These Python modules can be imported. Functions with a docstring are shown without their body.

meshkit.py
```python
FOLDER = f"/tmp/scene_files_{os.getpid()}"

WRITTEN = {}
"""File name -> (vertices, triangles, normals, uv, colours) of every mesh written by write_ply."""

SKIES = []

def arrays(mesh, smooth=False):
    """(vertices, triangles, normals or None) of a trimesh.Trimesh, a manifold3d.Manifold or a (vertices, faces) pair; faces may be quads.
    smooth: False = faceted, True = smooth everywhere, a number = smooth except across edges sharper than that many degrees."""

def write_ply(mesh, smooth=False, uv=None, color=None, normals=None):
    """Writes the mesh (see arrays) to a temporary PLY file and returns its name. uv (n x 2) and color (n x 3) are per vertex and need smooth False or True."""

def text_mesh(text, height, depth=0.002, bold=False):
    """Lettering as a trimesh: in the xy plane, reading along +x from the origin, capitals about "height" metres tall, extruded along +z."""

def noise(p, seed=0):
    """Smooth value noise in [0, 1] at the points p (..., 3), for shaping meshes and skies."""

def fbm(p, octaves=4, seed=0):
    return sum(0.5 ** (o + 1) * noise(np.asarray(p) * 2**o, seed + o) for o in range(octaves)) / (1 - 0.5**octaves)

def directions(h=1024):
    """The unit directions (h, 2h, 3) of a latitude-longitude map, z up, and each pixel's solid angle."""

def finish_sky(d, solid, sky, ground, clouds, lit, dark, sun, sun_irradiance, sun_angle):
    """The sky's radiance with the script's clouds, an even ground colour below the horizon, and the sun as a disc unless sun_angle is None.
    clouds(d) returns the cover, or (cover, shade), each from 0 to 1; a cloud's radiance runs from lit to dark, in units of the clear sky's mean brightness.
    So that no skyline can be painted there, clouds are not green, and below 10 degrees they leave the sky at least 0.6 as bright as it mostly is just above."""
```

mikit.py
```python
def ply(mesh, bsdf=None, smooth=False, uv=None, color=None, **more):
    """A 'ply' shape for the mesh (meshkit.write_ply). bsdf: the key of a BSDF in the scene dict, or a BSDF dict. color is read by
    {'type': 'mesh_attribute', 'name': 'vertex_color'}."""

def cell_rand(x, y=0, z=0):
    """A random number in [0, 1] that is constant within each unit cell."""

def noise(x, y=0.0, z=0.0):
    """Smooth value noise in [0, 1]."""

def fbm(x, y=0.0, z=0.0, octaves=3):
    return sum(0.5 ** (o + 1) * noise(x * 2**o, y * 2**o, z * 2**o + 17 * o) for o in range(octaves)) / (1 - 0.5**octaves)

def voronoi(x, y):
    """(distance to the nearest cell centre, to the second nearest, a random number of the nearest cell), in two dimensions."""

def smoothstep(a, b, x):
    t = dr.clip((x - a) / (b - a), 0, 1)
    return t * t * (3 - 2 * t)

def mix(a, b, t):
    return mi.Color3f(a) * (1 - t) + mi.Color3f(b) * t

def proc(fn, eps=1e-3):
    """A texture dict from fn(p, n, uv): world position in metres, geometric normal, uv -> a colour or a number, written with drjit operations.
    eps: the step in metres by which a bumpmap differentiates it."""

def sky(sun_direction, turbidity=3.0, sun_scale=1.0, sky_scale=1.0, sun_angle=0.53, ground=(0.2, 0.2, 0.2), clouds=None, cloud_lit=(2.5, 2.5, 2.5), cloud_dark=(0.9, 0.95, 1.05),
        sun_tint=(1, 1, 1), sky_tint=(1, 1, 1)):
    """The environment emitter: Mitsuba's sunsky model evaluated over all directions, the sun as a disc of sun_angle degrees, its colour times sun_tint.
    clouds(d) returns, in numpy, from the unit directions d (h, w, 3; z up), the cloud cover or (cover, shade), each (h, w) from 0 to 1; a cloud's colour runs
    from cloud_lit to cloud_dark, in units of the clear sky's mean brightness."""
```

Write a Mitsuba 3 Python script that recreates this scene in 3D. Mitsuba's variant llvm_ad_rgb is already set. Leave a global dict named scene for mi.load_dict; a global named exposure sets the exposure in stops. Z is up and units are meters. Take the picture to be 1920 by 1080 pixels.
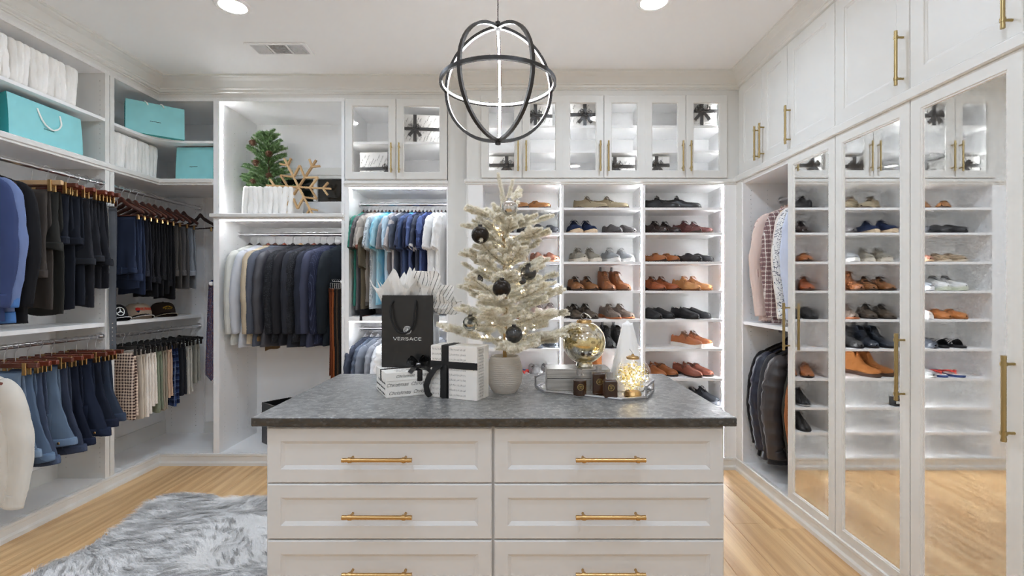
import math, random
import numpy as np, trimesh, mitsuba as mi, manifold3d as m3
import mikit, meshkit
import drjit as dr
from mikit import noise, fbm, voronoi, cell_rand, smoothstep, mix
from shapely.geometry import Polygon, box as sbox

# ---------------------------------------------------------------- camera, light, exposure
T = mi.ScalarTransform4f
PI = math.pi
exposure = 1.68
EYE = 1.37
scene = {'type': 'scene'}
labels = {}
scene['camera'] = {'type': 'perspective', 'fov': 92.44, 'fov_axis': 'x', 'near_clip': 0.05, 'far_clip': 60.0,
                   'principal_point_offset_x': -8 / 1920, 'principal_point_offset_y': 2 / 1080,
                   'to_world': T().look_at(origin=[0, 0, EYE], target=[0, 1, EYE], up=[0, 0, 1])}
DOWNLIGHT = 62.0         # recessed ceiling lights, the added unseen ones too
STRIP = 15.0              # light strips in the cabinets
CHANDELIER = 9.0
def emit(v, tint=(1, 1, 1), weight=1.0):
    return {'type': 'area', 'sampling_weight': weight, 'radiance': {'type': 'rgb', 'value': [float(v * t) for t in tint]}}

# ---------------------------------------------------------------- helpers
def lin(c):
    """sRGB (hex or 0-255 triple) -> linear rgb."""
    if isinstance(c, str):
        c = [int(c[i:i + 2], 16) for i in (1, 3, 5)]
    c = np.asarray(c, float) / 255
    return np.where(c <= 0.04045, c / 12.92, ((c + 0.055) / 1.055) ** 2.4)

def rgb(c):
    return {'type': 'rgb', 'value': [float(v) for v in lin(c)]}

def num(name):
    if name not in scene and name not in labels and not any(k.startswith(name + '__') for k in scene):
        return name
    i = 1
    while f'{name}_{i:03d}' in scene or f'{name}_{i:03d}' in labels:
        i += 1
    return f'{name}_{i:03d}'

_count = {}
def sub(parent, name):
    """the next free key for a part of parent."""
    k = f'{parent}__{name}'
    n = _count.get(k, 0)
    _count[k] = n + 1
    return k if n == 0 else f'{k}_{n:03d}'

def tag(key, label=None, category=None, group=None, kind=None):
    d = labels.setdefault(key, {})
    for n, v in (('label', label), ('category', category), ('group', group), ('kind', kind)):
        if v: d[n] = v
    return key

_tn = {}
def thing(name, label, category, group=None):
    """reserves a key whose parts follow."""
    n = _tn.get(name, 0)
    _tn[name] = n + 1
    key = name if n == 0 else f'{name}_{n:03d}'
    return tag(key, label, category, group)

def part(parent, name, shape, label=None, kind=None):
    k = sub(parent, name)
    scene[k] = shape
    if label or kind: tag(k, label, kind=kind)
    return k

def cat(*ms):
    out = []
    for m in ms:
        out += list(m) if isinstance(m, (list, tuple)) else [m]
    return trimesh.util.concatenate(out)

def packed(col):
    """an sRGB colour as a pair of texture coordinates, read back by the dye texture (meshes of all colours then share one material)."""
    if isinstance(col, str): col = [int(col[i:i + 2], 16) for i in (1, 3, 5)]
    r, g, b = (int(round(min(255, max(0, float(v))))) for v in col)
    return [r * 256.0 + g, float(b)]
def colored(mesh, col, bsdf, smooth=False, **kw):
    """ply in one sRGB colour, or with an (n,3) linear colour array for the mesh's own vertices."""
    if isinstance(col, np.ndarray) and col.ndim == 2:
        return mikit.ply(mesh, bsdf, True if smooth else False, color=col, **kw)
    v, f, n = meshkit.arrays(mesh, smooth)
    return mikit.ply(trimesh.Trimesh(v, f, process=False), bsdf + '_dyed', bool(smooth), uv=np.tile(packed(col), (len(v), 1)), **kw)

def placed(d, M):
    return {**d, 'to_world': M}

def xf(mesh, M):
    m = mesh.copy(); m.apply_transform(np.array(M.matrix) if hasattr(M, 'matrix') else np.asarray(M)); return m

def move(mesh, x=0, y=0, z=0):
    m = mesh.copy(); m.apply_translation([x, y, z]); return m

def rot(mesh, ang, axis=(0, 0, 1), at=(0, 0, 0)):
    m = mesh.copy(); m.apply_transform(trimesh.transformations.rotation_matrix(math.radians(ang), axis, at)); return m

_BF = np.array([[0,2,1],[1,2,3],[4,5,6],[5,7,6],[0,1,4],[1,5,4],[2,6,3],[3,6,7],[0,4,2],[2,4,6],[1,3,5],[3,7,5]])
def bx(x0, x1, y0, y1, z0, z1):
    x0, x1 = min(x0, x1), max(x0, x1); y0, y1 = min(y0, y1), max(y0, y1); z0, z1 = min(z0, z1), max(z0, z1)
    v = [[x, y, z] for z in (z0, z1) for y in (y0, y1) for x in (x0, x1)]
    return trimesh.Trimesh(v, _BF, process=False)

def cbox(x0, x1, y0, y1, z0, z1, c=0.003):
    """box with chamfered edges."""
    pts = []
    for x, sx in ((x0, 1), (x1, -1)):
        for y, sy in ((y0, 1), (y1, -1)):
            for z, sz in ((z0, 1), (z1, -1)):
                pts += [[x + sx * c, y + sy * c, z], [x + sx * c, y, z + sz * c], [x, y + sy * c, z + sz * c]]
    return trimesh.PointCloud(pts).convex_hull

def rbox(w, d, h, r, seg=4):
    """box centred on the origin with round edges."""
    s = m3.Manifold.hull(m3.Manifold.compose([m3.Manifold.sphere(r, seg * 4).translate([sx * (w / 2 - r), sy * (d / 2 - r), sz * (h / 2 - r)])
                                             for sx in (-1, 1) for sy in (-1, 1) for sz in (-1, 1)])) if False else \
        m3.Manifold.batch_hull([m3.Manifold.sphere(r, seg * 4).translate([sx * (w / 2 - r), sy * (d / 2 - r), sz * (h / 2 - r)])
                                for sx in (-1, 1) for sy in (-1, 1) for sz in (-1, 1)])
    return man(s)

def man(s):
    m = s.to_mesh()
    return trimesh.Trimesh(m.vert_properties[:, :3], m.tri_verts, process=False)

def cyl(a, b, r, seg=12, r2=None):
    """(tapered) cylinder from a to b."""
    a, b = np.asarray(a, float), np.asarray(b, float)
    return tube([a, b], [r, r if r2 is None else r2], seg)

def tube(pts, r, seg=8, closed=False, cap=True):
    p = np.asarray(pts, float); n = len(p)
    r = np.full(n, r) if np.isscalar(r) else np.asarray(r, float)
    if closed:
        t = np.roll(p, -1, 0) - np.roll(p, 1, 0)
    else:
        t = np.gradient(p, axis=0)
    t /= np.linalg.norm(t, axis=1, keepdims=True) + 1e-12
    up = np.array([0, 0, 1.0]) if abs(t[0, 2]) < 0.9 else np.array([1.0, 0, 0])
    u = np.cross(t[0], up); u /= np.linalg.norm(u)
    V = []
    for i in range(n):
        u = u - t[i] * (u @ t[i]); u /= np.linalg.norm(u) + 1e-12
        w = np.cross(t[i], u)
        a = np.arange(seg) / seg * 2 * PI
        V.append(p[i] + r[i] * (np.cos(a)[:, None] * u + np.sin(a)[:, None] * w))
    V = np.vstack(V); F = []
    m = n if closed else n - 1
    for i in range(m):
        for j in range(seg):
            a, b = i * seg + j, i * seg + (j + 1) % seg
            c, d = ((i + 1) % n) * seg + j, ((i + 1) % n) * seg + (j + 1) % seg
            F += [[a, b, d], [a, d, c]]
    if cap and not closed:
        V = np.vstack([V, p[0], p[-1]])
        k = n * seg
        for j in range(seg):
            F += [[k, (j + 1) % seg, j], [k + 1, (n - 1) * seg + j, (n - 1) * seg + (j + 1) % seg]]
    return trimesh.Trimesh(V, F, process=False)

def ribbon(pts, wdir, width, thick):
    """flat strip with thickness along pts; wdir = direction(s) of its width."""
    p = np.asarray(pts, float); n = len(p)
    wd = np.tile(np.asarray(wdir, float), (n, 1)) if np.ndim(wdir) == 1 else np.asarray(wdir, float)
    t = np.gradient(p, axis=0); t /= np.linalg.norm(t, axis=1, keepdims=True) + 1e-12
    wd = wd - t * (wd * t).sum(1, keepdims=True); wd /= np.linalg.norm(wd, axis=1, keepdims=True) + 1e-12
    nn = np.cross(t, wd)
    width = np.full(n, width) if np.isscalar(width) else np.asarray(width)
    a, b = wd * width[:, None] / 2, nn * thick / 2
    V = np.stack([p - a - b, p + a - b, p + a + b, p - a + b], 1).reshape(-1, 3); F = []
    for i in range(n - 1):
        for j in range(4):
            q = [i * 4 + j, i * 4 + (j + 1) % 4, (i + 1) * 4 + (j + 1) % 4, (i + 1) * 4 + j]
            F += [[q[0], q[1], q[2]], [q[0], q[2], q[3]]]
    e = (n - 1) * 4
    F += [[0, 2, 1], [0, 3, 2], [e, e + 1, e + 2], [e, e + 2, e + 3]]
    m = trimesh.Trimesh(V, F, process=False)
    return m

def lathe(prof, seg=32, at=(0, 0, 0), closed=False):
    """revolve (r, z) about z."""
    p = np.asarray(prof, float); n = len(p)
    a = np.arange(seg) / seg * 2 * PI
    V = np.stack([p[:, 0][:, None] * np.cos(a), p[:, 0][:, None] * np.sin(a), np.tile(p[:, 1][:, None], (1, seg))], -1).reshape(-1, 3) + np.asarray(at)
    F = []
    for i in range(n if closed else n - 1):
        k = (i + 1) % n
        for j in range(seg):
            a_, b_, c_, d_ = i * seg + j, i * seg + (j + 1) % seg, k * seg + (j + 1) % seg, k * seg + j
            F += [[a_, b_, c_], [a_, c_, d_]]
    return trimesh.Trimesh(V, F, process=False)

def grid(P):
    """quad grid (r, c, 3) -> mesh."""
    r, c = P.shape[:2]
    i, j = np.meshgrid(np.arange(r - 1), np.arange(c - 1), indexing='ij')
    a = (i * c + j).ravel()
    F = np.vstack([np.stack([a, a + 1, a + c + 1], 1), np.stack([a, a + c + 1, a + c], 1)])
    return trimesh.Trimesh(P.reshape(-1, 3), F, process=False)

def loft(rings, cap0=True, cap1=True):
    """closed rings (k, n, 3) -> tube surface with fan caps."""
    R = np.asarray(rings, float); k, n = R.shape[:2]
    i, j = np.meshgrid(np.arange(k - 1), np.arange(n), indexing='ij')
    a, b = (i * n + j).ravel(), (i * n + (j + 1) % n).ravel()
    F = [np.stack([a, b, b + n], 1), np.stack([a, b + n, a + n], 1)]
    V = R.reshape(-1, 3); q = np.arange(n)
    if cap0:
        V = np.vstack([V, R[0].mean(0)]); F.append(np.stack([np.full(n, len(V) - 1), (q + 1) % n, q], 1))
    if cap1:
        V = np.vstack([V, R[-1].mean(0)]); F.append(np.stack([np.full(n, len(V) - 1), (k - 1) * n + q, (k - 1) * n + (q + 1) % n], 1))
    return trimesh.Trimesh(V, np.vstack(F), process=False)

def extrude(poly, z0, z1):
    m = trimesh.creation.extrude_polygon(poly, z1 - z0, engine='earcut'); m.apply_translation([0, 0, z0]); return m

def panel(w, h, t, steps, hole=False):
    """a cupboard front in the xz plane (0..w, 0..h), front at y = -t, back at y = 0.
    steps: (inset, depth from the front) from the outer edge inwards; hole: open in the middle."""
    rings = [(0, t)] + list(steps)
    V, F = [], []
    for ins, dp in rings:
        V += [[ins, dp - t, ins], [w - ins, dp - t, ins], [w - ins, dp - t, h - ins], [ins, dp - t, h - ins]]
    n = len(rings)
    for i in range(n - 1):
        for j in range(4):
            a, b, c, d = i * 4 + j, i * 4 + (j + 1) % 4, (i + 1) * 4 + (j + 1) % 4, (i + 1) * 4 + j
            F += [[a, b, c], [a, c, d]]
    if not hole:
        e = (n - 1) * 4; F += [[e, e + 1, e + 2], [e, e + 2, e + 3], [0, 2, 1], [0, 3, 2]]
    else:
        for j in range(4):
            e = (n - 1) * 4
            a, b, c, d = e + j, e + (j + 1) % 4, (j + 1) % 4, j
            F += [[a, b, c], [a, c, d]]
    return trimesh.Trimesh(V, F, process=False)

def face_right(mesh, x, y0):
    """puts a front that was built in xz on a wall at X = x that looks towards -X: its local x runs along -y from y0."""
    m = mesh.copy(); v = m.vertices
    m.vertices = np.stack([x + v[:, 1], y0 - v[:, 0], v[:, 2]], 1)
    return m

def text(s, height, depth=0.0006, bold=False):
    return meshkit.text_mesh(s, height, depth, bold)

# ---------------------------------------------------------------- materials
def P(col, rough=0.5, **kw):
    return {'type': 'twosided', 'b': {'type': 'principled', 'base_color': rgb(col) if not isinstance(col, dict) else col, 'roughness': rough, **kw}}
VC = {'type': 'mesh_attribute', 'name': 'vertex_color'}
def M(name, d): scene[name] = d; return name
M('paint', P((218, 217, 213), 0.42, specular=0.4))
M('melamine', P((236, 236, 236), 0.45, specular=0.35))
M('wallpaint', P((226, 224, 219), 0.8, specular=0.2))
M('ceilingpaint', P((232, 232, 232), 0.9, specular=0.1))
M('mirror', {'type': 'twosided', 'b': {'type': 'conductor', 'specular_reflectance': {'type': 'rgb', 'value': [0.93, 0.935, 0.93]}}})
M('pane', {'type': 'thindielectric', 'int_ior': 1.5})
M('glass', {'type': 'dielectric', 'int_ior': 1.5})
M('brass', {'type': 'twosided', 'b': {'type': 'principled', 'base_color': rgb((196, 160, 108)), 'metallic': 1.0, 'roughness': 0.28}})
M('antique', {'type': 'twosided', 'b': {'type': 'principled', 'base_color': rgb((168, 148, 104)), 'metallic': 1.0, 'roughness': 0.3}})
M('chrome', {'type': 'twosided', 'b': {'type': 'principled', 'base_color': rgb((222, 222, 224)), 'metallic': 1.0, 'roughness': 0.12}})
M('steel', {'type': 'twosided', 'b': {'type': 'principled', 'base_color': rgb((176, 176, 178)), 'metallic': 1.0, 'roughness': 0.3}})
M('black_metal', P((30, 27, 25), 0.45))
M('black_satin', P((14, 14, 15), 0.38, sheen=0.3))
M('bag_black', P((20, 20, 20), 0.33, specular=0.6))
def dye_texture(p, n, uv):
    r = dr.floor((uv.x + 0.5) / 256.0); g = dr.floor(uv.x + 0.5) - 256.0 * r; b = dr.floor(uv.y + 0.5)
    def one(c):
        c = dr.clip(c / 255.0, 0.0, 1.0)
        return dr.select(c <= 0.04045, c / 12.92, dr.power((c + 0.055) / 1.055, 2.4))
    w = 0.92 + 0.16 * fbm(p.x * 16, p.y * 16, p.z * 11, octaves=2)
    return mi.Color3f(one(r), one(g), one(b)) * w
DYE = mikit.proc(dye_texture)
for nm, kw in (('fabric', dict(rough=0.9, sheen=0.35, specular=0.15)), ('leather', dict(rough=0.42, specular=0.5)), ('patent', dict(rough=0.16, specular=0.6, clearcoat=0.5)), ('rubber', dict(rough=0.6, specular=0.3)),
               ('paper', dict(rough=0.6, specular=0.3)), ('satin', dict(rough=0.4, specular=0.45)), ('plush', dict(rough=0.95, sheen=0.8, specular=0.1)), ('lacquer', dict(rough=0.25, specular=0.5, clearcoat=0.4))):
    M(nm + '_dyed', P(DYE, **kw))
M('fabric', P(VC, 0.9, sheen=0.35, specular=0.15))
M('plush', P(VC, 0.95, sheen=0.8, specular=0.1))
M('tissue', {'type': 'principledthin', 'base_color': rgb((236, 234, 230)), 'roughness': 0.5, 'diff_trans': 0.7, 'spec_trans': 0.0})
M('needle', {'type': 'principledthin', 'base_color': VC, 'roughness': 0.6, 'diff_trans': 0.5, 'spec_trans': 0.0})

def LC(c): return mi.Color3f(*[float(v) for v in lin(c)])
def oak(p, n, uv):
    col = dr.floor((p.x + 2.75) / 0.2)
    off = cell_rand(col, 3, 7) * 1.9
    row = dr.floor((p.y + 1.9 + off) / 1.9)
    r = cell_rand(col, row, 11); r2 = cell_rand(col, row, 23)
    gx, gy = p.x + r * 17.0, p.y + r2 * 31.0
    warp = 0.05 * fbm(gx * 5, gy * 0.9, 3.1)
    fine = fbm(gx * 130 + warp * 260, gy * 3.0, 1.7, octaves=3)
    wide = fbm((gx + warp) * 16, gy * 0.8, 9.3, octaves=3)
    rings = 0.5 + 0.5 * dr.sin((gx + 0.5 * warp) * 90 + 22 * fbm(gx * 2.6, gy * 0.5, 5.0))
    t = 0.30 * fine + 0.55 * wide + 0.15 * rings
    c = mix(LC((190, 147, 100)), LC((224, 188, 140)), smoothstep(0.25, 0.75, t))
    c = c * (0.88 + 0.2 * r)
    kx, ky = dr.floor(gx * 4.0), dr.floor(gy * 1.6)
    d = dr.sqrt(dr.square((gx * 4.0 - kx - 0.5 - 0.3 * (cell_rand(kx, ky, 1) - 0.5)) * 2.2) + dr.square(gy * 1.6 - ky - 0.5))
    knot = smoothstep(0.09, 0.02, d) * dr.select(cell_rand(kx, ky, 5) > 0.8, 1.0, 0.0)
    return mix(c, LC((88, 56, 30)), knot * 0.8)
M('oak', {'type': 'twosided', 'b': {'type': 'principled', 'base_color': mikit.proc(oak), 'roughness': 0.42, 'specular': 0.4}})

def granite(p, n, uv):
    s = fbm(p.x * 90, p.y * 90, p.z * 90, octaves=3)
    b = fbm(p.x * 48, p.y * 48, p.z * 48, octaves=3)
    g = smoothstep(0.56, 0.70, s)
    top = smoothstep(0.5, 0.9, n.z)          # lighter grey on top paints in its grazing sheen; the edge stays dark stone
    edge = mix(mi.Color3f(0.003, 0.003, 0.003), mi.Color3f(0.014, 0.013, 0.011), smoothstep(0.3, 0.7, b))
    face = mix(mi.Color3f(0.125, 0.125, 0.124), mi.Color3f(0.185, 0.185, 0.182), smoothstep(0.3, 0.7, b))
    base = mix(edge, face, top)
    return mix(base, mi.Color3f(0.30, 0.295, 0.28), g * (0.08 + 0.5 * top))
def granite_bump(p, n, uv):
    return fbm(p.x * 60, p.y * 60, p.z * 60, octaves=3) + 0.4 * fbm(p.x * 220, p.y * 220, p.z * 220, octaves=2)
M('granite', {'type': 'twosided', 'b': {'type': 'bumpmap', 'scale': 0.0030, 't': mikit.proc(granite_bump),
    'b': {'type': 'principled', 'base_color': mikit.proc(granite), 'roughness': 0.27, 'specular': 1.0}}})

M('lens', {'type': 'diffuse', 'reflectance': {'type': 'rgb', 'value': 0.8}})
M('island_paint', P((203, 203, 202), 0.42, specular=0.4))
# ---------------------------------------------------------------- the room
XL, XR, D, D2, H = -2.74, 1.65, 3.68, 3.763, 2.96
def struct(key, mesh, bsdf, smooth=False, label=None):
    scene[key] = mikit.ply(mesh, bsdf, smooth); tag(key, label, kind='structure'); return key

def sweep(path, prof, side=1):
    """profile (offset to the room side, z) along an open xy path with mitred corners; side=1: room on the right of the path."""
    p = np.asarray(path, float); n = len(p)
    d = np.diff(p, axis=0); d /= np.linalg.norm(d, axis=1, keepdims=True)
    nr = np.stack([d[:, 1], -d[:, 0]], 1) * side
    rings = []
    for i in range(n):
        if i in (0, n - 1):
            mvec = nr[0 if i == 0 else -1]
        else:
            s = nr[i - 1] + nr[i]; mvec = s / (s @ nr[i])
        rings.append([[p[i, 0] + mvec[0] * o, p[i, 1] + mvec[1] * o, z] for o, z in prof])
    return loft(rings)

YR = -1.9
struct('floor', bx(-3.1, 2.3, YR, 4.4, -0.08, -0.012), 'oak', label='wide-plank honey oak floor running away from the camera')
struct('ceiling', bx(-3.1, 2.3, YR, 4.4, H, H + 0.08), 'ceilingpaint', label='flat white ceiling')
struct('wall_left', bx(-3.18, -3.085, YR, 4.4, 0, H), 'wallpaint', label='white wall behind the left shelving')
struct('wall_right', bx(2.25, 2.33, YR, 4.4, 0, H), 'wallpaint', label='white wall behind the mirrored wardrobes')
struct('wall_back', bx(-3.1, 2.3, 4.335, 4.42, 0, H), 'wallpaint', label='white back wall')
struct('wall_rear', bx(-3.1, 2.3, YR - 0.12, YR, 0, H), 'wallpaint', label='white wall behind the camera')
struct('wall_left_panel', bx(-3.085, XL, YR, 2.22, 0, H), 'wallpaint')
struct('wall_right_panel', bx(XR + 0.02, 2.25, YR, 1.575, 0, H), 'wallpaint')
struct('wall_pillar', bx(-0.523, -0.372, D2, 4.335, 0, H), 'paint', label='plain cream pillar between the shirt cabinet and the shoe shelves')

# oak planks, each a board of its own
rp = random.Random(5)
plank_shapes = []
def planks():
    w = 0.2
    for c in range(27):
        x0 = -2.75 + c * w
        if x0 > 2.0: break
        off = None
        y = -1.9 - rp.uniform(0, 1.6)
        while y < 3.9:
            l = rp.choice([1.55, 1.9, 1.9, 1.9])
            a, b = max(y, YR), min(y + l, 3.9)
            y += l
            if b - a < 0.06 or b < 0.4: continue
            m = cbox(x0 + 0.0006, x0 + w - 0.0006, a + 0.0006, b - 0.0006, -0.012, 0.0, 0.0012)
            part('floor', 'plank', mikit.ply(m, 'oak'))
planks()

# ---------------------------------------------------------------- mouldings
crown = [(0, 2.845), (0.012, 2.845), (0.014, 2.852), (0.024, 2.856), (0.026, 2.872), (0.034, 2.877), (0.036, 2.884), (0.05, 2.9), (0.07, 2.922), (0.088, 2.935),
         (0.094, 2.941), (0.096, 2.944), (0.104, 2.946), (0.104, H), (0, H)]
struct('trim_1', sweep([(XL, YR), (XL, D2), (-0.372, D2)], crown), 'paint', label='stepped cream crown moulding over the left and rear shelving')
struct('trim_2', sweep([(-0.372, D2), (-0.372, D), (XR + 0.02, D), (XR + 0.02, YR)], crown), 'paint', label='stepped cream crown moulding over the shoe shelves and wardrobes')
base = [(0, 0.0), (0.012, 0.0), (0.012, 0.022), (0.006, 0.032), (0.004, 0.036), (0.004, 0.068), (0.008, 0.074), (0.008, 0.088), (0.0, 0.093), (-0.02, 0.093), (-0.02, 0.0)]
struct('baseboard_left', sweep([(XL, YR), (XL, D2), (-0.372, D2)], base), 'paint', label='white stepped plinth along the left and rear shelving')
struct('baseboard_right', sweep([(-0.372, D2), (-0.372, D), (XR, D), (XR, YR)], base), 'paint', label='white stepped plinth below the shoe shelves and wardrobes')
# ledge below the glass cupboards
ledge = [(0, 2.138), (0.008, 2.14), (0.01, 2.15), (0.018, 2.156), (0.018, 2.172), (0.012, 2.178), (0, 2.178)]
struct('trim_3', sweep([(-0.372, D2), (-0.372, D), (XR + 0.02, D)], ledge), 'paint')
struct('trim_4', sweep([(-1.317, D2), (-0.523, D2)], [(o, z + 0.004) for o, z in ledge]), 'paint')
# fascia over the cabinets
struct('trim_5', cat(bx(XL - 0.02, XL, 2.22, D2 + 0.02, 2.795, H), bx(XL, -1.3, D2, D2 + 0.02, 2.795, H), bx(-1.3, -0.523, D2, D2 + 0.02, 2.806, H)), 'paint')
struct('trim_6', cat(bx(-0.372, XR + 0.02, D, D + 0.02, 2.80, H), bx(-0.372, -0.265, D, D + 0.02, 2.14, 2.80), bx(1.576, XR + 0.02, D, D + 0.02, 2.14, 2.80)), 'paint')

# ---------------------------------------------------------------- cabinets
def holes(cols, z0, z1, axis, at, pitch=0.032, r=0.0023, sgn=1, skip=()):
    """rows of shelf-pin holes: flat dark discs on a panel face, the shade in each hole painted as colour. axis 'x': face at X = at, cols are y; axis 'y': face at Y = at, cols are x."""
    zs = np.arange(z0, z1, pitch); a = np.arange(6) / 6 * 2 * PI
    V, F = [], []
    for c in cols:
        for z in zs:
            k = len(V)
            for t in a:
                V.append([at + sgn * 0.0004, c + r * math.cos(t), z + r * math.sin(t)] if axis == 'x' else [c + r * math.cos(t), at + sgn * 0.0004, z + r * math.sin(t)])
            F += [[k, k + j, k + j + 1] for j in range(1, 5)]
    return trimesh.Trimesh(V, F, process=False)
M('hole', P((92, 92, 92), 0.8))  # grey that paints in the shade inside pin holes and behind the vent

# corner shelving -------------------------------------------------------------
def corner_poly(fillet=True, x0=-3.07, y1=4.31, xr=-2.325):
    pts = [(x0, 3.345), (XL, 3.345)]
    if fillet:
        for t in np.linspace(0, PI / 2, 9):
            pts.append((XL + 0.24 - 0.24 * math.cos(t), D2 - 0.24 + 0.24 * math.sin(t)))
    else:
        pts.append((XL, D2))
    return Polygon(pts + [(xr, D2), (xr, y1), (x0, y1)])
cs = thing('corner_shelving', 'white L-shaped corner shelving with teal bags above and hanging shorts below', 'shelving')
part(cs, 'back_panel', mikit.ply(cat(bx(-3.085, -3.07, 3.305, 4.33, 0.093, 2.795), bx(-3.07, -2.325, 4.31, 4.33, 0.093, 2.795)), 'melamine'))
part(cs, 'side_panel', mikit.ply(bx(-3.07, XL, 3.31, 3.345, 0.06, 2.795), 'paint'))
part(cs, 'side_panel', mikit.ply(bx(-3.07, -2.73, 4.285, 4.308, 0.093, 2.15), 'melamine'))
part(cs, 'top_panel', mikit.ply(extrude(corner_poly(False), 2.795, 2.82), 'melamine'))
part(cs, 'shelf', mikit.ply(extrude(corner_poly(), 2.472, 2.49), 'melamine'))
part(cs, 'shelf', mikit.ply(cat(extrude(corner_poly(False), 2.155, 2.197)), 'melamine'))
part(cs, 'shelf', mikit.ply(bx(-3.07, XL - 0.01, 3.345, 4.285, 1.106, 1.131), 'melamine'))
part(cs, 'floor_panel', mikit.ply(extrude(corner_poly(False), 0.075, 0.093), 'melamine'))
part(cs, 'skirting', mikit.ply(cat(bx(-3.07, -3.058, 3.345, 4.285, 0.093, 0.21), bx(-2.73, -2.325, 4.298, 4.31, 0.093, 0.19)), 'paint'))
part(cs, 'painted_pin_holes', mikit.ply(cat(holes([-2.80, -3.01], 0.16, 2.1, 'y', 4.285, sgn=-1), holes([-2.6], 2.53, 2.72, 'y', 4.31, sgn=-1), holes([-3.0, -2.78], 0.2, 1.0, 'y', 3.345, sgn=1)), 'hole'), kind='stuff')

# left shelving -----------------------------------------------------------------
ls = thing('open_shelving', 'white shelving on the left wall with towels on top and hanging jeans below', 'shelving')
Y0, Y1 = 2.24, 3.27
part(ls, 'back_panel', mikit.ply(bx(-3.085, -3.07, Y0, 3.305, 0.06, 2.795), 'melamine'))
part(ls, 'side_panel', mikit.ply(cat(bx(-3.07, XL, Y1, 3.305, 0.06, 2.795)), 'paint'))
part(ls, 'side_panel', mikit.ply(bx(-3.07, XL, 2.222, Y0, 0.06, 2.795), 'paint'))
part(ls, 'top_panel', mikit.ply(bx(-3.07, XL, 2.222, 3.305, 2.795, 2.82), 'melamine'))
part(ls, 'shelf', mikit.ply(bx(-3.07, XL, Y0, Y1, 2.474, 2.494), 'melamine'))
part(ls, 'shelf', mikit.ply(cat(bx(-3.07, XL - 0.002, Y0, Y1, 2.155, 2.197)), 'melamine'))
part(ls, 'shelf', mikit.ply(bx(-3.07, XL - 0.005, Y0, Y1, 1.106, 1.131), 'melamine'))
part(ls, 'floor_panel', mikit.ply(bx(-3.07, XL, Y0, Y1, 0.075, 0.093), 'melamine'))
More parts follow.
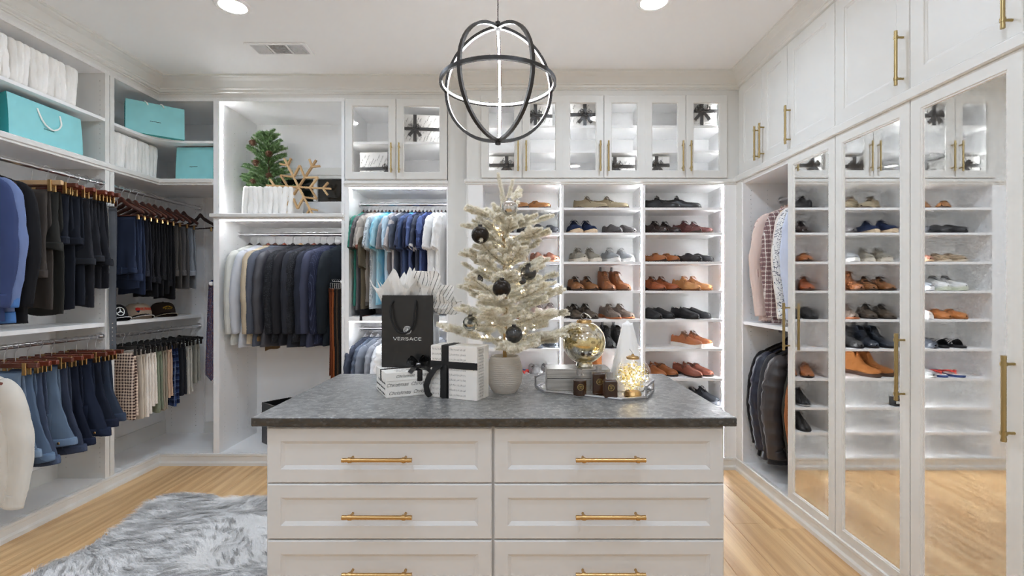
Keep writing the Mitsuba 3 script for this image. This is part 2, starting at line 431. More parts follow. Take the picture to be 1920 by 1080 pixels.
part(ls, 'skirting', mikit.ply(bx(-3.07, -3.058, Y0, Y1, 0.093, 0.2), 'paint'))
part(ls, 'lipping', mikit.ply(sweep([(XL, Y0), (XL, D2), (-2.325, D2)], [(0, 2.15), (0.006, 2.152), (0.008, 2.162), (0.016, 2.168), (0.018, 2.19), (0.014, 2.198), (0, 2.198)]), 'paint'))
part(ls, 'painted_pin_holes', mikit.ply(cat(holes([-2.775, -3.0], 0.17, 2.1, 'y', Y1, sgn=-1), holes([-2.775], 2.23, 2.76, 'y', Y1, sgn=-1)), 'hole'), kind='stuff')

# rods -------------------------------------------------------------------------
def rod(a, b, label):
    t = thing('closet_rod', label, 'closet rod')
    a, b = np.array(a, float), np.array(b, float); d = (b - a) / np.linalg.norm(b - a)
    part(t, 'tube', mikit.ply(cyl(a, b, 0.0135, 16), 'chrome', 40))
    for e, s in ((a, 1), (b, -1)):
        part(t, 'flange', mikit.ply(cyl(e, e + d * s * 0.014, 0.024, 16), 'chrome', 40))
    return t
RX = -2.765
rod((RX, Y0, 2.06), (RX, Y1, 2.06), 'chrome rod at the upper left carrying wooden trouser hangers')
rod((RX, Y0, 1.043), (RX, Y1, 1.043), 'chrome rod at the lower left carrying hanging jeans')
rod((RX, 3.345, 2.055), (RX, 4.285, 2.055), 'chrome rod in the corner carrying dark dress trousers')
rod((RX, 3.345, 1.032), (RX, 4.285, 1.032), 'chrome rod in the corner carrying hanging shorts')

# suit bay ---------------------------------------------------------------------
sb = thing('suit_cabinet', 'tall white open cabinet with suit jackets below a lit niche', 'cabinet')
part(sb, 'side_panel', mikit.ply(bx(-2.323, -2.278, D2, 4.32, 0.093, 2.82), 'melamine'))
part(sb, 'side_panel', mikit.ply(bx(-1.341, -1.318, D2, 4.32, 0.093, 2.82), 'melamine'))
part(sb, 'back_panel', mikit.ply(cat(bx(-2.278, -1.341, 4.31, 4.33, 0.09, 2.12), bx(-2.278, -1.341, 4.31, 4.33, 2.318, 2.80), bx(-2.278, -2.09, 4.31, 4.33, 2.12, 2.318)), 'melamine'))
part(sb, 'top_panel', mikit.ply(bx(-2.278, -1.341, D2, 4.31, 2.793, 2.82), 'melamine'))
part(sb, 'shelf', mikit.ply(bx(-2.278, -1.341, D2, 4.31, 1.888, 1.93), 'melamine'))
part(sb, 'lipping', mikit.ply(cat(cbox(-2.345, -1.322, D2 - 0.022, D2, 1.902, 1.932, 0.004)), 'paint'))
part(sb, 'floor_panel', mikit.ply(bx(-2.278, -1.341, D2, 4.31, 0.075, 0.093), 'melamine'))
part(sb, 'painted_pin_holes', mikit.ply(cat(holes([D2 + 0.07, D2 + 0.25, D2 + 0.4], 0.15, 1.84, 'x', -2.278, sgn=1), holes([D2 + 0.2, D2 + 0.38], 2.0, 2.72, 'x', -2.278, sgn=1)), 'hole'), kind='stuff')
rod((-2.278, 4.04, 1.80), (-1.341, 4.04, 1.80), 'chrome rod carrying the suit jackets')
def led(parent, mesh, power=None, tint=(0.95, 0.985, 1.02), weight=1.2):
    return part(parent, 'light_strip', mikit.ply(mesh, 'lens', emitter=emit(power or STRIP, tint, weight)), 'glowing white light strip')
led(sb, bx(-2.276, -2.268, D2 + 0.008, D2 + 0.026, 1.94, 2.785))
led(sb, bx(-2.27, -1.345, D2 + 0.008, D2 + 0.022, 1.878, 1.886))
# transom window at the back of the niche
struct('window_1', cat(bx(-2.10, -1.341, 4.285, 4.31, 2.318, 2.345), bx(-2.115, -1.341, 4.275, 4.31, 2.345, 2.385), bx(-2.10, -1.341, 4.28, 4.31, 2.385, 2.41),
       bx(-2.10, -2.07, 4.29, 4.31, 2.12, 2.318), bx(-1.775, -1.745, 4.292, 4.328, 2.12, 2.318)), 'paint', label='narrow transom window with dark panes behind the wooden snowflake')
M('nightglass', {'type': 'twosided', 'b': {'type': 'principled', 'base_color': rgb((14, 16, 15)), 'roughness': 0.06, 'specular': 0.6}})
for a, b in ((-2.07, -1.775), (-1.745, -1.341)):
    part('window_1', 'pane', mikit.ply(bx(a, b, 4.322, 4.328, 2.12, 2.318), 'nightglass'))

# shirt bay ---------------------------------------------------------------------
sh = thing('shirt_cabinet', 'tall white open cabinet with two tiers of hanging shirts', 'cabinet')
part(sh, 'side_panel', mikit.ply(bx(-1.316, -1.284, D2, 4.32, 0.093, 2.17), 'melamine'))
part(sh, 'side_panel', mikit.ply(bx(-0.535, -0.523, D2, 4.32, 0.093, 2.17), 'melamine'))
part(sh, 'back_panel', mikit.ply(bx(-1.284, -0.535, 4.27, 4.33, 0.09, 2.17), 'melamine'))
part(sh, 'top_panel', mikit.ply(bx(-1.284, -0.535, D2, 4.27, 2.135, 2.17), 'melamine'))
part(sh, 'shelf', mikit.ply(bx(-1.284, -0.535, D2 + 0.005, 4.27, 1.108, 1.142), 'melamine'))
part(sh, 'floor_panel', mikit.ply(bx(-1.284, -0.535, D2, 4.27, 0.075, 0.093), 'melamine'))
rod((-1.284, 4.02, 2.045), (-0.535, 4.02, 2.045), 'chrome rod carrying the coloured polo shirts')
rod((-1.284, 4.02, 1.03), (-0.535, 4.02, 1.03), 'chrome rod carrying pale folded-sleeve shirts behind the black gift bag')
led(sh, bx(-1.28, -0.54, D2 + 0.006, D2 + 0.02, 2.124, 2.133))
led(sh, bx(-1.28, -0.54, D2 + 0.012, D2 + 0.026, 1.098, 1.107))

# shoe shelves -------------------------------------------------------------------
UNITS = [(-0.252, 0.336), (0.356, 0.948), (0.968, 1.56)]
SHELF = [1.966, 1.778, 1.56, 1.342, 1.126, 0.906, 0.684, 0.466, 0.278]
unit_names = ['white shoe shelving behind the frosted tree, leftmost of the three columns', 'white shoe shelving in the middle of the three columns', 'white shoe shelving beside the wardrobes, rightmost of the three columns']
for k, (a, b) in enumerate(UNITS):
    u = thing('shoe_shelving', unit_names[k], 'shelving', None)
    l = a - (0.12 if k == 0 else 0.01); r = b + (0.11 if k == 2 else 0.01)
    part(u, 'side_panel', mikit.ply(bx(l, a, D, 4.0, 0.093, 2.15), 'melamine'))
    part(u, 'side_panel', mikit.ply(bx(b, r, D, 4.0, 0.093, 2.15), 'melamine'))
    part(u, 'back_panel', mikit.ply(bx(l, r, 3.99, 4.005, 0.09, 2.15), 'melamine'))
    part(u, 'top_panel', mikit.ply(bx(a, b, D, 3.99, 2.134, 2.15), 'melamine'))
    part(u, 'floor_panel', mikit.ply(bx(a, b, D, 3.99, 0.075, 0.093), 'melamine'))
    sd = mikit.ply(bx(a, b - 0.011, D + 0.001, 3.99, -0.018, 0), 'melamine')
    for z in SHELF:
        part(u, 'shelf', placed(sd, T().translate([0, 0, z])))
    led(u, bx(b - 0.009, b - 0.001, D + 0.004, D + 0.022, 0.1, 2.128), weight=2.0)
    hl = [D + 0.05, D + 0.22]
    part(u, 'painted_pin_holes', mikit.ply(cat(holes(hl, 0.13, 2.1, 'x', a, sgn=1), holes([D + 0.08, D + 0.22], 0.13, 2.1, 'x', b, sgn=-1)), 'hole'), kind='stuff')
struct('trim_7', cat(cbox(-0.374, -0.362, D - 0.006, D, 0.093, 2.14, 0.002)), 'paint')

# glass cupboards ----------------------------------------------------------------
def bar_handle(length, horizontal=False, bsdf='brass', r=0.0062, out=0.032):
    """bar pull built around the origin in front of the plane y=0; local z (or x) is its length."""
    L = length / 2; p = L - 0.028
    ms = [cyl((0, -out, -L), (0, -out, L), r, 14), cyl((0, -out, -L), (0, -out, -L + 0.014), r * 1.08, 14), cyl((0, -out, L - 0.014), (0, -out, L), r * 1.08, 14)]
    for s in (-1, 1):
        ms += [cyl((0, -out, s * p - 0.006), (0, -out, s * p + 0.006), r * 1.35, 14), cyl((0, -out, s * p), (0, 0.001, s * p), 0.0048, 10)]
    m = cat(ms)
    if horizontal: m = rot(m, 90, (0, 1, 0))
    return mikit.ply(m, bsdf, 35)
h_glass = bar_handle(0.225, bsdf='antique')
def glass_cabinet(x0, x1, y, z0, z1, depth, shelves, label, nlight, split=None):
    g = thing('glass_cabinet', label, 'cabinet')
    part(g, 'side_panel', mikit.ply(bx(x0, x0 + 0.012, y + 0.001, y + depth, z0 - 0.01, z1), 'melamine'))
    part(g, 'side_panel', mikit.ply(bx(x1 - 0.012, x1, y + 0.001, y + depth, z0 - 0.01, z1), 'melamine'))
    part(g, 'back_panel', mikit.ply(bx(x0, x1, y + depth, y + depth + 0.012, z0 - 0.03, z1), 'melamine'))
    part(g, 'top_panel', mikit.ply(bx(x0 + 0.012, x1 - 0.012, y + 0.001, y + depth, z1 - 0.014, z1), 'melamine'))
    part(g, 'floor_panel', mikit.ply(bx(x0 + 0.012, x1 - 0.012, y + 0.001, y + depth, z0 - 0.03, z0 + 0.012), 'melamine'))
    for z in shelves:
        part(g, 'shelf', mikit.ply(bx(x0 + 0.012, x1 - 0.012, y + 0.012, y + depth, z - 0.018, z), 'melamine'))
    xm = split or (x0 + x1) / 2
    for a, b, hs in ((x0 + 0.002, xm - 0.002, 1), (xm + 0.002, x1 - 0.002, -1)):
        w, hh = b - a, z1 - z0
        door = part(g, 'door', mikit.ply(move(panel(w, hh, 0.022, [(0.0, 0.002), (0.002, 0.0), (0.053, 0.0), (0.058, 0.007), (0.058, 0.022)], hole=True), a, y, z0), 'paint'))
        part(door, 'pane', mikit.ply(grid(np.array([[[a + 0.05, y - 0.008, z0 + 0.05], [b - 0.05, y - 0.008, z0 + 0.05]], [[a + 0.05, y - 0.008, z1 - 0.05], [b - 0.05, y - 0.008, z1 - 0.05]]])), 'pane'))
        hx = b - 0.028 if hs > 0 else a + 0.028
        part(door, 'handle', placed(h_glass, T().translate([hx, y - 0.022, z0 + 0.156])), 'brushed brass bar handle')
    for i in range(nlight):
        led(g, bx(x1 - 0.02, x1 - 0.013, y + 0.004, y + 0.012, z0 + 0.03, z1 - 0.03) if i == 0 else bx(x0 + 0.013, x0 + 0.02, y + 0.004, y + 0.012, z0 + 0.03, z1 - 0.03), STRIP * (0.95 if i == 0 else 0.45), weight=0.6)
    return g
glass_cabinet(-1.308, -0.528, D2, 2.192, 2.806, 0.5, [2.487], 'glass-fronted white cupboard above the coloured polo shirts', 2)
labs = ['glass-fronted white cupboard above the frosted tree, behind the round light', 'glass-fronted white cupboard above the middle shoe shelving', 'glass-fronted white cupboard above the rightmost shoe shelving']
for k, (a, b) in enumerate(UNITS):
    glass_cabinet(a - 0.012, b + 0.015, D, 2.184, 2.80, 0.31, [2.585, 2.398], labs[k], 2)

# right wall: overhead cupboards, open wardrobe, mirrored wardrobes ------------------
XU = XR + 0.02
DY = [3.632, 3.30, 2.985, 2.54, 2.057, 1.597]
h_over = bar_handle(0.232, bsdf='antique', r=0.0065)
h_tall = bar_handle(0.285, bsdf='antique', r=0.0075, out=0.036)
oh = {}
for (i0, i1, lab) in ((0, 2, 'white overhead cupboard above the open wardrobe, a pair of narrow doors'), (2, 4, 'white overhead cupboard above two mirrored doors'), (4, 5, 'white overhead cupboard nearest the camera')):
    o = thing('overhead_cabinet', lab, 'cabinet')
    part(o, 'body', mikit.ply(bx(XU, 2.24, DY[i1] + 0.001, DY[i0] - 0.001, 2.18, 2.87), 'paint'))
    for i in range(i0, i1):
        w = DY[i] - DY[i + 1] - 0.004
        door = part(o, 'door', mikit.ply(face_right(move(panel(w, 0.645, 0.02, [(0.0, 0.002), (0.002, 0.0), (0.068, 0.0), (0.07, 0.004), (0.078, 0.006), (0.082, 0.008)]), 0, 0, 2.2), XU - 0.001, DY[i] - 0.002), 'paint'))
        left = i in (1, 2)
        hy = DY[i] - 0.034 if left else DY[i + 1] + 0.034
        part(door, 'handle', placed(h_over, T().translate([XU - 0.021, hy, 2.345]).rotate([0, 0, 1], -90)), 'antique brass bar handle')
struct('trim_8', cat(cbox(XU - 0.035, XU + 0.01, 1.58, D, 2.152, 2.196, 0.004)), 'paint')
struct('trim_9', bx(XR, XR + 0.03, 3.59, D, 0.09, 2.16), 'paint')
struct('trim_10', bx(XU, XU + 0.02, 3.632, D, 2.19, 2.86), 'paint')

w0 = thing('wardrobe', 'open white wardrobe with shirts above and dark jackets below', 'wardrobe')
part(w0, 'side_panel', mikit.ply(bx(XR + 0.002, 2.24, 3.575, 3.595, 0.06, 2.15), 'melamine'))
part(w0, 'side_panel', mikit.ply(bx(XR + 0.022, 2.24, 2.96, 2.98, 0.06, 2.15), 'melamine'))
part(w0, 'back_panel', mikit.ply(bx(2.225, 2.245, 2.98, 3.575, 0.06, 2.15), 'melamine'))
part(w0, 'top_panel', mikit.ply(bx(XR + 0.01, 2.225, 2.98, 3.575, 2.125, 2.15), 'melamine'))
part(w0, 'shelf', mikit.ply(bx(XR + 0.006, 2.225, 2.98, 3.575, 1.098, 1.12), 'melamine'))
part(w0, 'floor_panel', mikit.ply(bx(XR, 2.225, 2.98, 3.575, 0.07, 0.09), 'melamine'))
part(w0, 'painted_pin_holes', mikit.ply(holes([1.71, 1.83], 0.15, 2.08, 'y', 3.575, sgn=-1), 'hole'), kind='stuff')
rod((1.925, 3.575, 2.0), (1.925, 2.98, 2.0), 'dark chrome rod carrying long-sleeved shirts in the open wardrobe')
rod((1.925, 3.575, 1.06), (1.925, 2.98, 1.06), 'dark chrome rod carrying dark jackets in the open wardrobe')
mlab = ['tall white wardrobe with a mirrored door, nearest the hanging shirts', 'tall white wardrobe with a mirrored door, middle of three', 'tall white wardrobe with a mirrored door, nearest the camera']
for k in range(3):
    y0, y1 = DY[k + 2], DY[k + 3]
    w = thing('mirrored_wardrobe', mlab[k], 'wardrobe')
    part(w, 'body', mikit.ply(bx(XR + 0.024, 2.24, y1, y0 - (0.027 if k == 0 else 0), 0.06, 2.15), 'paint'))
    dw = y0 - y1 - 0.005
    door = part(w, 'door', mikit.ply(face_right(move(panel(dw, 2.064, 0.022, [(0.0, 0.002), (0.002, 0.0), (0.050, 0.0), (0.052, 0.003), (0.057, 0.004), (0.06, 0.009), (0.06, 0.022)], hole=True), 0, 0, 0.088), XR + 0.022, y0 - 0.0025), 'paint'))
    part(door, 'mirror', mikit.ply(bx(XR + 0.009, XR + 0.015, y1 + 0.055, y0 - 0.055, 0.14, 2.1), 'mirror'), 'mirror set in a white frame')
    hy = y0 - 0.024 if k == 0 else y1 + 0.028
    part(door, 'handle', placed(h_tall, T().translate([XR, hy, [1.13, 1.03, 1.0][k]]).rotate([0, 0, 1], -90)), 'antique brass bar handle')

# ---------------------------------------------------------------- island
isl = thing('island_cabinet', 'greige island cabinet with two columns of panelled drawers and brass bar handles', 'cabinet')
part(isl, 'body', mikit.ply(bx(-0.892, 0.742, 1.757, 2.53, 0.0, 0.883), 'island_paint'))
h_isl = bar_handle(0.243, True, r=0.0072)
for (a, b) in ((-0.882, -0.087), (-0.078, 0.735)):
    for (z0, z1) in ((0.676, 0.872), (0.477, 0.672), (0.277, 0.472), (0.08, 0.273)):
        dwr = part(isl, 'drawer', mikit.ply(move(panel(b - a, z1 - z0, 0.02, [(0.0, 0.004), (0.004, 0.0), (0.048, 0.0), (0.05, 0.003), (0.058, 0.008), (0.06, 0.0095)]), a, 1.756, z0), 'island_paint'))
        part(dwr, 'handle', placed(h_isl, T().translate([(a + b) / 2, 1.736, z0 + 0.092])), 'brushed brass bar handle')
def slab():
    s = m3.Manifold.batch_hull([m3.Manifold.sphere(0.005, 12).translate([x, y, z]) for x in (-0.92, 0.765) for y in (1.713, 2.568) for z in (0.888, 0.91)])
    return man(s.refine_to_length(0.06))
ct = 'stone_countertop'
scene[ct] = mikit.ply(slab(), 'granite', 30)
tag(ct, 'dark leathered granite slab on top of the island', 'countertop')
# ---------------------------------------------------------------- lamps and ceiling fittings
def downlight(x, y, label):
    t = thing('downlight', label, 'ceiling light')
    part(t, 'trim_ring', mikit.ply(lathe([(0.094, 0), (0.094, -0.004), (0.088, -0.008), (0.074, -0.008), (0.07, -0.004), (0.07, 0)], 40, (x, y, H)), 'ceilingpaint', 40))
    d = lathe([(0.0001, -0.0045), (0.0695, -0.0045)], 40, (x, y, H))
    part(t, 'lens', mikit.ply(d, 'lens', emitter=emit(DOWNLIGHT, (0.84, 0.985, 1.175), 3.0)))
downlight(-1.6, 2.77, 'round recessed ceiling light near the air vent')
downlight(0.765, 2.73, 'round recessed ceiling light above the tray end of the island')
for x, sx in ((-1.6, 'left'), (0.765, 'right')):  # unseen lamps added to light the room from the camera side
    for y, sy in ((0.9, 'just above'), (-0.9, 'well behind')):
        downlight(x, y, f'added unseen ceiling fill light {sy} the camera, on its {sx}')
for y, sy in ((0.1, 'directly over'), (-1.3, 'far behind')):  # more unseen lamps added to brighten the island front
    downlight(-0.42, y, f'added unseen ceiling fill light {sy} the camera')

# air vent
av = thing('air_vent', 'white rectangular ceiling air vent with three louvre groups', 'air vent')
vx0, vx1, vy0, vy1 = -1.775, -1.372, 3.19, 3.36
fr = cat(cbox(vx0, vx1, vy0, vy0 + 0.022, H - 0.008, H, 0.002), cbox(vx0, vx1, vy1 - 0.022, vy1, H - 0.008, H, 0.002), cbox(vx0, vx0 + 0.03, vy0, vy1, H - 0.008, H, 0.002),
         cbox(vx1 - 0.03, vx1, vy0, vy1, H - 0.008, H, 0.002), bx(vx0 + 0.132, vx0 + 0.144, vy0, vy1, H - 0.006, H), bx(vx0 + 0.256, vx0 + 0.268, vy0, vy1, H - 0.006, H))
part(av, 'frame', mikit.ply(fr, 'ceilingpaint'))
part(av, 'duct_shade', mikit.ply(bx(vx0 + 0.02, vx1 - 0.02, vy0 + 0.015, vy1 - 0.015, H - 0.0015, H - 0.0005), 'hole'))  # flat grey sheet painting in the dark opening behind the slats
lv = mikit.ply(rot(bx(-0.001, 0.001, vy0 + 0.022, vy1 - 0.022, -0.006, 0.001), 0), 'ceilingpaint')
for i in range(10):
    part(av, 'slat', placed(lv, T().translate([vx0 + 0.037 + i * 0.0095, 0, H - 0.002])))
lm = mikit.ply(rot(bx(-0.056, 0.056, -0.006, 0.006, -0.0008, 0.0008), 35, (1, 0, 0)), 'ceilingpaint')
for i in range(11):
    part(av, 'slat', placed(lm, T().translate([vx0 + 0.2, vy0 + 0.028 + i * 0.0114, H - 0.004])))
for i in range(9):
    part(av, 'slat', placed(lv, T().translate([vx0 + 0.28 + i * 0.0108, 0, H - 0.002])))

# globe chandelier
ch = thing('globe_chandelier', 'bronze globe pendant of crossing rings lined with white light strips', 'chandelier')
CX, CY, CZ, CR = -0.08, 2.14, 2.255, 0.2476
def band(angs, frame, r0, r1, hw, closed):
    """rectangular bar bent along a circle; frame: (e1, e2, e3) unit vectors, e3 across."""
    e1, e2, e3 = (np.asarray(e, float) for e in frame); P_ = []
    for t in angs:
        d = math.cos(t) * e1 + math.sin(t) * e2
        P_.append([d * r0 - e3 * hw, d * r1 - e3 * hw, d * r1 + e3 * hw, d * r0 + e3 * hw])
    if closed: P_.append(P_[0])
    m = loft(np.array(P_) + np.array([CX, CY, CZ]), not closed, not closed)
    m.fix_normals()
    return m
def arc_strip(angs, frame, r, hw, closed):
    e1, e2, e3 = (np.asarray(e, float) for e in frame)
    P_ = np.array([[(math.cos(t) * e1 + math.sin(t) * e2) * r - e3 * hw, (math.cos(t) * e1 + math.sin(t) * e2) * r + e3 * hw] for t in angs])
    if closed: P_ = np.concatenate([P_, P_[:1]])
    m = grid(P_ + np.array([CX, CY, CZ]))
    n = m.face_normals[0]; c = m.triangles_center[0] - np.array([CX, CY, CZ])
    if n @ c > 0: m.invert()
    return m
eq = [i / 96 * 2 * PI for i in range(96)]
fe = ((1, 0, 0), (0, 1, 0), (0, 0, 1))
r1_ = part(ch, 'ring', mikit.ply(band(eq, fe, CR - 0.006, CR + 0.006, 0.008, True), 'black_metal', 30))
part(r1_, 'light_strip', mikit.ply(arc_strip(eq, fe, CR - 0.0065, 0.0055, True), 'lens', emitter=emit(CHANDELIER, (0.96, 0.985, 0.99), 0.4)), 'glowing white light strip')
mer = [-PI / 2 + i / 60 * PI for i in range(61)]
for k in range(5):
    az = math.radians(90 + 72 * k)        # one meridian straight behind, the others 72 degrees apart
    e1 = (math.cos(az), math.sin(az), 0); e3 = (-math.sin(az), math.cos(az), 0)
    f_ = (e1, (0, 0, 1), e3)
    a_ = part(ch, 'arc', mikit.ply(band(mer, f_, CR - 0.006, CR + 0.006, 0.008, False), 'black_metal', 30))
    part(a_, 'light_strip', mikit.ply(arc_strip(mer, f_, CR - 0.0065, 0.0055, False), 'lens', emitter=emit(CHANDELIER, (0.96, 0.985, 0.99), 0.4)), 'glowing white light strip')
part(ch, 'hub', mikit.ply(cyl((CX, CY, CZ + CR - 0.01), (CX, CY, CZ + CR + 0.022), 0.012, 16), 'black_metal', 40))
part(ch, 'hub', mikit.ply(cyl((CX, CY, CZ - CR - 0.016), (CX, CY, CZ - CR + 0.008), 0.012, 16), 'black_metal', 40))
part(ch, 'cable', mikit.ply(cyl((CX, CY, CZ + CR), (CX, CY, H - 0.02), 0.0022, 8), 'black_metal', 40))
part(ch, 'canopy', mikit.ply(cat(cyl((CX, CY, H - 0.024), (CX, CY, H), 0.06, 32)), 'black_metal', 30))
# ---------------------------------------------------------------- clothes and hangers
from scipy.interpolate import PchipInterpolator
def spow(v, e): return np.sign(v) * np.abs(v) ** e

def cloth(secs, n=40, rows=30, amp=0.006, seed=0, folds=5.0, top=0.15, hem=True, drift=0.0):
    """a hanging hollow of cloth: sections (z, cx, cy, hx, hy, exponent) from the top down, with vertical folds that grow downwards."""
    S = np.asarray(secs, float)
    s = np.concatenate([[0], np.cumsum(np.linalg.norm(np.diff(S[:, [0, 3]], axis=0), axis=1) + 1e-6)])
    q = np.linspace(0, s[-1], rows)
    C = np.stack([PchipInterpolator(s, S[:, k])(q) for k in range(6)], 1)
    a = (np.arange(n) + 0.5) / n * 2 * PI
    rng = np.random.default_rng(seed); ph = rng.uniform(0, 6.28, 4)
    R = []
    for i, (z, cx, cy, hx, hy, e) in enumerate(C):
        w = min(1.0, max(0.0, (i / (rows - 1) - top) / 0.5 + 0.15))
        x, y = hx * spow(np.cos(a), e), hy * spow(np.sin(a), e)
        u = x / max(hx, 1e-6)
        f = np.sin(folds * u + ph[0] + 0.8 * np.sin(3 * z * 6 + ph[1])) + 0.6 * np.sin(folds * 1.9 * u + ph[2] + 4 * z)
        nz = meshkit.fbm(np.stack([x * 14 + ph[3] * 9, np.sign(np.sin(a)) * 3 + 0 * x, np.full(n, z * 11)], -1), 3, seed) - 0.5
        y = y + amp * w * f * (1 - 0.6 * np.abs(u) ** 3) + amp * 2.2 * w * nz
        x = x + amp * 1.2 * w * nz
        R.append(np.stack([cx + x, cy + y + drift * w * math.sin(z * 5 + ph[1]), np.full(n, z) + (0.006 * np.sin(3 * u + ph[0]) if i == rows - 1 else 0)], -1))
    if hem:
        c = R[-1].mean(0)
        R.append(c + (R[-1] - c) * [0.97, 0.75, 1] + [0, 0, 0.004]); R.append(c + (R[-1] - c) * [0.96, 0.7, 1] + [0, 0, 0.03])
    return loft(R, True, True)

def limb(pts, ra, rb, n=20, rows=24, amp=0.004, seed=0, hem=True):
    """a sleeve along pts; ra across (in the x-z plane), rb along y."""
    p = np.asarray(pts, float); k = np.linspace(0, 1, len(p)); q = np.linspace(0, 1, rows)
    c = np.stack([PchipInterpolator(k, p[:, j])(q) for j in range(3)], 1)
    A, B = PchipInterpolator(k, ra)(q), PchipInterpolator(k, rb)(q)
    t = np.gradient(c, axis=0); t /= np.linalg.norm(t, axis=1, keepdims=True)
    ey = np.array([0, 1.0, 0]); ex = np.cross(ey, t); ex /= np.linalg.norm(ex, axis=1, keepdims=True); ey2 = np.cross(t, ex)
    a = np.arange(n) / n * 2 * PI
    rng = np.random.default_rng(seed); o = rng.uniform(0, 50)
    R = []
    for i in range(rows):
        d = meshkit.fbm(np.stack([np.cos(a) * 1.5 + o, np.sin(a) * 1.5 + o, np.full(n, q[i] * 9 + o)], -1), 3, seed) - 0.5
        cr = 0.7 * np.sin(q[i] * 34 + 2.2 * np.cos(a) + o) * math.exp(-((q[i] - 0.5) / 0.22) ** 2)
        g = 1 + (d * 2.2 + 0.5 * cr) * amp / max(B[i], 0.01)
        R.append(c[i] + (A[i] * np.cos(a) * g)[:, None] * ex[i] + (B[i] * np.sin(a) * g)[:, None] * ey2[i])
    if hem:
        m = R[-1].mean(0); up = -t[-1]
        R.append(m + (R[-1] - m) * 0.82 + up * 0.003); R.append(m + (R[-1] - m) * 0.75 + up * 0.03)
    return loft(R, True, True)

def dye(mesh, col, var=0.10, seed=0, scale=9.0, extra=None):
    """vertex colours: the cloth's colour with a faint unevenness."""
    v = mesh.vertices; c = lin(col)
    g = 1 + var * 2 * (meshkit.fbm(v * scale + seed * 3.7, 3, seed) - 0.5)
    C = np.tile(c, (len(v), 1)) * g[:, None]
    if extra is not None: C = extra(v, C)
    return np.clip(C, 0, 1)

PLAIN = {'fabric', 'satin', 'plush', 'leather', 'rubber', 'paper', 'lacquer'}
def cl(mesh, col, bsdf='fabric', seed=0, var=0.10, extra=None, Mx=None):
    v, f, _ = meshkit.arrays(mesh)
    m = trimesh.Trimesh(v, f, process=False)
    col = np.asarray(col, float); col = col * 0.78 + col.mean() * 0.22
    if extra is not None:
        d = mikit.ply(m, bsdf, True, color=dye(m, col, var, seed, extra=extra))
    elif bsdf in PLAIN or bsdf == 'knit':
        d = mikit.ply(m, bsdf + '_dyed', True, uv=np.tile(packed(col), (len(v), 1)))
    else:
        d = mikit.ply(m, bsdf, True, uv=v[:, [0, 2]])
    return d if Mx is None else placed(d, Mx)

def pattern(fn, rough=0.9, sheen=0.3):
    return {'type': 'twosided', 'b': {'type': 'principled', 'base_color': mikit.proc(fn), 'roughness': rough, 'sheen': sheen, 'specular': 0.15}}
def fr(x): return x - dr.floor(x)
def band_(x, period, w, soft=0.1):
    f = fr(x / period); return smoothstep(0.5 - w / 2 - soft * 0.5, 0.5 - w / 2 + soft * 0.5, f) * (1 - smoothstep(0.5 + w / 2 - soft * 0.5, 0.5 + w / 2 + soft * 0.5, f))
def gingham(p, n, uv):
    a, b = band_(uv.x, 0.021, 0.5), band_(uv.y, 0.021, 0.5)
    return mix(mix(LC((226, 208, 190)), LC((140, 100, 84)), 0.5 * (a + b)), LC((52, 38, 36)), a * b)
def windowpane(p, n, uv):
    a = dr.maximum(band_(uv.x, 0.030, 0.13), band_(uv.y, 0.030, 0.13)); b = dr.maximum(band_(uv.x + 0.015, 0.030, 0.1), band_(uv.y + 0.015, 0.030, 0.1))
    return mix(mix(LC((134, 108, 108)), LC((232, 224, 218)), a), LC((92, 66, 72)), b * 0.7)
def pinkstripe(p, n, uv):
    return mix(LC((240, 220, 210)), LC((150, 96, 96)), band_(uv.x + uv.y * 0.05, 0.018, 0.2))
def bluplaid(p, n, uv):
    a, b = band_(uv.x, 0.05, 0.5), band_(uv.y, 0.05, 0.5)
    return mix(mix(LC((20, 28, 56)), LC((52, 70, 112)), 0.5 * (a + b)), LC((150, 166, 190)), 0.45 * dr.maximum(band_(uv.x + 0.012, 0.05, 0.06), band_(uv.y + 0.012, 0.05, 0.06)))
def specks(lo, hi, s, cut):
    def f(p, n, uv):
        return mix(LC(lo), LC(hi), smoothstep(cut, cut + 0.06, noise(uv.x * s, uv.y * s, 3.0)))
    return f
def tiedots(p, n, uv):
    ix, iy = dr.floor(uv.x / 0.011), dr.floor(uv.y / 0.011)
    fx, fy = fr(uv.x / 0.011) - 0.5 + 0.4 * (cell_rand(ix, iy, 1) - 0.5), fr(uv.y / 0.011) - 0.5 + 0.4 * (cell_rand(ix, iy, 2) - 0.5)
    d = dr.sqrt(fx * fx + fy * fy)
    c = mix(LC((196, 120, 60)), LC((206, 200, 190)), dr.select(cell_rand(ix, iy, 3) > 0.6, 1.0, 0.0))
    return mix(LC((32, 46, 84)), c, smoothstep(0.26, 0.2, d))
def pinstripe(p, n, uv):
    return mix(LC((32, 36, 54)), LC((72, 78, 100)), 0.7 * band_(uv.x, 0.014, 0.12))
def tiestripe(p, n, uv):
    a, b = band_(uv.x, 0.008, 0.5), band_(uv.y, 0.008, 0.5)
    return mix(LC((24, 26, 34)), LC((190, 190, 190)), a * b + (1 - a) * (1 - b))
for nm, fn in (('gingham', gingham), ('windowpane', windowpane), ('pink_stripe', pinkstripe), ('blue_plaid', bluplaid), ('pinstripe', pinstripe), ('tie_dots', tiedots), ('tie_check', tiestripe),
               ('white_speck', specks((232, 232, 230), (96, 100, 112), 260, 0.66)), ('grey_speck', specks((206, 210, 212), (150, 158, 166), 240, 0.5)),
               ('dark_speck', specks((30, 31, 34), (58, 60, 66), 420, 0.66))):
    M(nm, pattern(fn))
def knit(p, n, uv): return 0.5 + 0.5 * dr.sin(p.z * 900) * (0.7 + 0.3 * dr.sin((p.x + p.y) * 700))
